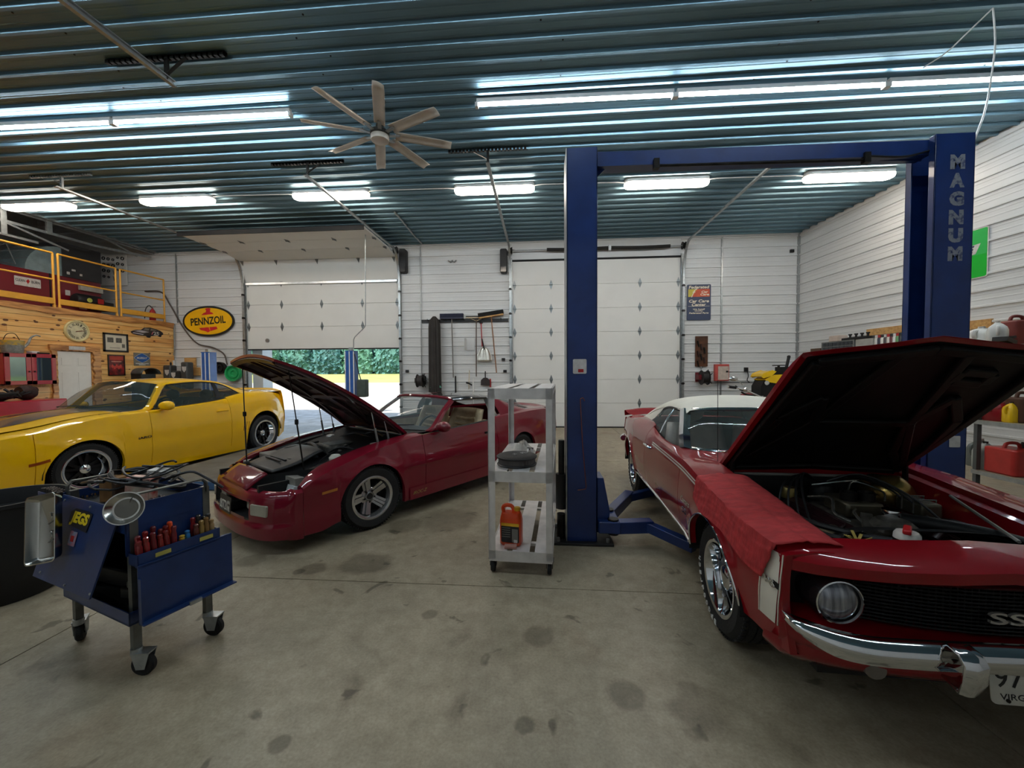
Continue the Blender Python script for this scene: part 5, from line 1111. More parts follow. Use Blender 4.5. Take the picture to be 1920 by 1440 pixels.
MB().tube([(-.5, .54, 1.12), (-.2, .52, 1.14), (.1, .50, 1.14)], .009, 6).obj('wiper', BLACKM, yel); MB().tube([(.05, .46, 1.115), (.4, .58, 1.13), (.62, .70, 1.12)], .009, 6).obj('wiper', BLACKM, yel)
for sg in (1, -1):
    wheel(yel, .925, 0, .345, .24, .245, 'drag', sg, radians(-6)); wheel(yel, .945, 2.96, .375, .28, .255, 'drag', sg)
# ================================================================ blue two post lift around the red car
lift = thing('car_lift', 'tall blue two post lift with a crossbeam standing astride the red convertible', 'car lift', (2.0, 3.6, 0))
LP = Vector((2.0, 3.6, 0))
def lb(m, name, mt=BLUE, par=lift, **k): o = m.obj(name, mt, par, **k); return o
def L(p): return Vector(p) - LP
def column(x0, x1, y0, y1, s):
    "C section with its mouth towards s (+1: +x)"
    t = .012; b = MB(); xa, xb = (x0, x1) if s > 0 else (x1, x0)
    for a, c in (((xa, y0, .02), (xa + s * t, y1, 3.667)), ((xa, y0, .02), (xb, y0 + t, 3.667)), ((xa, y1 - t, .02), (xb, y1, 3.667)), ((xb - s * t, y0, .02), (xb, y0 + .06, 3.667)), ((xb - s * t, y1 - .06, .02), (xb, y1, 3.667))):
        b.bb(L(a), L(c))
    return b
lb(column(.232, .512, 3.66, 3.95, 1), 'column', bevel=.004); lb(column(3.42, 3.74, 3.72, 4.00, -1), 'column', bevel=.004)
MB().bb(L((.226, 3.655, .02)), L((.233, 3.95, 3.667))).obj('edge_trim', GALV, lift)
for x0, x1, y in ((.10, .66, 3.60), (3.30, 3.86, 3.66)):
    MB().bb(L((x0, y, 0)), L((x1, y + .44, .022))).obj('base_plate', BLACKM, lift, bevel=.004)
    for i in (.05, .51):
        for j in (.05, .39): MB().cyl(L((x0 + i, y + j, .02)), L((x0 + i, y + j, .055)), .017, n=6).obj('anchor_bolt', GALV, lift)
b = MB(); b.bar(L((.51, 3.80, 3.59)), L((3.44, 3.86, 3.59)), .14, .13); b.obj('crossbeam', BLUE, lift)
MB().prism([(0, 0), (.22, 0), (0, -.22)], -.005, .005, frame(L((.512, 3.80, 3.66)), (1, 0, 0), (0, -1, 0))).obj('gusset', BLUE, lift)
MB().prism([(0, 0), (-.40, -.09), (-.40, -.14), (0, -.16)], -.005, .005, frame(L((3.43, 3.86, 3.667)), (1, 0, 0), (0, -1, 0))).obj('gusset', BLUE, lift)
MB().tube([L((1.05, 3.72, 3.50)), L((2.9, 3.78, 3.50))], .012, 8).obj('shutoff_bar', DARKST, lift)
for x, y in ((1.05, 3.72), (2.9, 3.78)): MB().bar(L((x, y, 3.47)), L((x, y, 3.56)), .05, .05).obj('bar_bracket', DARKST, lift)
MB().tube(cr([L((2.9, 3.77, 3.53)), L((3.2, 3.75, 3.50)), L((3.44, 3.78, 3.56))], 8), .009, 6).obj('cable', BLACKM, lift)
FADED = mat('worn grey lettering', (124, 128, 136), .6, var=.2, vs=30, col2=(70, 78, 106), thr=(.5, .62))
for i, ch in enumerate('MAGNUM'):
    text('lettering', ch, .125, FADED, lift, frame(L((3.60, 3.72, 3.42 - i * .158)), (1, 0, 0), (0, -1, 0)), w=.118, bold=.07, ext=.002)
# data label and hanging hooked wire on the left column
def sticker(par, name, c, w, h, m, n=(0, -1, 0), x=(1, 0, 0)): return MB().prism(rrect(w, h, min(w, h) * .08, 2), 0, .0015, frame(c, x, n)).obj(name, m, par)
PAPER = mat('worn white label', (206, 204, 200), .6, var=.1, vs=20)
REDP = mat('red print', (176, 34, 34), .5)
c = at(1087, 687, Y=3.655); s_ = sticker(lift, 'warning_label', L(c), .125, .135, PAPER)
sticker(lift, 'label_mark', L(c) + Vector((.01, -.0016, -.04)), .05, .03, REDP)
sticker(lift, 'serial_label', L(at(1790, 828, Y=3.715)), .09, .10, PAPER)
# carriage and swing arms
b = MB(); b.prism([(.0, .10), (.10, .10), (.12, .30), (.06, .62), (.0, .62)], -.12, .12, frame(L((.515, 3.80, 0)), (1, 0, 0), (0, -1, 0))); b.obj('carriage', BLUE, lift, bevel=.006)
def arm(pts, w=.11, name='swing_arm'):
    o = MB().bar(pts[0], pts[1], w, .11).obj(name, BLUE, lift, bevel=.006); MB().bar(Vector(pts[1]) - (Vector(pts[1]) - Vector(pts[0])) * .15, pts[2], w * .78, .085).obj('inner_arm', BLUE, o, bevel=.005)
    d = (Vector(pts[2]) - Vector(pts[1])).normalized(); MB().lathe([(.0, .07), (.055, .07), (.055, .045), (.03, .04), (.03, 0)], 20, 'z', Vector(pts[2])).obj('lift_pad', RUBBER, o)
    MB().cyl(Vector(pts[0]) + Vector((0, 0, -.07)), Vector(pts[0]) + Vector((0, 0, .075)), .05, n=16).obj('pivot_pin', DARKST, o)
arm([L((.66, 3.66, .17)), L(at(1222, 985, Z=.17)), L(at(1302, 1026, Z=.13))]); arm([L((.66, 3.92, .17)), L(at(1180, 928, Z=.17)), L(at(1240, 918, Z=.15))], .10)
MB().bb(L((.52, 3.60, .12)), L((.72, 3.98, .23))).obj('arm_yoke', BLUE, lift, bevel=.01)
arm([L((3.28, 3.72, .17)), L((3.05, 3.1, .17)), L((2.75, 2.9, .13))]); arm([L((3.28, 3.95, .17)), L((3.1, 4.0, .17)), L((2.8, 4.3, .15))], .10)
MB().cyl(L((.188, 3.82, .28)), L((.188, 3.82, .62)), .055, n=24).cyl(L((.188, 3.82, .62)), L((.188, 3.82, .95)), .03, n=14).obj('hydraulic_tank', BLACKM, lift)
MB().cyl(L((.18, 3.72, .03)), L((.18, 3.72, .26)), .04, n=14).obj('hose_guard', DARKST, lift)
o = thing('hooked_wire', 'thin copper coloured rod with hooked ends hanging on the left lift post', 'wire', at(1088, 747, Y=3.645))
p0 = Vector(o.location); MB().tube(cr([at(1096, 752, Y=3.642) - p0, at(1093, 746, Y=3.642) - p0, at(1088, 748, Y=3.642) - p0], 8) + [at(1092, 830, Y=3.642) - p0, at(1099, 912, Y=3.642) - p0, at(1098, 917, Y=3.642) - p0, at(1083, 919, Y=3.642) - p0], .004, 6).obj('rod', mat('copper rod', (150, 92, 70), .4, .7), o)
o = thing('white_cable', 'thin white cable looping from the ceiling to the top of the right lift post', 'cable', at(1862, 15, Z=CEIL - .05)); p0 = Vector(o.location)
A = [at(1862, 15, Z=CEIL - .05), at(1866, 80, Z=5.0), at(1858, 150, Z=4.6), at(1846, 210, Z=4.05), Vector((3.76, 3.75, 3.62))]
MB().tube(cr([a - p0 for a in A], 20), .008, 6).obj('drop', HOUS, o); MB().tube(cr([Vector((0, 0, 0)), at(1810, 65, Z=5.2) - p0, at(1775, 98, Z=5.1) - p0, at(1731, 127, Z=5.0) - p0], 14), .007, 6).obj('tail', HOUS, o)
# ================================================================ low blue lift beside the yellow car
q = thing('low_car_lift', 'blue lift with two short posts and a grey floor platform behind the yellow coupe', 'car lift', (-6.8, 9.6, 0))
def post(x, y):
    b = MB()
    for a, c in (((-.12, -.11, 0), (.12, -.10, 2.18)), ((-.12, -.11, 0), (-.10, .11, 2.18)), ((.10, -.11, 0), (.12, .11, 2.18))): b.bb(a, c)
    o = b.obj('post', mat('pale blue enamel', (40, 92, 168), .4, coat=.2), q, loc=(x + 6.8, y - 9.6, 0)); 
    for s in (-1, 0, 1): MB().bb((s * .11 - .012, -.116, 0), (s * .11 + .012, -.108, 2.16)).obj('edge_strip', HOUS, o)
    MB().bb((-.04, -.06, 2.18), (.04, .04, 2.26)).obj('cap_bracket', GALV, o)
post(-8.72, 9.6); post(-4.84, 9.6)
MB().bb((2.13, -.1, 1.0), (2.36, .12, 1.45)).obj('power_unit', mat('grey green motor', (72, 84, 80), .5), q, bevel=.03)
MB().tube(cr([(2.08, -.08, 2.1), (2.14, -.1, 1.9), (2.2, -.1, 1.6), (2.25, -.08, 1.4)], 10), .012, 6).obj('hose', HOSE, q)
PX = at(398, 920, Z=0)
b = MB().bb((-5.80 + 6.8, PX.y - 9.6, .012), (-4.25 + 6.8, PX.y - 9.6 + 3.3, .115)); b.obj('platform_frame', mat('dusty blue enamel', (52, 92, 136), .5), q)
b = MB().bb((-5.78 + 6.8, PX.y - 9.58, .1155), (-4.27 + 6.8, PX.y - 9.6 + 3.28, .121)); b.obj('platform_deck', mat('worn steel deck', (120, 126, 130), .4, .5, var=.2, vs=3), q)
MB().bb((-5.80 + 6.8, PX.y - 9.6, 0), (-4.25 + 6.8, PX.y - 9.6 + 3.3, .012)).obj('platform_foot', RUBBER, q)
o = thing('conduit_drop', 'thin grey conduit dropping from the ceiling to the short blue post in the open doorway', 'conduit', (-4.6, 9.55, CEIL)); p0 = Vector(o.location)
MB().tube([a - p0 for a in (at(685, 400, Y=9.55), at(685, 430, Y=9.55), at(685, 610, Y=9.55), at(683, 614, Y=9.55), at(665, 632, Y=9.55), at(663, 637, Y=9.55), at(663, 655, Y=9.55))], .013, 8).obj('pipe', GALV, o)
# ================================================================ aluminium shelf cart
sc_ = thing('shelf_cart', 'tall bare aluminium three tier shelf cart on casters between the maroon coupe and the lift', 'cart', (-.43, 3.06, 0), radians(-3))
CW, CDp = .515, 1.24
for x in (0, CW):
    for y in (0, CDp):
        sx = 1 if x == 0 else -1; sy = 1 if y == 0 else -1
        MB().bb((x, y, .12), (x + sx * .055, y + sy * .006, 1.49)).bb((x, y, .12), (x + sx * .006, y + sy * .055, 1.49)).obj('leg', ALU, sc_)
        o = MB().lathe([(.022, -.016), (.048, -.016), (.052, -.008), (.052, .008), (.048, .016), (.022, .016)], 24, 'x', (x + sx * .03, y + sy * .05, .052)).obj('caster', RUBBER, sc_)
        MB().bb((x + sx * .03 - .026, y + sy * .05 - .02, .052), (x + sx * .03 - .02, y + sy * .05 + .02, .12)).bb((x + sx * .03 + .02, y + sy * .05 - .02, .052), (x + sx * .03 + .026, y + sy * .05 + .02, .12)).bb((x + sx * .03 - .035, y + sy * .05 - .035, .112), (x + sx * .03 + .035, y + sy * .05 + .035, .12)).obj('fork', DARKST, o)
SHZ = [.19, .83, 1.49]
for z in SHZ:
    for y0, y1 in ((0, .008), (CDp - .008, CDp)): MB().bb((.006, y0, z - .085), (CW - .006, y1, z)).obj('rail', ALU, sc_)
    for x0 in (0, CW - .008): MB().bb((x0, .05, z - .05), (x0 + .008, CDp - .05, z)).obj('side_rail', ALU, sc_)
    for k in range(3): MB().bb((.012 + k * .178, .01, z - .006), (.012 + k * .178 + .135, CDp - .01, z)).obj('slat', ALU, sc_)
    for y in (.2, CDp - .2): MB().bb((.01, y - .02, z - .03), (CW - .01, y + .02, z - .008)).obj('cross_bar', ALU, sc_)
RC = Matrix.Translation((-.43, 3.06, 0)) @ Matrix.Rotation(radians(-3), 4, 'Z')
def onc(x, y, z): return RC @ Vector((x, y, z))
o = thing('air_cleaner', 'round black engine air cleaner lying on the middle shelf of the aluminium cart', 'air cleaner', onc(.20, .26, .83))
MB().lathe([(0, .0), (.165, .0), (.17, .008), (.16, .015), (.16, .02)], 48).obj('base', mat('satin black lid', (34, 33, 34), .45), o)
MB().lathe([(.158, .018), (.158, .062)], 48).obj('filter', mat('grey pleated filter', (96, 92, 90), .8, bump=.9, bs=70, stretch=(1, 1, .05)), o)
MB().lathe([(.16, .06), (.172, .062), (.174, .072), (.16, .082), (.12, .088), (.04, .088), (0, .088)], 48).obj('lid', mat('satin black lid', 0), o)
for i, (x, y) in enumerate([(-.03, -.02), (-.015, -.03), (0, -.02), (-.02, .0), (.05, .02), (.065, .04), (.08, .03), (.05, .055), (.09, .06), (.035, .035)]): MB().box((x, y, .09), (.014, .009, .004), (0, 0, i)).obj('lid_mark', PAPER, o)
def ragmesh(seed, r, h):
    R = random.Random(seed); rows = []
    for i in range(13):
        t = i / 12; rows.append([(r * (t ** .8) * cos(2 * pi * j / 26) * (1 + .25 * sin(3 * 2 * pi * j / 26 + seed)), r * .75 * (t ** .8) * sin(2 * pi * j / 26) * (1 + .2 * sin(2 * 2 * pi * j / 26)), max(.004, h * (1 - t) ** .7 * (1 + .45 * sin(5 * 2 * pi * j / 26 + 7 * t)) + .012 * sin(11 * t + j))) for j in range(26)])
    return MB().grid(rows, cu=True)
o = ragmesh(3, .11, .075).obj('shop_rag', mat('white shop rag', (216, 208, 198), .9, var=.08, bump=.3), None, smooth=60); o.location = onc(.20, .80, .832); tag(o, 'crumpled white rag at the back of the cart middle shelf', 'rag')
o = thing('steel_cup', 'small shiny steel cup beside the white rag on the cart', 'cup', onc(.285, .62, .83)); MB().lathe([(0, .003), (.028, .003), (.032, .07), (.034, .07), (.030, .0), (0, .0)], 24).obj('body', CHROME, o)
# orange jug
o = thing('antifreeze_jug', 'orange plastic coolant jug with a black label on the bottom shelf of the aluminium cart', 'jug', onc(.165, .15, .19), radians(-10))
ORG = mat('orange jug plastic', (232, 78, 26), .35, coat=.2, var=.03)
rows = []
for z, w, d in ((0, .165, .105), (.012, .18, .118), (.20, .18, .118), (.235, .17, .11), (.262, .155, .10)): rows.append([(x, y, z) for x, y in rrect(w, d, .03, 4)])
b = MB(); b.grid(rows, cu=True); n = len(rows[0]); b.add(rows[0], [tuple(range(n))]); b.add(rows[-1], [tuple(range(n))])
b.obj('bottle', ORG, o, smooth=50)
MB().tube(cr([(-.062, 0, .245), (-.07, 0, .30), (-.045, 0, .318), (.0, 0, .315), (.018, 0, .29), (.02, 0, .245)], 16), .016, 10).obj('handle', ORG, o)
MB().lathe([(.03, .255), (.024, .28), (.024, .285)], 20, 'z', (.05, 0, 0)).obj('neck', ORG, o); MB().lathe([(.027, .282), (.027, .305), (.024, .308), (0, .308)], 20, 'z', (.05, 0, 0)).obj('cap', mat('yellow cap', (232, 176, 40), .4), o)
lbm = mat('black jug label', (34, 33, 34), .45); sticker(o, 'label', (.004, -.0595, .105), .15, .15, lbm); sticker(o, 'label_band', (.004, -.0612, .178), .15, .025, mat('yellow cap', 0))
for k in range(5): sticker(o, 'label_line', (-.03 + .0 * k, -.0612, .15 - k * .018), .07, .006, mat('grey print', (120, 118, 112), .5))
sticker(o, 'label_panel', (.045, -.0612, .09), .05, .11, mat('grey print', 0)); sticker(o, 'label_square', (.05, -.0625, .045), .03, .025, PAPER)
o = MB().box((0, 0, .014), (.10, .05, .028)).obj('soap_bar', mat('pink brown bar', (176, 128, 116), .6), None, bevel=.006); o.location = onc(.17, .055, .19); tag(o, 'small pinkish block at the front edge of the cart bottom shelf', 'block')
# ================================================================ blue tool cart
tc = thing('tool_cart', 'scuffed dark blue steel mechanic tool cart on four casters at the left foreground', 'tool cart', (-2.17, 1.87, 0), radians(-18.7))
TB = mat('scuffed blue cart paint', (20, 50, 102), .38, coat=.25, var=.16, vs=6, bump=.04, bs=40)
RT = Matrix.Translation((-2.17, 1.87, 0)) @ Matrix.Rotation(radians(-18.7), 4, 'Z')
def ont(x, y, z): return RT @ Vector((x, y, z))
LEGM = mat('bare leg steel', (120, 122, 118), .45, .75, var=.2)
for i, (x, y) in enumerate(((-.015, .015), (-.66, .015), (-.015, .36), (-.66, .36))):
    MB().bb((x - .018, y - .018, .12), (x + .018, y + .018, .93)).obj('leg', LEGM, tc)
    a = [.5, 2.6, .4, 2.4][i]; ox, oy = .035 * cos(a), .035 * sin(a)
    w = MB().at(Matrix.Translation((x + ox, y + oy, .058)) @ Matrix.Rotation(a + pi / 2, 4, 'Z')).lathe([(.02, -.018), (.05, -.018), (.058, -.010), (.058, .010), (.05, .018), (.02, .018)], 26, 'x').obj('caster', RUBBER, tc)
    b = MB().at(Matrix.Translation((x + ox, y + oy, .058)) @ Matrix.Rotation(a + pi / 2, 4, 'Z'))
    for s in (-1, 1): b.prism([(-.022, -.015), (.022, -.015), (.045, .07), (-.045, .07)], 0, .004, frame((s * .026 - .002, .0, 0), (0, 1, 0), (1, 0, 0)))
    b.cyl((-.03, 0, 0), (.03, 0, 0), .009, n=8).bb((-.03, -.045, .066), (.03, .045, .074)); b.obj('fork', GALV, w)
    MB().cyl((x, y, .115), (x, y, .150), .026, n=16).obj('swivel', GALV, w)
b = MB(); b.bb((-.70, -.03, .30), (.03, .39, .31))
for a, c in (((-.70, -.03, .30), (.03, -.024, .37)), ((-.70, .384, .30), (.03, .39, .37)), ((-.70, -.03, .30), (-.694, .39, .37)), ((.024, -.03, .30), (.03, .39, .37))): b.bb(a, c)
b.obj('tray', TB, tc)
b = MB(); b.bb((-.70, -.02, .80), (.0, .38, .806))
for a, c in (((-.70, -.02, .78), (.0, -.014, .91)), ((-.70, .374, .68), (.0, .38, .93)), ((-.70, -.02, .70), (-.694, .38, .92)), ((-.006, -.02, .66), (.0, .38, .93))): b.bb(a, c)
b.obj('top_bin', TB, tc)
pn = MB(); p = [(-.70, -.024, .905), (-.03, -.024, .905), (-.10, -.13, .47), (-.76, -.13, .46)]; pb = [(x, y + .008, z) for x, y, z in p]
pn.add(p + pb, [(0, 1, 2, 3), (7, 6, 5, 4), (0, 4, 5, 1), (1, 5, 6, 2), (2, 6, 7, 3), (3, 7, 4, 0)]); pn.obj('sloping_panel', TB, tc, smooth=0)
pv = Vector((-.03, -.024, .905)); pn_ = Vector((0, -.97, .235)).normalized()
def onp(u, v, off=.003): # along the sloping panel, from its upper right corner
    return Vector((-.03 - u - .10 * v, -.024 - .236 * v, .905 - .972 * v)) + pn_ * off
for u, v in ((.02, .03), (.3, .02), (.6, .02), (.03, .42), (.3, .43), (.6, .42)): MB().cyl(onp(u, v, 0), onp(u, v, .005), .006, n=8).obj('rivet', GALV, tc)
mj = frame(onp(.36, .095), (1, 0, 0), pn_)
dk = MB().at(mj).prism([(x * 1.35, y * 1.35) for x, y in [(-.085, -.03), (.075, -.042), (.088, .03), (.05, .036), (-.05, .038), (-.085, .02)]], 0, .0015).obj('decal', mat('black decal', (22, 24, 34), .5), tc)
text('lettering', 'JEGS', .078, mat('yellow decal', (238, 210, 30), .45), dk, mj @ Matrix.Translation((0, -.002, .002)), w=.20, bold=.05, slant=.25)
sticker(tc, 'sticker', onp(.37, .20), .075, .075, mat('faded sticker', (150, 96, 110), .6, col2=(120, 130, 150), vs=30), pn_); sticker(tc, 'sticker_mark', onp(.37, .20, .005), .03, .03, REDP, pn_)
MB().bb((-.68, .352, .37), (-.03, .356, .78)).bb((-.68, .02, .37), (-.676, .36, .78)).obj('back_panel', BLACKM, tc)
MB().bb((-.68, .02, .31), (-.03, .36, .36)).obj('clutter_base', BLACKM, tc)
# right hand side: driver rack and hinged leaf
b = MB(); b.bb((.0, -.01, .615), (.085, .385, .62))
for a, c in (((.08, -.01, .615), (.085, .385, .68)), ((.0, -.01, .615), (.085, -.005, .675)), ((.0, .38, .615), (.085, .385, .675))): b.bb(a, c)
b.obj('driver_rack', TB, tc)
MB().bb((.0, -.006, .655), (.082, .382, .658)).obj('rack_plate', BLACKM, tc)
b = MB(); b.bb((.090, -.015, .325), (.096, .445, .625)).bb((.090, -.015, .318), (.135, .445, .325)).bb((.090, -.015, .318), (.12, -.009, .56)).bb((.06, -.01, .61), (.096, .44, .618)); b.obj('side_leaf', TB, tc)
MB().bb((.13, .19, .314), (.142, .25, .334)).obj('latch', GALV, tc)
for y in (.10, .31): sticker(tc, 'rack_label', (.0865, y, .648), .07, .022, mat('faded yellow tape', (178, 168, 84), .6), (1, 0, 0), (0, 1, 0))
for x, y0 in ((.0, .0), (-.69, .0)):
    MB().tube([(x, y0 + .01, .90), (x, y0 + .01, .955), (x, y0 + .03, .985), (x, .33, .985), (x, .36, .96), (x, .36, .90)], .0, 4)
    ribbon('grab_handle', tc, LEGM, [(x, .0, .88), (x, .0, .955), (x, .02, .98), (x, .34, .98), (x, .362, .955), (x, .362, .90)], .008, .03, (1, 0, 0), smooth=0)
# dark clutter below
for i, (p, d, r, m_) in enumerate([((-.12, .12, .40), (.20, .14, .06), .3, BLACKM), ((-.10, .10, .45), (.16, .05, .04), .6, LEGM), ((-.2, .2, .44), (.12, .16, .10), -.3, DARKST), ((-.42, .18, .42), (.3, .2, .1), .1, BLACKM)]):
    o = MB().box((0, 0, 0), d, (0, 0, r)).obj('tool_case', m_, None, bevel=.01); o.location = ont(*p); o.rotation_euler = (0, 0, radians(-18.7)); tag(o, ['black case lying in the front of the blue cart lower tray', 'grey steel bar lying in the blue cart lower tray', 'dark steel box in the middle of the blue cart lower tray', 'wide black case at the back of the blue cart lower tray'][i], 'tool case')
# drain pan and magnetic dish hung on the cart
pt = at(74, 992, Y=1.90); o = thing('drain_pan', 'oblong bright steel pan hanging on the left of the sloping blue cart panel', 'pan', pt, (radians(80), radians(-13), radians(-4)))
pr = lambda w, h, r: [(x, y) for x, y in rrect(w, h, r, 4)]
b = MB(); b.grid([[(x, y, z) for x, y in pr(w * 1.3, h * 1.3, r)] for w, h, r, z in ((.165, .285, .025, .0), (.155, .275, .022, .0), (.135, .255, .02, -.04), (.125, .245, .018, -.045))], cu=True); b.add([(x, y, -.045) for x, y in pr(.1625, .3185, .018)], [tuple(range(20))]); b.obj('body', mat('bright pan steel', (188, 186, 180), .2, 1, var=.06), o, smooth=40, solid=.0015)
for s in (-1, 1): MB().tube(cr([(-.01, s * .05 - .03, -.043), (.02, s * .05 - .01, -.038), (.02, s * .05 + .02, -.038), (0, s * .05 + .03, -.043)], 10), .003, 6).obj('bead', mat('bright pan steel', 0), o)
o = thing('magnetic_dish', 'round steel magnetic parts dish on the front corner of the blue cart', 'dish', ont(.025, -.028, .925), (radians(72), 0, radians(30)))
MB().lathe([(0, -.018), (.055, -.018), (.062, -.012), (.078, .008), (.083, .008), (.083, .005), (.066, -.016), (.0, -.024)], 40).obj('body', mat('bright pan steel', 0), o)
MB().lathe([(0, -.0165), (.046, -.0165), (.048, -.018)], 36).obj('magnet_face', mat('dull dish floor', (120, 116, 108), .5, .6), o); MB().lathe([(0, -.05), (.04, -.05), (.04, -.024)], 24).obj('magnet', BLACKM, o)
# screwdrivers
HM = {}
def driver(x, y, col, h, lab, tilt, cat='screwdriver', grp='screwdrivers in the side rack of the blue cart'):
    m_ = mat('driver handle %d %d %d' % col, col, .3, coat=.5, var=.06)
    o = thing('screwdriver', lab, cat, ont(x, y, .656), (tilt[0], tilt[1], radians(-18.7)), grp)
    r = .0135; b = MB(); prof = [(.006, 0), (r * .8, .005), (r, .02), (r, h * .6), (r * .75, h * .72), (r * .95, h * .85), (r * .95, h * .95), (r * .6, h), (0, h)]
    b.lathe(prof, 10); b.obj('handle', m_, o, smooth=25); MB().cyl((0, 0, -.03), (0, 0, .002), .0045, n=6).obj('shank', CHROME, o)
ordw = ['first', 'second', 'third', 'fourth', 'fifth', 'sixth']
for row, xs, n, z in (('front', .062, 6, 0), ('rear', .026, 6, 0)):
    for k in range(n):
        col = [(122, 24, 28), (140, 30, 30), (104, 22, 30), (132, 34, 30), (118, 26, 26), (112, 20, 28)][k]
        nm = 'dark red'
        if row == 'rear' and k == 5: col = (255, 92, 40); nm = 'bright orange'
        driver(xs, .012 + k * .030 + (.008 if row == 'rear' else 0), col, .088 + .012 * ((k * 7) % 3) + (.02 if row == 'rear' else 0), '%s screwdriver handle, %s from the left in the %s row of the cart rack' % (nm, ordw[k], row), (rnd.uniform(-.08, .08), rnd.uniform(-.08, .08)))
driver(.06, .200, (196, 160, 40), .045, 'short yellow stubby driver right of the red handles in the cart rack', (0, .05)); driver(.055, .232, (30, 110, 170), .06, 'short blue stubby driver in the middle of the cart rack', (.05, 0))
for k in range(8):
    col = [(92, 40, 30), (150, 120, 60), (128, 96, 50), (160, 130, 86), (130, 28, 30), (40, 40, 42), (60, 54, 46), (44, 40, 40)][k]; nm = ['brown', 'brass coloured', 'amber', 'pale amber', 'dark red', 'black', 'grey brown', 'charcoal'][k]
    driver(.06 if k < 4 else .028, .272 + (k % 4) * .028, col, .085 + .01 * (k % 3) + (.02 if k > 3 else 0), '%s handle, %s in the %s row at the right end of the cart rack' % (nm, ordw[k % 4], 'front' if k < 4 else 'rear'), (rnd.uniform(-.06, .06), rnd.uniform(-.06, .06)))
# sockets, boxes and cables on top
MB().bb((-.69, -.01, .806), (-.01, .37, .862)).obj('socket_tray', mat('black foam tray', (24, 24, 26), .7), tc)
SK = MB().lathe([(.0, .0), (.011, 0), (.0115, .02), (.010, .036), (.006, .036), (.006, .02)], 10); so = SK.obj('socket', CHROME, None); so.location = ont(-.66, .03, .862)
tag(so, 'small chrome socket standing in rows in the blue cart top bin', 'socket', 'chrome sockets in the cart top bin'); first = True
for i in range(6):
    for j in range(9):
        if (i, j) == (0, 0): continue
        x, y = -.66 + .034 * (j if j < 2 else j + 9), .02 + .036 * i + .03 * (j > 1)
        if x > -.01: continue
        so2 = so.copy(); COL.objects.link(so2); so2.location = ont(x, y, .862); so2.scale = (1, 1, .7 + .1 * ((i * j) % 5))
rl = MB().bb((-.92, -.05, .875), (-.66, .02, .885)).bb((-.92, -.05, .875), (-.66, -.046, .91)).obj('socket_shelf', TB, tc)
bs_ = MB().lathe([(.0, .0), (.014, 0), (.0145, .02), (.012, .042), (.007, .042), (.007, .02)], 10).obj('impact_socket', mat('black oxide socket', (52, 50, 50), .35, .7), None); bs_.location = ont(-.90, -.03, .886)
tag(bs_, 'black and chrome socket lined up on the outrigger shelf of the blue cart', 'socket', 'sockets on the outrigger shelf')
for k in range(1, 12):
    o = bs_.copy(); COL.objects.link(o); o.location = ont(-.90 + .034 * (k % 7), -.03 + .034 * (k // 7), .886); o.scale = (1, 1, 1.15 - .03 * k)
for k, (p, d, r, m_, nm, lab) in enumerate([((-.45, .12, .934), (.10, .09, .14), .3, mat('brown carton', (158, 118, 70), .7, col2=(120, 84, 46)), 'carton', 'brown cardboard carton standing in the blue cart top bin'), ((-.36, .13, .924), (.08, .10, .12), -.2, mat('dark brown carton', (88, 66, 50), .7), 'carton', 'darker brown box beside the brown carton in the cart bin'),
        ((-.25, .16, .94), (.13, .07, .15), .5, mat('red white printed box', (186, 52, 44), .5, col2=(226, 216, 196), vs=12), 'parts_box', 'red and white printed parts box among the cables on the blue cart'), ((-.34, .30, 1.0), (.11, .09, .035), .6, mat('white carton', (214, 210, 204), .6), 'small_box', 'white box lying on the cables at the back of the blue cart')]):
    o = MB().box((0, 0, 0), d, (0, .05 * k, r)).obj(nm, m_, None, bevel=.003); o.location = ont(*p); o.rotation_euler = (0, 0, radians(-18.7)); tag(o, lab, 'box')
CAB = mat('black cable', (22, 22, 24), .4, var=.1)
cb = thing('cable_coil', 'tangle of black cables coiled over the top of the blue tool cart', 'cable', ont(-.35, .18, .975), radians(-18.7))
R = random.Random(5)
for k in range(9):
    rx, ry = R.uniform(.10, .26), R.uniform(.08, .16); cx, cy = R.uniform(-.1, .1), R.uniform(-.04, .06); ph = R.uniform(0, 6); tl = R.uniform(-.15, .15); z0 = R.uniform(-.01, .07)
    MB().tube([(cx + rx * cos(a + ph), cy + ry * sin(a + ph), z0 + tl * cos(a) * rx + .02 * sin(2 * a + k)) for a in [2 * pi * R.uniform(.8, .95) * i / 24 for i in range(25)]], .0065 if k % 3 else .009, 6).obj('loop', CAB, cb)
MB().tube(cr([(.15, .05, .0), (.28, .14, .05), (.36, .18, .01), (.45, .22, -.05)], 14), .008, 6).obj('loop', CAB, cb)
o = MB().bar((0, 0, 0), (.22, .09, .045), .035, .012).obj('pry_bar', mat('bright steel line', 0), None); o.location = ont(-.32, .16, .985); o.rotation_euler = (0, 0, radians(-18.7)); tag(o, 'bright steel bar lying across the cables on the blue cart', 'bar')
# ================================================================ trash can
o = thing('trash_can', 'big black plastic trash can at the left edge behind the blue tool cart', 'trash can', (-3.99, 2.55, 0))
MB().lathe([(0, .01), (.27, .0), (.285, .02), (.325, .68), (.345, .69), (.345, .715), (.325, .715), (.318, .68), (.27, .04), (0, .03)], 44).obj('body', mat('black trash plastic', (30, 30, 31), .55, var=.25, vs=4), o)
MB().lathe([(.31, .60), (.2, .56), (0, .55)], 30).obj('contents', BLACKM, o)
a = -.08; m = frame((.309 * cos(a), .309 * sin(a), .56), (-sin(a), cos(a), 0), (cos(a), sin(a), -.06)); MB().at(m).prism(rrect(.11, .14, .01, 2), .003, .006).obj('sticker', mat('grey printed sticker', (120, 120, 122), .6, col2=(60, 60, 62), vs=60), o)
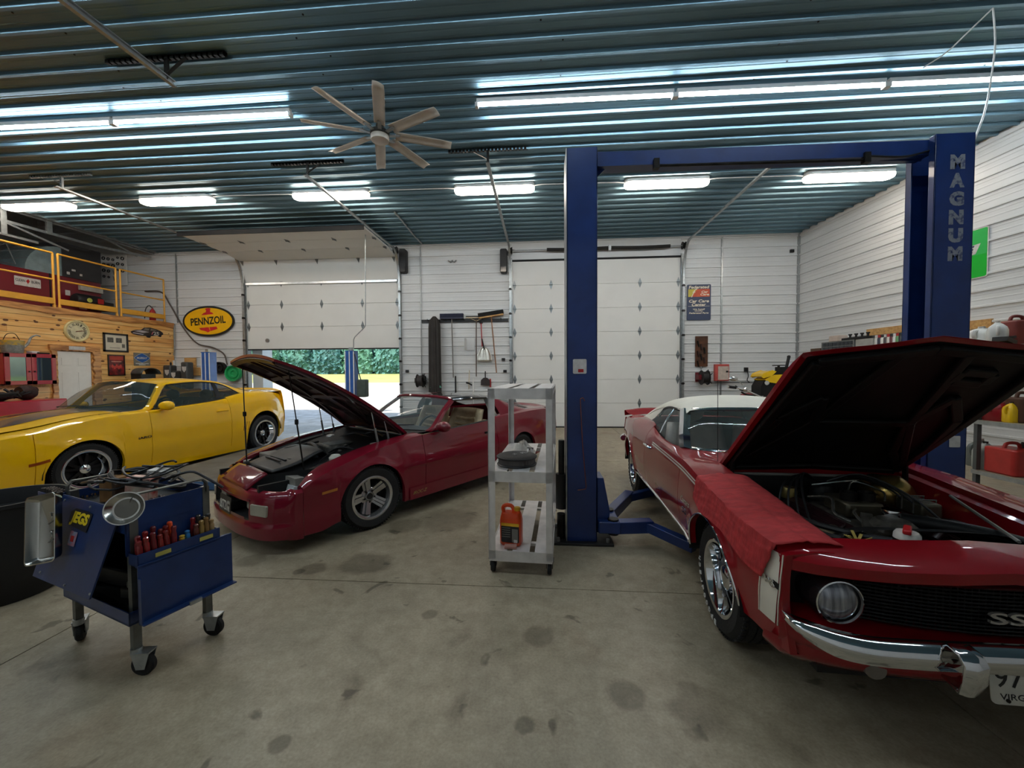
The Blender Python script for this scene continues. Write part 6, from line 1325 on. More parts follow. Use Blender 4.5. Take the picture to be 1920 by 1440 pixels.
# ================================================================ loft and knotty pine wall on the left
XL = -11.42; LZ = 3.12
MB().bb((-16, -4, LZ - .12), (XL - .03, D - .02, LZ + .02)).obj('trim_7', LUMB, kind='structure')
wp = MB().bb((XL - .06, 2.5, 0), (XL - .025, D - .03, LZ - .12)).obj('wall_left', WOOD, kind='structure')
DY0, DY1, DZT = 8.34, 9.07, 2.19
R = random.Random(11); PH = .134
for k in range(int(LZ / PH)):
    z0, z1 = k * PH + .003, (k + 1) * PH - .005
    spans = [(2.5, DY0), (DY1, D - .04)] if z0 < DZT else [(2.5, D - .04)]
    for a, c in spans:
        cuts = [a] + [x for x in (R.uniform(4, 5.5), R.uniform(6.6, 8.0), R.uniform(9.6, 10.6)) if a + .4 < x < c - .4] + [c]
        for p, q_ in zip(cuts, cuts[1:]):
            MB().bb((XL - .024, p + .0015, z0), (XL + R.uniform(-.002, .002), q_ - .0015, z1)).obj('plank', WOODP[R.randrange(3)], wp, smooth=0)
kn = MB()
for k in range(90):
    y, z = R.uniform(6.5, 11.2), R.uniform(.9, 3.0)
    if DY0 - .2 < y < DY1 + .2 and z < DZT + .15: continue
    r = R.uniform(.012, .032); kn.add([(XL + .003, y + 1.5 * r * cos(2 * pi * i / 8), z + .8 * r * sin(2 * pi * i / 8)) for i in range(8)], [tuple(range(8))])
o = kn.obj('knots', mat('dark knot', (112, 66, 30), .5, coat=.3), wp, smooth=0); o['kind'] = 'stuff'
BARK = mat('live edge board', (222, 160, 92), .45, coat=.3, col2=(150, 96, 50), vs=3, stretch=(6, .8, 6))
def live(name, y0, y1, zt, h, x=XL, amp=.035, par=None, th=.05, vert=False):
    n = 40; top = [(y0 + (y1 - y0) * i / n, zt + amp * .25 * sin(i * 1.7)) for i in range(n + 1)]; bot = [(y0 + (y1 - y0) * i / n, zt - h + amp * (sin(i * .9) * .5 + sin(i * 2.3 + 1) * .4)) for i in range(n, -1, -1)]
    if vert: top, bot = [(b_, a_) for a_, b_ in top], [(b_, a_) for a_, b_ in bot]
    m = Matrix(((0, 0, 1, x), (1, 0, 0, 0), (0, 1, 0, 0), (0, 0, 0, 1)))
    return MB().prism(top + bot, 0, th, m).obj(name, BARK, par, smooth=0)
o = live('trim_8', 2.5, D - .05, LZ + .07, .13); o['kind'] = 'structure'
fr_ = live('trim_9', DY0 - .14, DY1 + .16, DZT + .13, .13, amp=.015, th=.06); fr_['kind'] = 'structure'
o = live('trim_10', 0.0, DZT, DY1 + .17, .16, amp=.04, th=.06, vert=True); o['kind'] = 'structure'
o = live('trim_11', 0.0, DZT, DY0 + .0, .10, amp=.02, th=.05, vert=True); o['kind'] = 'structure'
MB().bb((XL + .0, 6.0, 1.33), (XL + .03, DY0 - .12, 1.39)).obj('trim_12', LUMB, kind='structure')
dr = MB().bb((XL - .03, DY0, 0), (XL + .005, DY1 - .02, DZT - .02)).obj('door_3', mat('white painted door', (226, 224, 218), .4, var=.02), kind='structure')
for y in (DY0 + .19, DY1 - .21):
    for z, h in ((1.93, .22), (1.38, .62), (.55, .7)):
        MB().bb((XL + .003, y - .115, z - h / 2), (XL + .007, y + .115, z + h / 2)).bb((XL + .006, y - .09, z - h / 2 + .025), (XL + .016, y + .09, z + h / 2 - .025)).obj('door_panel', mat('white painted door', 0), dr, bevel=.004)
o = sticker(None, 'door_sign', at(145, 653, X=XL + .066), .34, .085, PAPER, (1, 0, 0), (0, 1, 0)); tag(o, 'small white sign with faint lettering over the white panelled door', 'sign')
# guard rail sections
RY = mat('yellow guard rail', (226, 166, 58), .4, var=.05)
for y0, y1, lab in ((4.4, 8.40, 'yellow loft guard rail section at the left edge, in front of the red furnace'), (8.50, 9.76, 'yellow loft guard rail middle section below the black burner'), (9.87, 11.10, 'yellow loft guard rail section nearest the back wall')):
    t = thing('guard_rail', lab, 'guard rail', (XL - .06, y0, LZ + .02)); Lr = y1 - y0; H = 1.34
    for y in ((0, Lr) if y0 > 5 else (0, Lr)):
        MB().cyl((0, y, 0), (0, y, H), .022, n=12).obj('post', RY, t); MB().cyl((0, y, 0), (0, y, .12), .03, n=12).obj('socket', RY, t)
    MB().tube([(0, 0, H), (0, Lr, H)], .022, 12).obj('top_rail', RY, t); MB().tube([(0, 0, .72), (0, Lr, .72)], .02, 12).obj('mid_rail', RY, t)
    MB().bb((.012, 0, .14), (.02, Lr, .28)).bb((-.012, 0, .14), (.02, Lr, .148)).obj('toe_board', RY, t)
# furnace, duct, burner
FR = mat('dark red furnace enamel', (112, 18, 30), .38, coat=.3, var=.08, vs=2)
t = thing('oil_furnace', 'long dark red waste oil furnace on the loft behind the yellow rail', 'furnace', (-13.3, 8.3, LZ + .02))
MB().bb((-.6, -2.6, .16), (.58, 2.12, 1.10)).obj('cabinet', FR, t, bevel=.02)
for y in (-2.3, 0, 1.9): MB().bb((-.5, y - .05, 0), (.5, y + .05, .16)).obj('skid', DARKST, t)
MB().bb((.58, .92, .16), (.585, .95, 1.1)).obj('panel_seam', BLACKM, t)
m = frame(at(52, 529, X=-12.71) - Vector((-13.3, 8.3, LZ + .02)), (0, 1, 0), (1, 0, 0)); sg_ = MB().at(m).prism(rrect(.50, .22, .01, 2), 0, .004).obj('maker_plate', PAPER, t)
text('lettering', 'CLEAN', .065, PB, sg_, m @ Matrix.Translation((-.14, .02, .005)), w=.18, bold=.02); text('lettering', 'BURN', .065, PB, sg_, m @ Matrix.Translation((.15, .02, .005)), w=.16, bold=.02)
MB().at(m).prism([(0, -.045), (.035, .02), (.01, .075), (-.035, .02)], .004, .006).obj('flame_mark', REDP, sg_)
for px, py, w, h in ((128, 512, .07, .07), (152, 516, .06, .06), (138, 507, .09, .05), (127, 549, .11, .14), (156, 578, .18, .05)): sticker(t, 'label', at(px, py, X=-12.712) - Vector((-13.3, 8.3, LZ + .02)), w, h, PAPER, (1, 0, 0), (0, 1, 0))
MB().bb((.58, 1.55, .80), (.66, 2.1, .93)).obj('control_box', mat('grey control box', (168, 164, 154), .5), t, bevel=.005)
bn = MB().at(Matrix.Translation((.80, 1.62, .50))).lathe([(0, -.35), (.13, -.34), (.17, -.28), (.17, .22), (.13, .30), (0, .32)], 24, 'y').bb((-.16, .1, -.22), (.16, .5, .02)); o = bn.obj('burner', BLACKM, t, bevel=.01)
MB().at(Matrix.Translation((.975, 1.50, .50))).lathe([(0, .01), (.06, .01), (.06, 0)], 20, 'x').obj('burner_dial', mat('lime dial', (196, 206, 96), .4), t)
MB().bb((.97, 1.70, .44), (.985, 1.84, .58)).obj('burner_label', REDP, t)
t = thing('air_duct', 'galvanized curved duct elbow with a dark square side rising from the furnace', 'duct', (-13.3, 9.72, LZ + 1.12))
GD = mat('pale galvanized duct', (164, 186, 190), .4, .6, var=.12, vs=6)
rows = []
for i in range(9):
    a = pi / 2 * i / 8; y = -.95 + .75 * (1 - cos(a)); z = .75 * sin(a); rows.append([(-.45, y, z), (.55, y, z)])
b = MB(); b.grid(rows); b.bb((-.45, -.2, .70), (.55, .02, .752)); b.add([(.55, -.95 + .75 * (1 - cos(pi / 2 * i / 8)), .75 * sin(pi / 2 * i / 8)) for i in range(9)] + [(.55, -.2, 0)], [tuple(range(10))]); b.obj('elbow', GD, t)
for i in (2, 4, 6): a = pi / 2 * i / 8; MB().bar((-.45, -.95 + .75 * (1 - cos(a)), .75 * sin(a)), (.56, -.95 + .75 * (1 - cos(a)), .75 * sin(a)), .012, .02).obj('seam', GALV, t)
MB().bb((-.45, -.2, .0), (.57, .72, .90)).obj('side_box', mat('charcoal sheet metal', (48, 48, 50), .5), t)
# roof trusses over the loft
for x, lab in ((-11.98, 'galvanized roof truss at the edge of the ceiling over the loft'), (-14.0, 'galvanized roof truss farther back over the loft')):
    t = thing('roof_truss', lab, 'truss', (x, 7.5, 4.7)); 
    MB().bb((-.02, -6, .62), (.02, 3.8, .68)).obj('top_chord', GALV, t); MB().bar((0, -6, .34), (0, 2.2, .37), .04, .06).bar((0, 2.2, .37), (0, 3.7, .50), .04, .06).obj('middle_chord', GALV, t)
    MB().bar((0, -6, .06), (0, 1.0, .06), .04, .05).obj('lower_chord', GALV, t)
    for y in (-3.6, -1.6, .4, 1.22): MB().bb((-.03, y - .05, .06 if y < 1 else .36), (.03, y + .05, .66)).obj('web_post', GALV, t)
    for y in (-3.6, -1.6, .4): MB().bar((0, y, .34), (0, y + 1.2, .06), .03, .04).obj('web_brace', GALV, t)
    MB().bar((0, 2.4, .66), (0, 3.3, .42), .03, .04).obj('web_brace', GALV, t)
t = thing('wire_rack', 'thin white rods leaning over the loft left of the duct', 'rods', (-12.9, 8.2, LZ + 1.12)); MB().tube([(0, -.6, 0), (0, .35, .55)], .012, 6).obj('rod', GALV, t); MB().tube([(0, .35, .55), (0, .5, .1)], .012, 6).obj('rod', GALV, t); MB().tube([(0, -.6, 0), (0, .5, .1)], .012, 6).obj('rod', GALV, t)
# gasket board
c0 = at(180, 480, Y=D - .04); c1 = at(239, 535, Y=D - .04); t = thing('gasket_board', 'white peg board hung with black rings and gaskets on the back wall of the loft', 'board', ((c0.x + c1.x) / 2, D - .05, (c0.z + c1.z) / 2)); w, h = c1.x - c0.x, c0.z - c1.z
MB().bb((-w / 2, -.01, -h / 2), (w / 2, .02, h / 2)).obj('board', HOUS, t)
for k in range(22):
    x, z = -w / 2 + w * (.12 + .155 * (k % 6)), h / 2 - h * (.12 + .2 * (k // 6)) + .03 * ((k * 5) % 3 - 1); r = .035 + .02 * ((k * 7) % 4) / 3
    if k < 12 or k % 3: MB().lathe([(r * .62, -.012), (r, -.012), (r, -.03), (r * .62, -.03), (r * .62, -.012)], 14, 'y', (x, 0, z)).obj('ring', BLACKM, t)
    else: MB().bar((x, -.02, z + .05), (x + .03, -.02, z - .09), .03, .012).obj('strap', mat('grey print', 0), t)
t = thing('fire_extinguisher', 'red fire extinguisher with a black hose on the loft floor behind the rail end', 'fire extinguisher', (-11.68, 10.92, LZ + .02)); MB().lathe([(0, 0), (.07, 0), (.075, .02), (.075, .33), (.05, .40), (.025, .42), (.025, .45), (0, .45)], 22).obj('cylinder', REDP, t); MB().tube(cr([(0, 0, .46), (.0, -.1, .52), (.0, -.2, .40), (0, -.24, .12)], 12), .012, 6).obj('hose', HOSE, t); MB().bar((0, -.06, .48), (0, .1, .52), .02, .012).obj('lever', BLACKM, t)
# things on the pine wall
t = thing('wall_clock', 'round cream wall clock with roman numerals on the pine wall above the white door', 'clock', at(143, 621, X=XL + .004), (0, radians(90), 0))
CRM = mat('aged cream clock', (214, 196, 138), .4, coat=.3, var=.06)
MB().lathe([(.0, .0), (.262, .0), (.265, .03), (.25, .05), (.225, .045), (.215, .03)], 44).obj('case', CRM, t); MB().lathe([(0, .028), (.216, .028)], 40).obj('dial', mat('clock dial', (226, 216, 176), .5), t)
for k, nm in enumerate(['XII', 'I', 'II', 'III', 'IIII', 'V', 'VI', 'VII', 'VIII', 'IX', 'X', 'XI']):
    a = pi / 2 - 2 * pi * k / 12; u = Vector((-sin(a), cos(a), 0)); # local -x is up, local y is rightwards as seen
    m = frame(Vector((0, 0, .03)) + u * .165, Vector((-u.y * -1 * -1, u.x, 0)) if False else Vector((u.y * 1.0, -u.x, 0)), (0, 0, 1)); text('numeral', nm, .06, mat('clock numeral', (70, 66, 48), .5), t, m, w=.022 * len(nm) + .01, bold=.02)
MB().bar((.02, -.04, .034), (-.02, .15, .034), .012, .003, (0, 0, 1)).obj('minute_hand', mat('brown clock hand', (120, 70, 40), .5), t); MB().bar((.01, -.03, .036), (-.015, .10, .036), .018, .003, (0, 0, 1)).obj('hour_hand', mat('brown clock hand', 0), t)
def framed(name, lab, cat, px0, py0, px1, py1, fm, bw, mm):
    a, c = at(px0, py0, X=XL + .004), at(px1, py1, X=XL + .004); w, h = c.y - a.y, a.z - c.z; o = thing(name, lab, cat, (XL + .004, (a.y + c.y) / 2, (a.z + c.z) / 2))
    b = MB(); b.bb((0, -w / 2, -h / 2), (.025, -w / 2 + bw, h / 2)).bb((0, w / 2 - bw, -h / 2), (.025, w / 2, h / 2)).bb((0, -w / 2, h / 2 - bw), (.025, w / 2, h / 2)).bb((0, -w / 2, -h / 2), (.025, w / 2, -h / 2 + bw)); b.obj('frame', fm, o); MB().bb((0, -w / 2 + bw, -h / 2 + bw), (.012, w / 2 - bw, h / 2 - bw)).obj('picture', mm, o); return o, w, h
BF = mat('black picture frame', (24, 22, 22), .3, coat=.4)
o, w, h = framed('framed_print', 'black framed print with two small grey photographs on the pine wall', 'picture', 192, 623, 240, 661, BF, .045, mat('cream print', (216, 208, 188), .5, var=.03))
for y in (-.34, .0): MB().bb((.012, y * w, .0), (.014, y * w + .24 * w, .26 * h)).obj('photograph', mat('grey photo', (120, 116, 106), .5, col2=(60, 60, 56), vs=40), o)
MB().bb((.012, .24 * w, -.26 * h), (.014, .36 * w, -.06 * h)).obj('photograph', mat('grey photo', 0), o); MB().bb((.012, -.25 * w, -.30 * h), (.0135, .15 * w, -.27 * h)).obj('caption_line', mat('grey print', 0), o)
o, w, h = framed('red_poster', 'dark framed red poster of an engine on the pine wall', 'poster', 201, 665, 234, 704, BF, .02, mat('red poster print', (150, 32, 30), .35, coat=.5, col2=(58, 16, 20), vs=9))
MB().bb((.012, -.4 * w, .26 * h), (.0135, .4 * w, .44 * h)).obj('poster_band', mat('poster band', (176, 60, 44), .4), o); MB().bb((.012, -.3 * w, .16 * h), (.0135, .3 * w, .20 * h)).obj('poster_line', mat('poster pale', (214, 150, 130), .4), o)
b = MB(); 
for k in range(5): b.ball((.013, (-.24 + .12 * k) * w, -.05 * h - .06 * h * (k % 2)), (.002, .07 * w, .09 * h), 10, 6)
b.at(Matrix.Identity(4)); q2 = b.obj('poster_engine', mat('poster engine', (206, 70, 58), .4), o); q2['kind'] = 'stuff'
a, c = at(250, 661, X=XL + .004), at(281.5, 686, X=XL + .004); w, h = c.y - a.y, a.z - c.z
o = thing('parts_sign', 'small grey sign with a blue diamond logo on the pine wall', 'sign', (XL + .004, (a.y + c.y) / 2, (a.z + c.z) / 2)); MB().bb((0, -w / 2, -h / 2), (.006, w / 2, h / 2)).obj('plate', mat('grey sign paint', (128, 124, 112), .5), o)
m = frame((.006, 0, .10 * h), (0, 1, 0), (1, 0, 0)); dm = [(-.47, 0), (-.27, .2), (0, .36), (.27, .2), (.47, 0), (.27, -.2), (0, -.36), (-.27, -.2)]
MB().at(m).prism([(x * w * 1.06, y * h * 1.08) for x, y in dm], 0, .002).obj('diamond_border', PAPER, o); MB().at(m).prism([(x * w, y * h) for x, y in dm], 0, .003).obj('diamond', mat('blue sign paint', (38, 96, 172), .4), o)
text('lettering', 'MURRAY', .11 * h + .02, PAPER, o, m @ Matrix.Translation((0, 0, .003)), w=.66 * w, bold=.03, slant=.2); 
for z, ww in ((-.33, .8), (-.42, .4)): MB().bb((.006, -ww * w / 2, z * h - .012), (.0075, ww * w / 2, z * h + .012)).obj('pale_line', PAPER, o)
# race car cut-out
a, c = at(245, 610, X=XL + .006), at(306, 637, X=XL + .006); w, h = c.y - a.y, a.z - c.z
o = thing('race_car_cutout', 'flat cut-out picture of a black and white stock car number 25 on the pine wall', 'cut-out', (XL + .006, (a.y + c.y) / 2, (a.z + c.z) / 2)); m = frame((0, 0, 0), (0, 1, 0), (1, 0, 0))
sil = [(-.5, -.12), (-.49, .02), (-.36, .16), (-.20, .22), (-.10, .44), (.08, .5), (.24, .42), (.40, .30), (.49, .14), (.5, -.02), (.44, -.12), (.42, -.24), (.36, -.26), (.30, -.16), (.10, -.28), (.06, -.44), (-.02, -.42), (-.06, -.30), (-.30, -.30), (-.44, -.22)]
MB().at(m).prism([(x * w, y * h) for x, y in sil], 0, .008).obj('board', mat('black race paint', (34, 33, 40), .35, coat=.4), o)
def poly(nm, pts, mt, z=.009): MB().at(m).prism([(x * w, y * h) for x, y in pts], .008, z).obj(nm, mt, o)
SIL = mat('silver print', (196, 196, 204), .35)
poly('bonnet_stripe', [(-.42, .04), (-.24, .17), (-.02, .13), (-.16, .0)], SIL); poly('bonnet_stripe', [(-.36, -.02), (-.12, -.04), (.04, .08), (.0, .1), (-.16, -.0)], SIL); poly('front_bumper', [(-.46, -.14), (-.16, -.22), (-.12, -.16), (-.44, -.08)], SIL)
poly('windscreen', [(-.14, .24), (-.08, .40), (.06, .38), (.02, .20)], mat('grey print', 0)); poly('side_window', [(.08, .22), (.10, .40), (.24, .34), (.30, .24)], mat('grey print', 0))
for x, y in ((.03, -.28), (.39, -.14)): MB().at(m @ Matrix.Translation((x * w, y * h, 0))).lathe([(0, .0105), (.045 * w, .0105), (.05 * w, .008)], 18).obj('wheel', BLACKM, o)
text('lettering', '25', .34 * h, PAPER, o, m @ Matrix.Translation((.27 * w, .0, .0085)), w=.2 * w, bold=.03, slant=-.1); poly('side_flash', [(.11, -.12), (.15, .14), (.17, .14), (.14, -.12)], mat('pink print', (214, 120, 130), .4))
# red glass fronted cabinet, can and clutter
XC = XL + .30; ya, yb = at(8, 690, X=XC).y, at(106, 690, X=XC).y; za, zb_ = at(60, 721, X=XC).z, at(60, 663, X=XC).z
t = thing('wall_cabinet', 'red wall cabinet with two glass doors left of the white door', 'cabinet', (XL, ya, za)); Wc, Hc = yb - ya, zb_ - za; RC_ = mat('glossy red cabinet', (170, 30, 50), .3, coat=.5, var=.05)
b = MB()
for a_, c_ in (((.002, 0, 0), (.28, .02, Hc)), ((.002, Wc - .02, 0), (.28, Wc, Hc)), ((.002, 0, 0), (.28, Wc, .02)), ((.002, 0, Hc - .02), (.28, Wc, Hc)), ((.002, 0, 0), (.012, Wc, Hc))): b.bb(a_, c_)
b.obj('carcass', RC_, t); MB().bb((.02, .02, Hc / 2 - .008), (.26, Wc - .02, Hc / 2)).obj('shelf', RC_, t)
for k in range(2):
    y0, y1 = (.004 + k * Wc / 2, Wc / 2 * (k + 1) - .004); f = .085; b = MB()
    for a_, c_ in (((.282, y0, .004), (.302, y0 + f, Hc - .004)), ((.282, y1 - f, .004), (.302, y1, Hc - .004)), ((.282, y0, .004), (.302, y1, f)), ((.282, y0, Hc - f), (.302, y1, Hc - .004))): b.bb(a_, c_)
    d_ = b.obj('door', RC_, t, bevel=.003); MB().bb((.288, y0 + f, f), (.294, y1 - f, Hc - f)).obj('pane', mat('reflective cabinet pane', (96, 112, 116), .04, .75, var=.05), d_)
    MB().ball((.315, (y1 - .04 if k == 0 else y0 + .04), Hc * .42), .016, 10, 8).obj('knob', BLACKM, d_)
for k, (y, z, hgt, m_) in enumerate(((.2, .02, .2, PAPER), (.35, .02, .16, BLUE), (.65, .02, .2, GALV), (.8, .02, .14, REDP))): pass
c = at(24, 661, X=XL + .16); t = thing('watering_can', 'old yellow and grey watering can standing on the red wall cabinet', 'watering can', (XL + .16, c.y, za + Hc))
MB().lathe([(0, 0), (.145, 0), (.15, .01), (.165, .17)], 30).obj('lower_body', mat('worn grey zinc', (160, 160, 154), .5, .4, var=.2, vs=20), t); MB().lathe([(.165, .17), (.172, .27), (.165, .275), (.02, .28)], 30).obj('upper_body', mat('worn yellow paint', (214, 170, 40), .5, var=.15, vs=14, col2=(150, 140, 110)), t)
MB().tube(cr([(0, .14, .10), (0, .25, .22), (0, .31, .36), (0, .40, .42), (0, .47, .40)], 14), [.03 - .0012 * i for i in range(15)], 10).obj('spout', mat('worn grey zinc', 0), t); MB().tube(cr([(0, -.15, .26), (0, -.08, .40), (0, .04, .42), (0, .12, .28)], 12), .007, 6).obj('handle', DARKST, t)
for px, dm_, m_, lab in ((62, (.12, .16, .06), PAPER, 'white folded thing on the right end of the red cabinet top'), (78, (.10, .26, .04), BLACKM, 'flat black thing on the right end of the red cabinet top')):
    c = at(px, 661, X=XL + .16); o = MB().box((0, 0, dm_[2] / 2 + .001), dm_, (.0, .0, .15)).obj('folded_cloth', m_, None, bevel=.015, loc=(XL + .16, c.y, za + Hc)); tag(o, lab, 'cloth')
# red bench with engine parts at the far left
t = thing('tool_chest', 'low red chest heaped with dark engine parts below the red wall cabinet', 'chest', (-10.7, 6.95, 0)); MB().bb((-.5, -1.2, .1), (.4, .75, 1.10)).obj('body', RC_, t, bevel=.02)
for k in range(3): MB().bb((.4, -1.15, .16 + k * .32), (.42, .70, .44 + k * .32)).obj('drawer', RC_, t, bevel=.006)
for i, (y, z, r) in enumerate(((.28, .17, .15), (-.12, .10, .09), (-.45, .12, .10))):
    o = MB().lathe([(0, -.12), (r * .8, -.12), (r, -.05), (r, .05), (r * .7, .12), (r * .3, .16), (0, .16)], 20, 'y').ball((.02, .1, r * .3), r * .5, 10, 8).obj('starter_motor', mat('rusty dark iron', (58, 36, 34), .6, .3, var=.3, vs=20), None, loc=(-10.6, 6.95 + y, 1.10 + r)); tag(o, ['round rusty brown motor on the red chest', 'small dark motor part on the middle of the red chest', 'dark motor part at the left end of the red chest'][i], 'engine part')
o = thing('black_hoses', 'bundle of black hoses and brackets lying on the red chest', 'hose', (-10.45, 6.75, 1.10))
for k in range(5): MB().tube(cr([(.05 * k, -.6, .03 + .02 * k), (.1, -.2 + .1 * k, .07 + .02 * k), (-.1 + .05 * k, .2, .06), (.0, .45 - .1 * k, .16 + .02 * k)], 12), .022, 8).obj('hose', HOSE, o)
# back wall, behind the yellow car
YW = D - .03
t = thing('oval_oil_sign', 'big yellow oval motor oil sign with a black rim on the white back wall', 'sign', at(392, 602.5, Y=YW)); 
cz = at(392, 602.5, Y=YW); hw_ = (at(440, 602, Y=YW).x - at(344, 602, Y=YW).x) / 2; hh = (at(392, 574, Y=YW).z - at(392, 631, Y=YW).z) / 2
m = frame((0, 0, 0), (1, 0, 0), (0, -1, 0)); el = lambda k: [(hw_ * k * cos(2 * pi * i / 60), (hh - hw_ * (1 - k)) * sin(2 * pi * i / 60)) for i in range(60)]
MB().at(m).prism(el(1), 0, .03).obj('rim', mat('black sign rim', (34, 34, 32), .4), t); YS = mat('yellow sign face', (246, 186, 16), .4, var=.03); MB().at(m).prism(el(.93), .03, .034).obj('face', YS, t)
text('lettering', 'PENNZOIL', hh * .50, mat('black sign letter', (30, 28, 26), .45), t, m @ Matrix.Rotation(radians(4), 4, 'Z') @ Matrix.Translation((0, .03 * hh, .0345)), w=hw_ * 1.36, bold=.025, ext=.002)
RS = mat('red bell print', (214, 40, 50), .45)
MB().at(m).prism([(x * hw_, y * hh) for x, y in [(-.26, .40), (.22, .46), (.17, .56), (.09, .60), (.09, .76), (.12, .80), (.06, .86), (-.06, .85), (-.11, .79), (-.07, .74), (-.08, .59), (-.17, .54)]], .034, .036).obj('bell_crown', RS, t)
MB().at(m).prism([(x * hw_, y * hh) for x, y in [(-.36, -.44), (.32, -.36), (.36, -.52), (.06, -.66), (-.02, -.74), (-.10, -.66), (-.30, -.58)]], .034, .036).obj('bell_mouth', RS, t)
MB().at(m).prism([(x * hw_, y * hh) for x, y in [(.02, -.40), (.05, -.41), (.08, -.64), (.05, -.60)]], .036, .037).obj('bell_crack', YS, t)
t = thing('black_hose', 'long dark hose sagging down the white back wall below the oval sign', 'hose', at(300, 545, Y=YW - .05)); p0 = Vector(t.location)
MB().tube(cr([a - p0 for a in (at(272, 546, Y=YW - .02), at(303, 548, Y=YW - .03), at(318, 570, Y=YW - .03), at(345, 616, Y=YW - .04), at(370, 644, Y=YW - .03), at(400, 652, Y=YW - .03), at(420, 664, Y=YW - .03), at(426, 684, Y=YW - .03))], 40), .02, 8).obj('tube', mat('brown grey hose', (88, 78, 72), .6), t)
o = thing('wall_outlet', 'white outlet with a conduit where the pine wall meets the white wall', 'outlet', at(325, 683, Y=YW)); p0 = Vector(o.location); MB().bb((-.07, -.06, -.12), (.07, .0, .12)).obj('box', HOUS, o, bevel=.006); MB().tube(cr([a - p0 for a in (at(327, 610, Y=YW - .03), at(327, 650, Y=YW - .03), at(326, 664, Y=YW - .03), at(321, 672, Y=YW - .03), at(322, 680, Y=YW - .03))], 16), .016, 8).obj('conduit', GALV, o)
t = thing('workbench', 'plain dark bench along the back wall hidden behind the yellow car', 'workbench', (-10.5, 11.0, 0)); MB().bb((-.85, -.3, 1.11), (.95, .3, 1.16)).obj('top', WOOD, t)
for x in (-.8, .9):
    for y in (-.26, .26): MB().bb((x - .04, y - .03, 0), (x + .04, y + .03, 1.11)).obj('leg', WOOD, t)
for px0, py0, px1, py1, nm, lab, m_ in ((348, 671, 369, 689, 'plywood_board', 'square of pale plywood on the back wall left of the short blue post', LUMB), (358, 689, 377, 704, 'lumber_stack', 'pale lumber offcuts below the plywood square', LUMB)):
    a, c = at(px0, py0, Y=YW), at(px1, py1, Y=YW); o = MB().bb((a.x, YW - .05, c.z), (c.x, YW, a.z)).obj(nm, m_, None, bevel=.004); tag(o, lab, 'board')
for px, py, wd, ht, lab in ((351, 690, 14, 24, 'grey case with a white shield label left of the lumber offcuts'), (319, 696, 16, 24, 'grey case with a white shield label and a black stub at the pine wall corner'), (331, 701, 7, 12, 'small grey case with a white label right of the pine wall corner')):
    c = at(px, py, Y=YW - .30); s_ = (YW - .3) / 730; t = thing('grey_case', lab, 'case', c); MB().bb((-wd * s_ / 2, -.12, 1.16 - c.z), (wd * s_ / 2, .12, ht * s_ / 2)).obj('body', mat('dark grey case', (70, 72, 72), .5, var=.15), t, bevel=.04)
    MB().prism([(-.07, .07), (.07, .07), (.06, -.03), (0, -.10), (-.06, -.03)], 0, .004, frame((.02, -.122, -.03), (1, 0, 0), (0, -1, 0))).obj('shield_label', PAPER, t)
    if wd == 16: MB().cyl((.03, 0, ht * s_ / 2), (.03, 0, ht * s_ / 2 + .09), .025, n=10).obj('stub', BLACKM, t)
c = at(272, 698, X=-10.9); t = thing('grey_hood', 'dark grey rounded machine cover with an open front above the yellow roof line', 'machine cover', c)
b = MB(); b.grid([[(x, .26 * cos(a) * (1 - .25 * q), .16 * sin(a) - .05) for a in [pi * i / 12 for i in range(13)]] for q, x in ((0, .2), (.2, .1), (.6, -.15), (1, -.2))]); b.obj('shell', mat('dark grey case', 0), t, solid=.01); MB().bb((-.2, -.2, -c.z), (.1, .2, -.05)).obj('base', BLACKM, t)
for px, py, r, m_, nm, lab in ((416, 690, 12, BLACKM, 'drain_pan', 'round black drain pan hung on the wall right of the short blue post'), (441, 700, 16, mat('green plastic pan', (40, 168, 98), .4, coat=.2, var=.05), 'drain_pan', 'round green ribbed pan on the wall beside the raised maroon bonnet')):
    c = at(px, py, Y=YW); r = r * YW / 730; t = thing(nm, lab, 'pan', c); MB().lathe([(0, -.05), (r * .3, -.05), (r * .35, -.09), (r * .55, -.09), (r * .6, -.05), (r * .8, -.05), (r * .85, -.12), (r * .97, -.13), (r, -.10), (r * .95, 0), (0, 0)], 36, 'y').obj('body', m_, t)
# ================================================================ back wall between the doors: rail of tools
YW = D - .03
def bw(px, py, off=0): return at(px, py, Y=YW - off)
a, c = bw(790, 598), bw(953, 603); t = thing('tool_rail', 'long black tool rail with hooks on the wall between the two doors', 'tool rail', (a.x, YW, c.z)); MB().bb((0, -.02, 0), (c.x - a.x, .0, .09)).obj('rail', BLACKM, t)
for k in range(9): x = (c.x - a.x) * (.08 + .105 * k); MB().tube([(x, -.02, .06), (x, -.09, .06), (x, -.10, .10)], .008, 6).obj('hook', BLACKM, t)
c0, c1 = bw(815, 597, .2), bw(815, 735, .2); Rr = .165; t = thing('folded_mat', 'tall dark ribbed roll of matting hanging from the tool rail', 'mat', (c0.x, YW - .24, c1.z))
H = c0.z - c1.z + .05; rows = []
for i in range(22):
    z = H * i / 21; q = 1.06 - .10 * i / 21; q *= 1 if z < H - .3 else sqrt(max(.03, 1 - ((z - H + .3) / .31) ** 2)); rows.append([(Rr * q * cos(2 * pi * j / 64) * (1 + .10 * cos(10 * 2 * pi * j / 64)), Rr * q * sin(2 * pi * j / 64) * (1 + .10 * cos(10 * 2 * pi * j / 64)), z) for j in range(64)])
MB().grid(rows, cu=True).obj('roll', mat('dark brown black matting', (50, 46, 43), .7, var=.2, vs=3, bump=.2), t, smooth=50); MB().bar((0, .0, H - .1), (0, .22, H - .06), .04, .05).obj('hanger', BLACKM, t)
MB().cyl((0, 0, -c1.z), (0, 0, .02), .10, n=16).obj('foot', BLACKM, t)
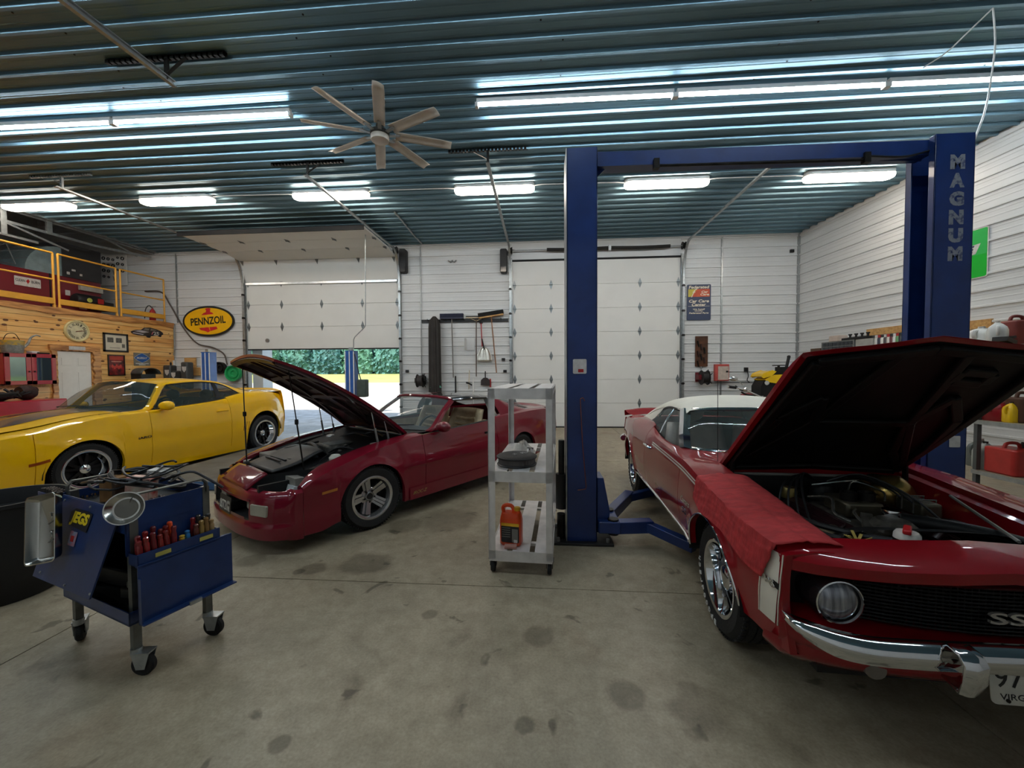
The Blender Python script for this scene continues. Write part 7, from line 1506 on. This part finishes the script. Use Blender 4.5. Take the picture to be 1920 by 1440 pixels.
def stick(nm, lab, cat, p0, p1, r, m_, off=.09):
    a, c = bw(*p0, off), bw(*p1, off); t = thing(nm, lab, cat, (a.x, YW - off, a.z)); MB().tube([(0, 0, 0), c - a], r, 8).obj('handle', m_, t); return t
t = stick('push_broom', 'push broom with a dark blue head hung from the left of the tool rail', 'broom', (847, 598), (850, 708), .016, mat('grey handle', (120, 116, 110), .5)); MB().bb((-.34, -.05, .0), (.34, .05, .05)).obj('head_block', mat('navy block', (36, 40, 66), .5), t); MB().bb((-.34, -.06, .05), (.34, .06, .15)).obj('bristles', mat('navy bristles', (38, 42, 62), .9, bump=.8, bs=80, stretch=(3, 3, .2)), t)
t = stick('push_broom', 'push broom with a tilted black head hung at the right of the tool rail', 'broom', (921, 594), (931, 699), .016, mat('worn wood handle', (150, 104, 70), .6)); m = Matrix.Rotation(radians(-8), 4, 'Y'); MB().at(m).bb((-.36, -.05, .0), (.36, .05, .04)).obj('head_block', LUMB, t); MB().at(m).bb((-.37, -.06, .04), (.37, .06, .15)).obj('bristles', mat('black bristles', (26, 26, 27), .9, bump=.8, bs=80, stretch=(3, 3, .2)), t)
t = stick('squeegee', 'floor squeegee with a dark wooden handle hung in the middle of the tool rail', 'squeegee', (893, 598), (893, 706), .015, mat('dark wood handle', (84, 66, 54), .6)); MB().bb((-.31, -.02, .03), (.31, .02, .055)).obj('blade_bar', mat('pale bar', (206, 190, 160), .5), t); MB().bb((-.31, -.006, .05), (.31, .006, .09)).obj('rubber_blade', RUBBER, t)
for s in (-1, 1): MB().tube([(0, 0, -.06), (s * .2, 0, .03)], .01, 6).obj('brace', mat('pale bar', 0), t)
t = stick('scoop_shovel', 'aluminium scoop shovel with a red handle hung head down from the tool rail', 'shovel', (902, 606), (904, 650), .016, mat('red fibreglass handle', (170, 44, 48), .4)); MB().lathe([(.03, -.015), (.05, 0), (.03, .015), (.0, .015)], 12, 'y', (0, 0, .02)).obj('grip', BLACKM, t)
a, c = bw(902, 606, .09), bw(908, 662, .09); b = MB(); rows = []
for i in range(11):
    v = i / 10; z = .16 - .40 * v; w = .06 + .15 * min(1, v * 1.7) ** .6; rows.append([(w * (-1 + 2 * j / 12) + .02 * v, -.02 - .05 * abs(-1 + 2 * j / 12) ** 2.5 * (.3 + .7 * min(1, v * 2)) + .03 * (1 - v) + .008 * cos(3 * pi * (-1 + 2 * j / 12)), z) for j in range(13)])
MB().grid(rows).obj('scoop', mat('bright shovel aluminium', (206, 200, 188), .3, .9, var=.1), t, solid=.004, loc=c - a, smooth=60); MB().tube([Vector((.02, 0, -.45)), c - a + Vector((0, 0, .1))], .02, 8).obj('socket', DARKST, t)
a = bw(877, 646); t = thing('wall_bracket', 'white sheet metal bracket on the wall below the tool rail', 'bracket', (a.x, YW, a.z)); MB().bb((-.05, -.30, -.17), (-.04, 0, .17)).bb((-.05, -.012, -.17), (.20, 0, .17)).obj('plate', WHITE, t)
for px, py, lab in ((947, 696, 'small black outlet left of the closed door frame'), (764, 696, 'small dark outlet right of the open doorway'), (944, 674, 'tiny dark fitting beside the closed door frame')): o = MB().bb((-.05, -.04, -.04), (.05, 0, .04)).obj('wall_outlet', BLACKM, None, bevel=.006, loc=bw(px, py)); tag(o, lab, 'outlet')
o = thing('conduit_pipe', 'vertical conduit on the wall right of the half open door', 'conduit', (bw(788, 460).x, YW - .02, 0)); MB().cyl((0, 0, bw(788, 705).z), (0, 0, CEIL - .02), .014, n=8).obj('pipe', GALV, o)
o = thing('ceiling_conduit', 'flexible grey conduit running along the ceiling behind the open door top', 'conduit', at(740, 398, Z=CEIL - .04)); p0 = Vector(o.location); MB().tube(cr([at(740, 398, Z=CEIL - .03) - p0, at(752, 412, Z=CEIL - .04) - p0, at(775, 440, Z=CEIL - .03) - p0, at(791, 457, Z=CEIL - .03) - p0], 24), .022, 8).obj('pipe', GALV, o)
o = MB().tube([(-.12, 0, .03), (-.05, 0, -.03), (.0, 0, .03), (.05, 0, -.03), (.12, 0, .03)], .02, 6).obj('metal_clip', GALV, None, loc=bw(848, 490, .02)); tag(o, 'small bent metal clip high on the wall between the doors', 'clip')
def reel(nm, lab, px, py, r, mc, body):
    c = bw(px, py, .25); t = thing(nm, lab, 'reel', c)
    MB().lathe([(r * .35, -.09), (r * 1.0, -.09), (r * 1.0, -.075), (r * .8, -.07), (r * .82, .07), (r, .075), (r, .09), (r * .35, .09)], 26, 'x').obj('drum', mc, t); MB().bb((-.16, -.03, -.06), (-.09, .24, .08)).bb((-.16, .2, -.12), (.1, .24, .14)).obj('bracket', body, t); MB().cyl((-.15, 0, 0), (.15, 0, 0), .03, n=10).obj('axle', DARKST, t)
    for k in range(5): a = k * 1.3; MB().tube([(.1, r * .3 * cos(a), r * .3 * sin(a)), (.12, r * 1.15 * cos(a), r * 1.15 * sin(a))], .012, 6).obj('spoke', DARKST, t)
    return t
reel('cord_reel', 'dark hose reel on the wall right of the half open doorway', 788, 714, .19, mat('dusty dark reel', (56, 50, 48), .6, var=.3), DARKST)
o = ragmesh(9, .17, .17); o = o.obj('green_bag', mat('green plastic bag', (110, 200, 168), .35, coat=.3, bump=.3), None, smooth=60); o.location = bw(816, 727, .24); tag(o, 'crumpled green plastic bag at the foot of the dark matting roll', 'bag')
c = bw(817, 738, .45); t = thing('spare_tyre', 'old bald tyre leaning by the wall behind the maroon coupe roof', 'tyre', (c.x, YW - .5, .52)); MB().lathe([(.30, -.10), (.42, -.12), (.50, -.10), (.525, -.04), (.525, .04), (.50, .10), (.42, .12), (.30, .10), (.30, -.10)], 40, 'y').obj('body', TIRE, t)
t = stick('black_pipe', 'short black pipe standing by the wall right of the matting roll', 'pipe', (854, 705), (854.5, 737), .022, BLACKM, .06); MB().cyl((0, 0, -bw(854, 705).z + .0), (0, 0, -.2), .02, n=8).obj('lower_end', BLACKM, t)
t = stick('white_pole', 'short white pole standing by the wall left of the dust pan', 'pole', (887, 709), (888, 738), .016, HOUS, .06); MB().cyl((0, 0, -bw(887, 709).z), (0, 0, -.2), .016, n=8).obj('lower_end', HOUS, t)
t = stick('hatchet', 'hatchet with a pale curved handle hung head down on the wall', 'hatchet', (880, 694), (879, 730), .012, mat('pale bar', 0), .05); MB().prism([(-.10, .02), (-.02, .0), (.08, -.06), (.07, -.10), (-.02, -.05), (-.10, -.03)], -.012, .012, frame((-.0, 0, -.36), (1, 0, 0), (0, -1, 0))).obj('head', DARKST, t)
t = stick('dust_pan', 'black dust pan hung on the wall above the shelf cart top', 'dust pan', (910, 696), (910, 709), .015, BLACKM, .05); MB().prism([(-.05, 0), (.05, 0), (.13, -.07), (.135, -.22), (-.135, -.22), (-.13, -.07)], -.02, .02, frame((0, .0, -.19), (1, 0, 0), (0, -1, 0))).obj('pan', mat('black brown pan', (46, 38, 38), .5), t)
o = MB().bb((-.02, -.03, -.12), (.02, 0, .12)).obj('red_bar', REDP, None, loc=bw(919.5, 718)); tag(o, 'short dark red bar on the wall right of the dust pan', 'bar')
# right of the closed door
a, c = bw(1288, 534), bw(1332, 600); w, h = c.x - a.x, a.z - c.z; t = thing('car_care_sign', 'navy car care centre sign with an orange and yellow panel right of the closed door', 'sign', ((a.x + c.x) / 2, YW, (a.z + c.z) / 2))
NAVY = mat('navy sign paint', (52, 62, 90), .4, var=.04); m = frame((0, -.01, 0), (1, 0, 0), (0, -1, 0)); MB().at(m).prism(rrect(w, h, .03), -.01, .005).obj('plate', NAVY, t)
MB().at(m).prism([(x * w, y * h) for x, y in [(-.45, .155), (-.45, .37), (.45, .37), (.45, .155)]], .005, .007).obj('orange_panel', mat('orange sign paint', (212, 92, 44), .45, col2=(190, 70, 40)), t)
MB().at(m).prism([(x * w, y * h) for x, y in [(-.45, .155), (-.45, .37), (-.08, .37), (-.16, .30), (-.24, .22), (-.36, .155)]], .007, .008).obj('yellow_panel', mat('yellow sign paint', (206, 190, 70), .45), t)
CRS = mat('cream sign letter', (244, 232, 208), .5)
text('lettering', 'f', .24 * h, CRS, t, m @ Matrix.Translation((-.20 * w, .265 * h, .0085)), w=.26 * w, slant=.5)
for s_, z, hh_, ww in (('Federated', .425, .07, .86), ('Car', .29, .055, .28), ('Care', .22, .055, .36), ('Car Care', .085, .075, .84), ('Center', -.015, .075, .60), ('We Install', -.145, .035, .5), ('Quality', -.195, .035, .36), ('Federated Parts', -.25, .04, .82)):
    text('lettering', s_, hh_ * h * 1.15, CRS, t, m @ Matrix.Translation(((.24 if s_ in ('Car', 'Care') else 0) * w, z * h - (.0 if z > .1 else .05 * h), .0085)), w=ww * w, bold=.03, slant=.15)
MB().at(m).prism([(-.45 * w, -.113 * h), (.45 * w, -.113 * h), (.45 * w, -.106 * h), (-.45 * w, -.106 * h)], .005, .007).obj('rule', CRS, t)
a, c = bw(1303.5, 630.5), bw(1326, 687); w, h = c.x - a.x, a.z - c.z; t = thing('chain_board', 'rusty brown board hung with small tools on the wall below the navy sign', 'board', ((a.x + c.x) / 2, YW, (a.z + c.z) / 2)); MB().bb((-w / 2, -.03, -h / 2), (w / 2, 0, h / 2)).obj('board', mat('rusty brown board', (92, 54, 30), .7, col2=(56, 34, 22), vs=6), t)
for k in range(7): MB().bar((-.12 + .09 * (k % 3), -.05, h * (.35 - .11 * k)), (-.08 + .08 * (k % 3), -.045, h * (.15 - .11 * k)), .04, .025).obj('small_tool', mat('rusty dark iron', 0) if k % 2 else DARKST, t)
MB().cyl((0, -.02, -h / 2 - .2), (0, -.02, -h / 2), .015, n=6).obj('hanging_rod', GALV, t)
t = reel('cord_reel', 'red and black cord reel on the wall right of the closed door', 1321, 708, .20, mat('black reel drum', (30, 26, 26), .55, var=.3), mat('dark red bracket', (110, 30, 38), .5))
a, c = bw(1338, 683), bw(1364, 714); w, h = c.x - a.x, a.z - c.z; t = thing('red_notice_case', 'shallow red case with a pale sheet on the wall right of the red cord reel', 'notice', ((a.x + c.x) / 2, YW, (a.z + c.z) / 2)); MB().bb((-w / 2, -.10, -h / 2), (w / 2, 0, h / 2)).obj('case', mat('faded red case', (196, 84, 78), .5), t, bevel=.008); MB().bb((-w / 2 + .08, -.104, -h / 2 + .03), (w / 2 - .02, -.10, h / 2 - .06)).obj('sheet', mat('pale sheet', (206, 190, 178), .6, var=.1, vs=12), t); MB().bb((.1, -.107, .0), (.16, -.104, .05)).obj('dark_mark', BLACKM, t)
o = thing('black_outlet', 'black outlet with a dangling cord right of the red case', 'outlet', bw(1398, 693)); MB().bb((-.05, -.05, -.06), (.05, 0, .06)).obj('box', BLACKM, o, bevel=.006); MB().tube(cr([(.03, -.04, -.05), (.05, -.05, -.18), (.02, -.05, -.30), (.10, -.06, -.36), (.5, -.06, -.36), (.95, -.06, -.34)], 24), .012, 6).obj('cord', HOSE, o); MB().tube(cr([(.1, -.06, -.36), (-.4, -.06, -.36), (-1.0, -.06, -.37)], 12), .012, 6).obj('cord', HOSE, o)
o = MB().bb((-.05, -.05, -.04), (.05, 0, .04)).obj('door_sensor', BLACKM, None, bevel=.006, loc=bw(1484, 471)); tag(o, 'tiny black sensor high on the back wall near the right corner', 'sensor')
# motorcycle and yellow machine seen over the red car
mo = thing('motorcycle', 'motorcycle with chrome handlebars parked behind the red convertible', 'motorcycle', (5.2, 9.3, 0)); p0 = Vector((5.2, 9.3, 0))
def mp(px, py, Y=9.3): return at(px, py, Y=Y) - p0
MB().tube(cr([mp(1367, 726), mp(1378, 727), mp(1392, 730), mp(1410, 737), mp(1428, 745)], 16), .02, 8).obj('handlebar', CHROME, mo); MB().tube([mp(1365, 725), mp(1380, 727)], .033, 10).obj('grip', RUBBER, mo); MB().cyl(mp(1364, 725), mp(1366, 725.4), .034, n=12).obj('bar_end', CHROME, mo)
MB().tube(cr([mp(1392, 722), mp(1385, 714), mp(1378, 711)], 8), .010, 6).obj('mirror_stem', CHROME, mo); MB().ball(mp(1375, 710), (.10, .035, .055), 14, 10).obj('mirror', CHROME, mo)
MB().tube([mp(1379, 723), mp(1388, 731), mp(1395, 733)], .012, 6).obj('clutch_lever', BLACKM, mo); MB().ball(mp(1397, 730), .06, 12, 8).obj('clamp', CHROME, mo); MB().tube(cr([mp(1390, 735), mp(1400, 740), mp(1420, 742)], 8), .02, 8).obj('cable', HOSE, mo)
hx = mp(1422, 742); MB().cyl((hx.x - .1, 0, .33), (hx.x - .05, .0, hx.z), .03, n=10).cyl((hx.x + .1, 0, .33), (hx.x + .08, .0, hx.z), .03, n=10).obj('fork', CHROME, mo)
for x, nm in ((hx.x, 'wheel'), (hx.x + .1, 'wheel')): MB().lathe([(.22, -.05), (.30, -.06), (.33, -.03), (.335, 0), (.33, .03), (.30, .06), (.22, .05)], 32, 'x', (x, 0 if nm and x == hx.x else 1.3, .335)).obj('wheel', TIRE, mo)
MB().ball((hx.x + .05, .55, .95), (.16, .32, .14), 14, 10).obj('fuel_tank', RED, mo); MB().ball((hx.x + .07, 1.05, .84), (.15, .35, .08), 14, 8).obj('saddle', BLACKM, mo); MB().bb((hx.x - .1, .3, .35), (hx.x + .2, .95, .75)).obj('engine', DARKST, mo, bevel=.05)
ya_ = thing('snow_blower', 'yellow and black machine with an upright black lever in the back right corner', 'machine', (6.05, 10.2, 0)); p0 = Vector((6.05, 10.2, 0))
def yp(px, py, dy=0): return at(px, py, Y=10.2 + dy) - p0
YK = mat('yellow machine plastic', (240, 196, 20), .35, coat=.3, var=.03)
b = MB()
for P in ([(1429, 706), (1432, 701), (1448, 695), (1454, 697), (1447, 704), (1432, 708)], [(1436, 712), (1452, 704), (1490, 702), (1490, 716), (1458, 718), (1440, 715)]):
    f0 = [yp(x, y, -.25) for x, y in P]; f1 = [q + Vector((0, .5, 0)) for q in f0]; n = len(P); b.add(f0 + f1, [tuple(range(n)), tuple(reversed(range(n, 2 * n)))] + [(i, (i + 1) % n, n + (i + 1) % n, n + i) for i in range(n)])
b.obj('hood', YK, ya_, bevel=.015)
b = MB()
for P in ([(1447, 704), (1456, 696), (1492, 696), (1492, 702), (1452, 704)], [(1428, 725), (1434, 714), (1455, 717), (1492, 716), (1492, 742), (1428, 742)]):
    f0 = [yp(x, y, -.22) for x, y in P]; f1 = [q + Vector((0, .44, 0)) for q in f0]; n = len(P); b.add(f0 + f1, [tuple(range(n)), tuple(reversed(range(n, 2 * n)))] + [(i, (i + 1) % n, n + (i + 1) % n, n + i) for i in range(n)])
b.obj('body', BLACKM, ya_, bevel=.015); q0 = yp(1430, 742); q1 = yp(1490, 742); MB().bb((q0.x, -.25, 0), (q1.x, .25, q0.z + .03)).obj('lower_body', BLACKM, ya_, bevel=.03)
MB().cyl(yp(1473, 695), yp(1479, 670), .035, n=10).obj('lever', BLACKM, ya_); MB().ball(yp(1479, 669), .04, 10, 8).obj('lever_knob', BLACKM, ya_); MB().bb(yp(1462, 696, -.1), yp(1476, 688, .1)).obj('lever_base', BLACKM, ya_); MB().tube(arc(yp(1460, 685), .13, 0, 2 * pi, 18, 'xy'), .012, 6).obj('control_ring', BLACKM, ya_); MB().cyl(yp(1460, 694), yp(1460, 686), .03, n=8).obj('ring_post', DARKST, ya_)
MB().lathe([(0, -.02), (.05, -.015), (.055, 0)], 16, 'y', yp(1438, 718, -.25)).obj('lamp', PAPER, ya_)
# long shelf on the right wall
def wx(y): return XR + SL * (D - y)
XS = lambda y: wx(y) - .36
ys0, ys1 = 5.6, 8.7
def ws_(nm, lab, z, m_, y0=ys0, y1=ys1, dep=.36):
    o = MB().add([(wx(y) - q, y, z + dz) for y in (y0, y1) for q in (.0, dep) for dz in (0, .04)], [(0, 2, 3, 1), (4, 5, 7, 6), (0, 1, 5, 4), (2, 6, 7, 3), (0, 4, 6, 2), (1, 3, 7, 5)]).obj(nm, m_, None); return tag(o, lab, 'shelf')
def yat(px, X=6.85): return at(px, 640, X=X).y
ZB = at(1610, 656, X=6.9).z
ws_('lower_shelf', 'long pale wooden shelf on the right wall carrying cans and drawers', ZB - .04, LUMB, 4.5, 10.3)
for pa, pb, pz_, nmx, lab in ((1627, 1716, 619, 'wall_cleat', 'tan board fixed along the right wall above the row of cans'), (1800, 1858, 608, 'wall_cleat', 'tan board on the right wall behind the white jugs')):
    y0, y1 = at(pb, pz_, X=7.25).y, at(pa, pz_, X=7.15).y; zc = at((pa + pb) / 2, pz_, X=7.2).z
    o = MB().add([(wx(y) - q, y, zc + dz) for y in (y0, y1) for q in (.0, .04) for dz in (-.07, .07)], [(0, 2, 3, 1), (4, 5, 7, 6), (0, 1, 5, 4), (2, 6, 7, 3), (0, 4, 6, 2), (1, 3, 7, 5)]).obj(nmx, LUMB, None); tag(o, lab, 'board')
cl = [(120, 30, 40), (206, 206, 200), (40, 44, 60), (226, 222, 214), (60, 52, 52), (210, 206, 196), (96, 30, 36), (220, 220, 216), (100, 150, 100), (30, 34, 40), (150, 190, 150), (214, 214, 220), (70, 80, 110)]
nm_ = ['dark red', 'white', 'navy', 'bright white', 'charcoal', 'cream', 'maroon', 'pale', 'green', 'black', 'light green', 'silver white', 'blue grey']
for k in range(13):
    y = yat(1644 + k * 5.4, XS(7.6) + .08); m_ = mat('can %d' % k, cl[k], .35, .1, coat=.3, var=.05)
    o = thing('spray_can', '%s spray can, %s from the far end of the right wall row' % (nm_[k], ['first', 'second', 'third', 'fourth', 'fifth', 'sixth', 'seventh', 'eighth', 'ninth', 'tenth', 'eleventh', 'twelfth', 'last'][k]), 'spray can', (XS(y) + .08, y, ZB), 0, 'spray cans on the right wall shelf')
    MB().lathe([(0, 0), (.036, 0), (.037, .01), (.037, .20), (.028, .225), (0, .225)], 16).obj('can', m_, o); MB().lathe([(.030, .215), (.031, .27), (.028, .275), (0, .275)], 14).obj('cap', [BLACKM, PAPER, REDP][k % 3], o)
def boxat(nm, lab, cat, y0, y1, z, h, m_, dep=.31, bev=.006):
    o = MB().add([(wx(y) - q, y, zz) for y in (y0, y1) for q in (.36 - dep, .35) for zz in (z, z + h)], [(0, 2, 3, 1), (4, 5, 7, 6), (0, 1, 5, 4), (2, 6, 7, 3), (0, 4, 6, 2), (1, 3, 7, 5)]).obj(nm, m_, None, bevel=bev); return tag(o, lab, cat)
dc = boxat('drawer_cabinet', 'grey small parts cabinet with dark open drawers on the right wall shelf', 'cabinet', yat(1604), yat(1547), ZB, .23, mat('grey parts cabinet', (120, 122, 120), .5, .3))
YD0, YD1 = yat(1604), yat(1547)
for i in range(8):
    for j in range(2): yy0 = YD0 + .03 + (YD1 - YD0 - .06) * i / 8; MB().bb((wx(yy0) - .36 - .012 + .01, yy0, ZB + .025 + j * .10), (wx(yy0) - .30, yy0 + (YD1 - YD0 - .06) / 8 * .85, ZB + .105 + j * .10)).obj('drawer', mat('dark drawer front', (36, 42, 48), .3, coat=.3), dc, bevel=.003)
boxat('metal_box', 'plain light grey metal box right of the small parts cabinet', 'box', yat(1637), yat(1607), ZB, .22, mat('light grey box', (168, 168, 162), .5)); boxat('dark_box', 'dark brown box at the far end of the right wall shelf', 'box', yat(1545), yat(1528), ZB, .10, mat('dark brown carton', 0))
boxat('paper_stack', 'pale stack of papers lying on the small parts cabinet', 'papers', yat(1578), yat(1560), ZB + .231, .13, mat('pale sheet', 0), .2); o = boxat('black_fixture', 'black metal fixture with small knobs lying on the parts cabinet', 'fixture', yat(1626), yat(1582), ZB + .231, .05, BLACKM, .14)
for k in range(4): MB().lathe([(.02, 0), (.02, .05), (.035, .06), (.035, .085), (0, .085)], 12, 'z', (XS(8.4) + .06, yat(1622 - 11 * k), ZB + .281)).obj('knob', BLACKM, o)
boxat('yellow_block', 'small cream block at the front of the right wall shelf', 'block', yat(1606), yat(1600), ZB, .06, mat('cream vinyl', 0), .06)
# green sign high on the right wall
a = at(1858, 422, X=wx(6.6) - .02); c_ = at(1853, 518, X=wx(6.6) - .02); yy = a.y; t = thing('green_sign', 'bright green sign with a white edge half hidden by the right lift post', 'sign', (wx(yy) - .02, yy, c_.z)); h = a.z - c_.z; w = .95
nrm = Vector((-1, -SL, 0)).normalized(); xa = Vector((-SL * -1, -1, 0)).normalized(); xa = Vector((SL, -1, 0)).normalized()
GRN = mat('bright green sign', (20, 176, 50), .4, var=.03); GR2 = mat('leaf green sign', (48, 178, 84), .4, var=.03); m = frame((0, 0, h / 2), xa, nrm) @ Matrix.Translation((-w / 2, 0, 0))
MB().at(m).prism(rrect(w, h, .04), 0, .006).obj('border', PAPER, t); MB().at(m).prism(rrect(w - .03, h - .03, .03), .006, .008).obj('face', GRN, t); MB().at(m).prism([(-w / 2 + .02, -.03 * h), (w / 2 - .02, -.03 * h), (w / 2 - .02, h / 2 - .02), (-w / 2 + .02, h / 2 - .02)], .008, .009).obj('upper_face', GR2, t)
mk = m @ Matrix.Translation((.10, .07 * h, .009)); MB().at(mk).prism([(-.30, .06), (.27, .10), (.20, -.06), (.13, -.07), (.10, -.17), (-.02, -.17), (-.30, -.12)], 0, .002).obj('logo_field', PAPER, t); text('lettering', 'E', .13, mat('navy sign paint', 0), t, mk @ Matrix.Translation((.13, .02, .0025)), w=.11, bold=.05, slant=.3); text('lettering', 'S', .09, mat('maroon print', (130, 40, 50), .5), t, mk @ Matrix.Translation((.04, -.10, .0025)), w=.07, bold=.04)
# steel rack at the right with jugs
XK = 5.35; rk = thing('steel_rack', 'grey steel rack with pale shelves at the right edge behind the lift post', 'rack', (XK, 5.2, 0))
for x in (0, .6):
    for y in (0, -2.2): MB().bb((x - .025, y - .02, 0), (x + .025, y + .02, 1.9)).obj('upright', mat('grey rack steel', (92, 96, 96), .5, .4), rk)
SZ = (.385, 1.0, 1.90)
for z in SZ:
    MB().bb((-.03, -2.25, z - .03), (.63, .03, z)).obj('shelf_board', LUMB if z > 1 else mat('pale shelf board', (170, 160, 136), .6), rk); MB().bb((-.035, -2.25, z - .05), (-.028, .03, z)).obj('edge_rail', GALV, rk)
def jug(nm, lab, x, y, z, m_, cm, h=.30, w=.16, rot=0):
    t = thing(nm, lab, 'jug', (x, y, z), rot); rows = []
    for zz, q in ((0, .9), (.01, 1), (h * .62, 1), (h * .75, .85), (h * .86, .5), (h * .92, .24), (h * .95, .22)): rows.append([(a * q, c * q, zz) for a, c in rrect(w, w, w * .22, 3)])
    b = MB(); b.grid(rows, cu=True); b.add(rows[0], [tuple(range(len(rows[0])))]); b.obj('bottle', m_, t, smooth=50); MB().lathe([(w * .13, h * .93), (w * .14, h * 1.0), (0, h * 1.0)], 14).obj('cap', cm, t)
    MB().tube(cr([(-w * .3, 0, h * .78), (-w * .55, 0, h * .74), (-w * .58, 0, h * .55), (-w * .48, 0, h * .42)], 10), w * .09, 8).obj('handle', m_, t); return t
MILK = mat('milky plastic jug', (222, 222, 216), .4, var=.04)
def gascan(lab, x, y, z, m_, w, d, h, nm='fuel_can'):
    t = thing(nm, lab, 'can', (x, y, z)); MB().prism(rrect(w, d, .05), 0, h * .86).obj('body', m_, t, bevel=.02); MB().tube(cr([(-w * .3, 0, h * .84), (-w * .2, 0, h), (w * .2, 0, h), (w * .3, 0, h * .84)], 10), .018, 8).obj('handle', m_, t); MB().cyl((w * .36, 0, h * .84), (w * .46, 0, h * 1.02), .03, n=12).obj('spout', BLACKM, t); return t
def rk_(px, z): return at(px, 700, X=XK + .2).y
jug('plastic_jug', 'wide white plastic jug on the rack top beside the lift post', XK + .2, rk_(1838, 0), 1.90, MILK, PAPER, .26, .24, .3); jug('plastic_jug', 'white plastic jug with a pointed top on the rack top', XK + .12, rk_(1872, 0) - .05, 1.90, MILK, PAPER, .30, .17, .8)
gascan('faded brown red fuel can at the back of the rack top', XK + .44, rk_(1890, 0) + .15, 1.90, mat('brown red can', (124, 52, 46), .5), .26, .24, .36); o = MB().box((0, 0, .05), (.22, .12, .05), (0, .2, .4)).bar((-.1, 0, .07), (.16, .05, .1), .03, .03).obj('spray_gun', DARKST, None); o.location = (XK + .05, rk_(1908, 0), 1.90); tag(o, 'dark metal tool lying on the rack top at the right edge', 'tool')
jug('oil_jug', 'dark red oil jug with a white round label on the middle rack shelf', XK + .12, rk_(1886, 0), 1.0, mat('dark red jug', (150, 22, 34), .3, coat=.4), BLACKM, .28, .2, .2); jug('oil_bottle', 'yellow bottle at the far end of the middle rack shelf', XK + .1, 4.95, 1.0, YK, BLACKM, .24, .12); gascan('brown tin at the right edge of the middle rack shelf', XK + .2, rk_(1918, 0), 1.0, mat('brown tin', (86, 54, 36), .5), .2, .2, .34)
gascan('big red plastic fuel can on the lower rack shelf', XK + .16, rk_(1900, 0) - .05, .385, mat('red fuel plastic', (186, 50, 44), .4, coat=.2), .3, .34, .36); jug('spout_jug', 'grey white jug with a long spout on the lower rack shelf', XK + .14, rk_(1862, 0), .385, mat('grey white plastic', (168, 172, 166), .5), BLACKM, .34, .18); jug('glass_jug', 'dull clear jug at the far end of the lower rack shelf', XK + .2, rk_(1843, 0), .385, mat('dusty clear plastic', (104, 110, 106), .3), PAPER, .36, .2)
t = thing('rubber_tyre', 'worn tyre lying on the floor under the rack at the right edge', 'tyre', (XK + .25, 4.45, .13)); MB().lathe([(.20, -.11), (.28, -.13), (.33, -.10), (.345, 0), (.33, .10), (.28, .12), (.20, .10), (.20, -.11)], 36).obj('body', TIRE, t); o = thing('loose_hose', 'loop of grey hose lying on the tyre under the rack', 'hose', (XK + .25, 4.45, .26)); MB().tube(cr([(.25 * cos(a), .25 * sin(a), .015) for a in [2 * pi * i / 16 for i in range(15)]], 30), .014, 6).obj('hose', mat('grey print', 0), o)
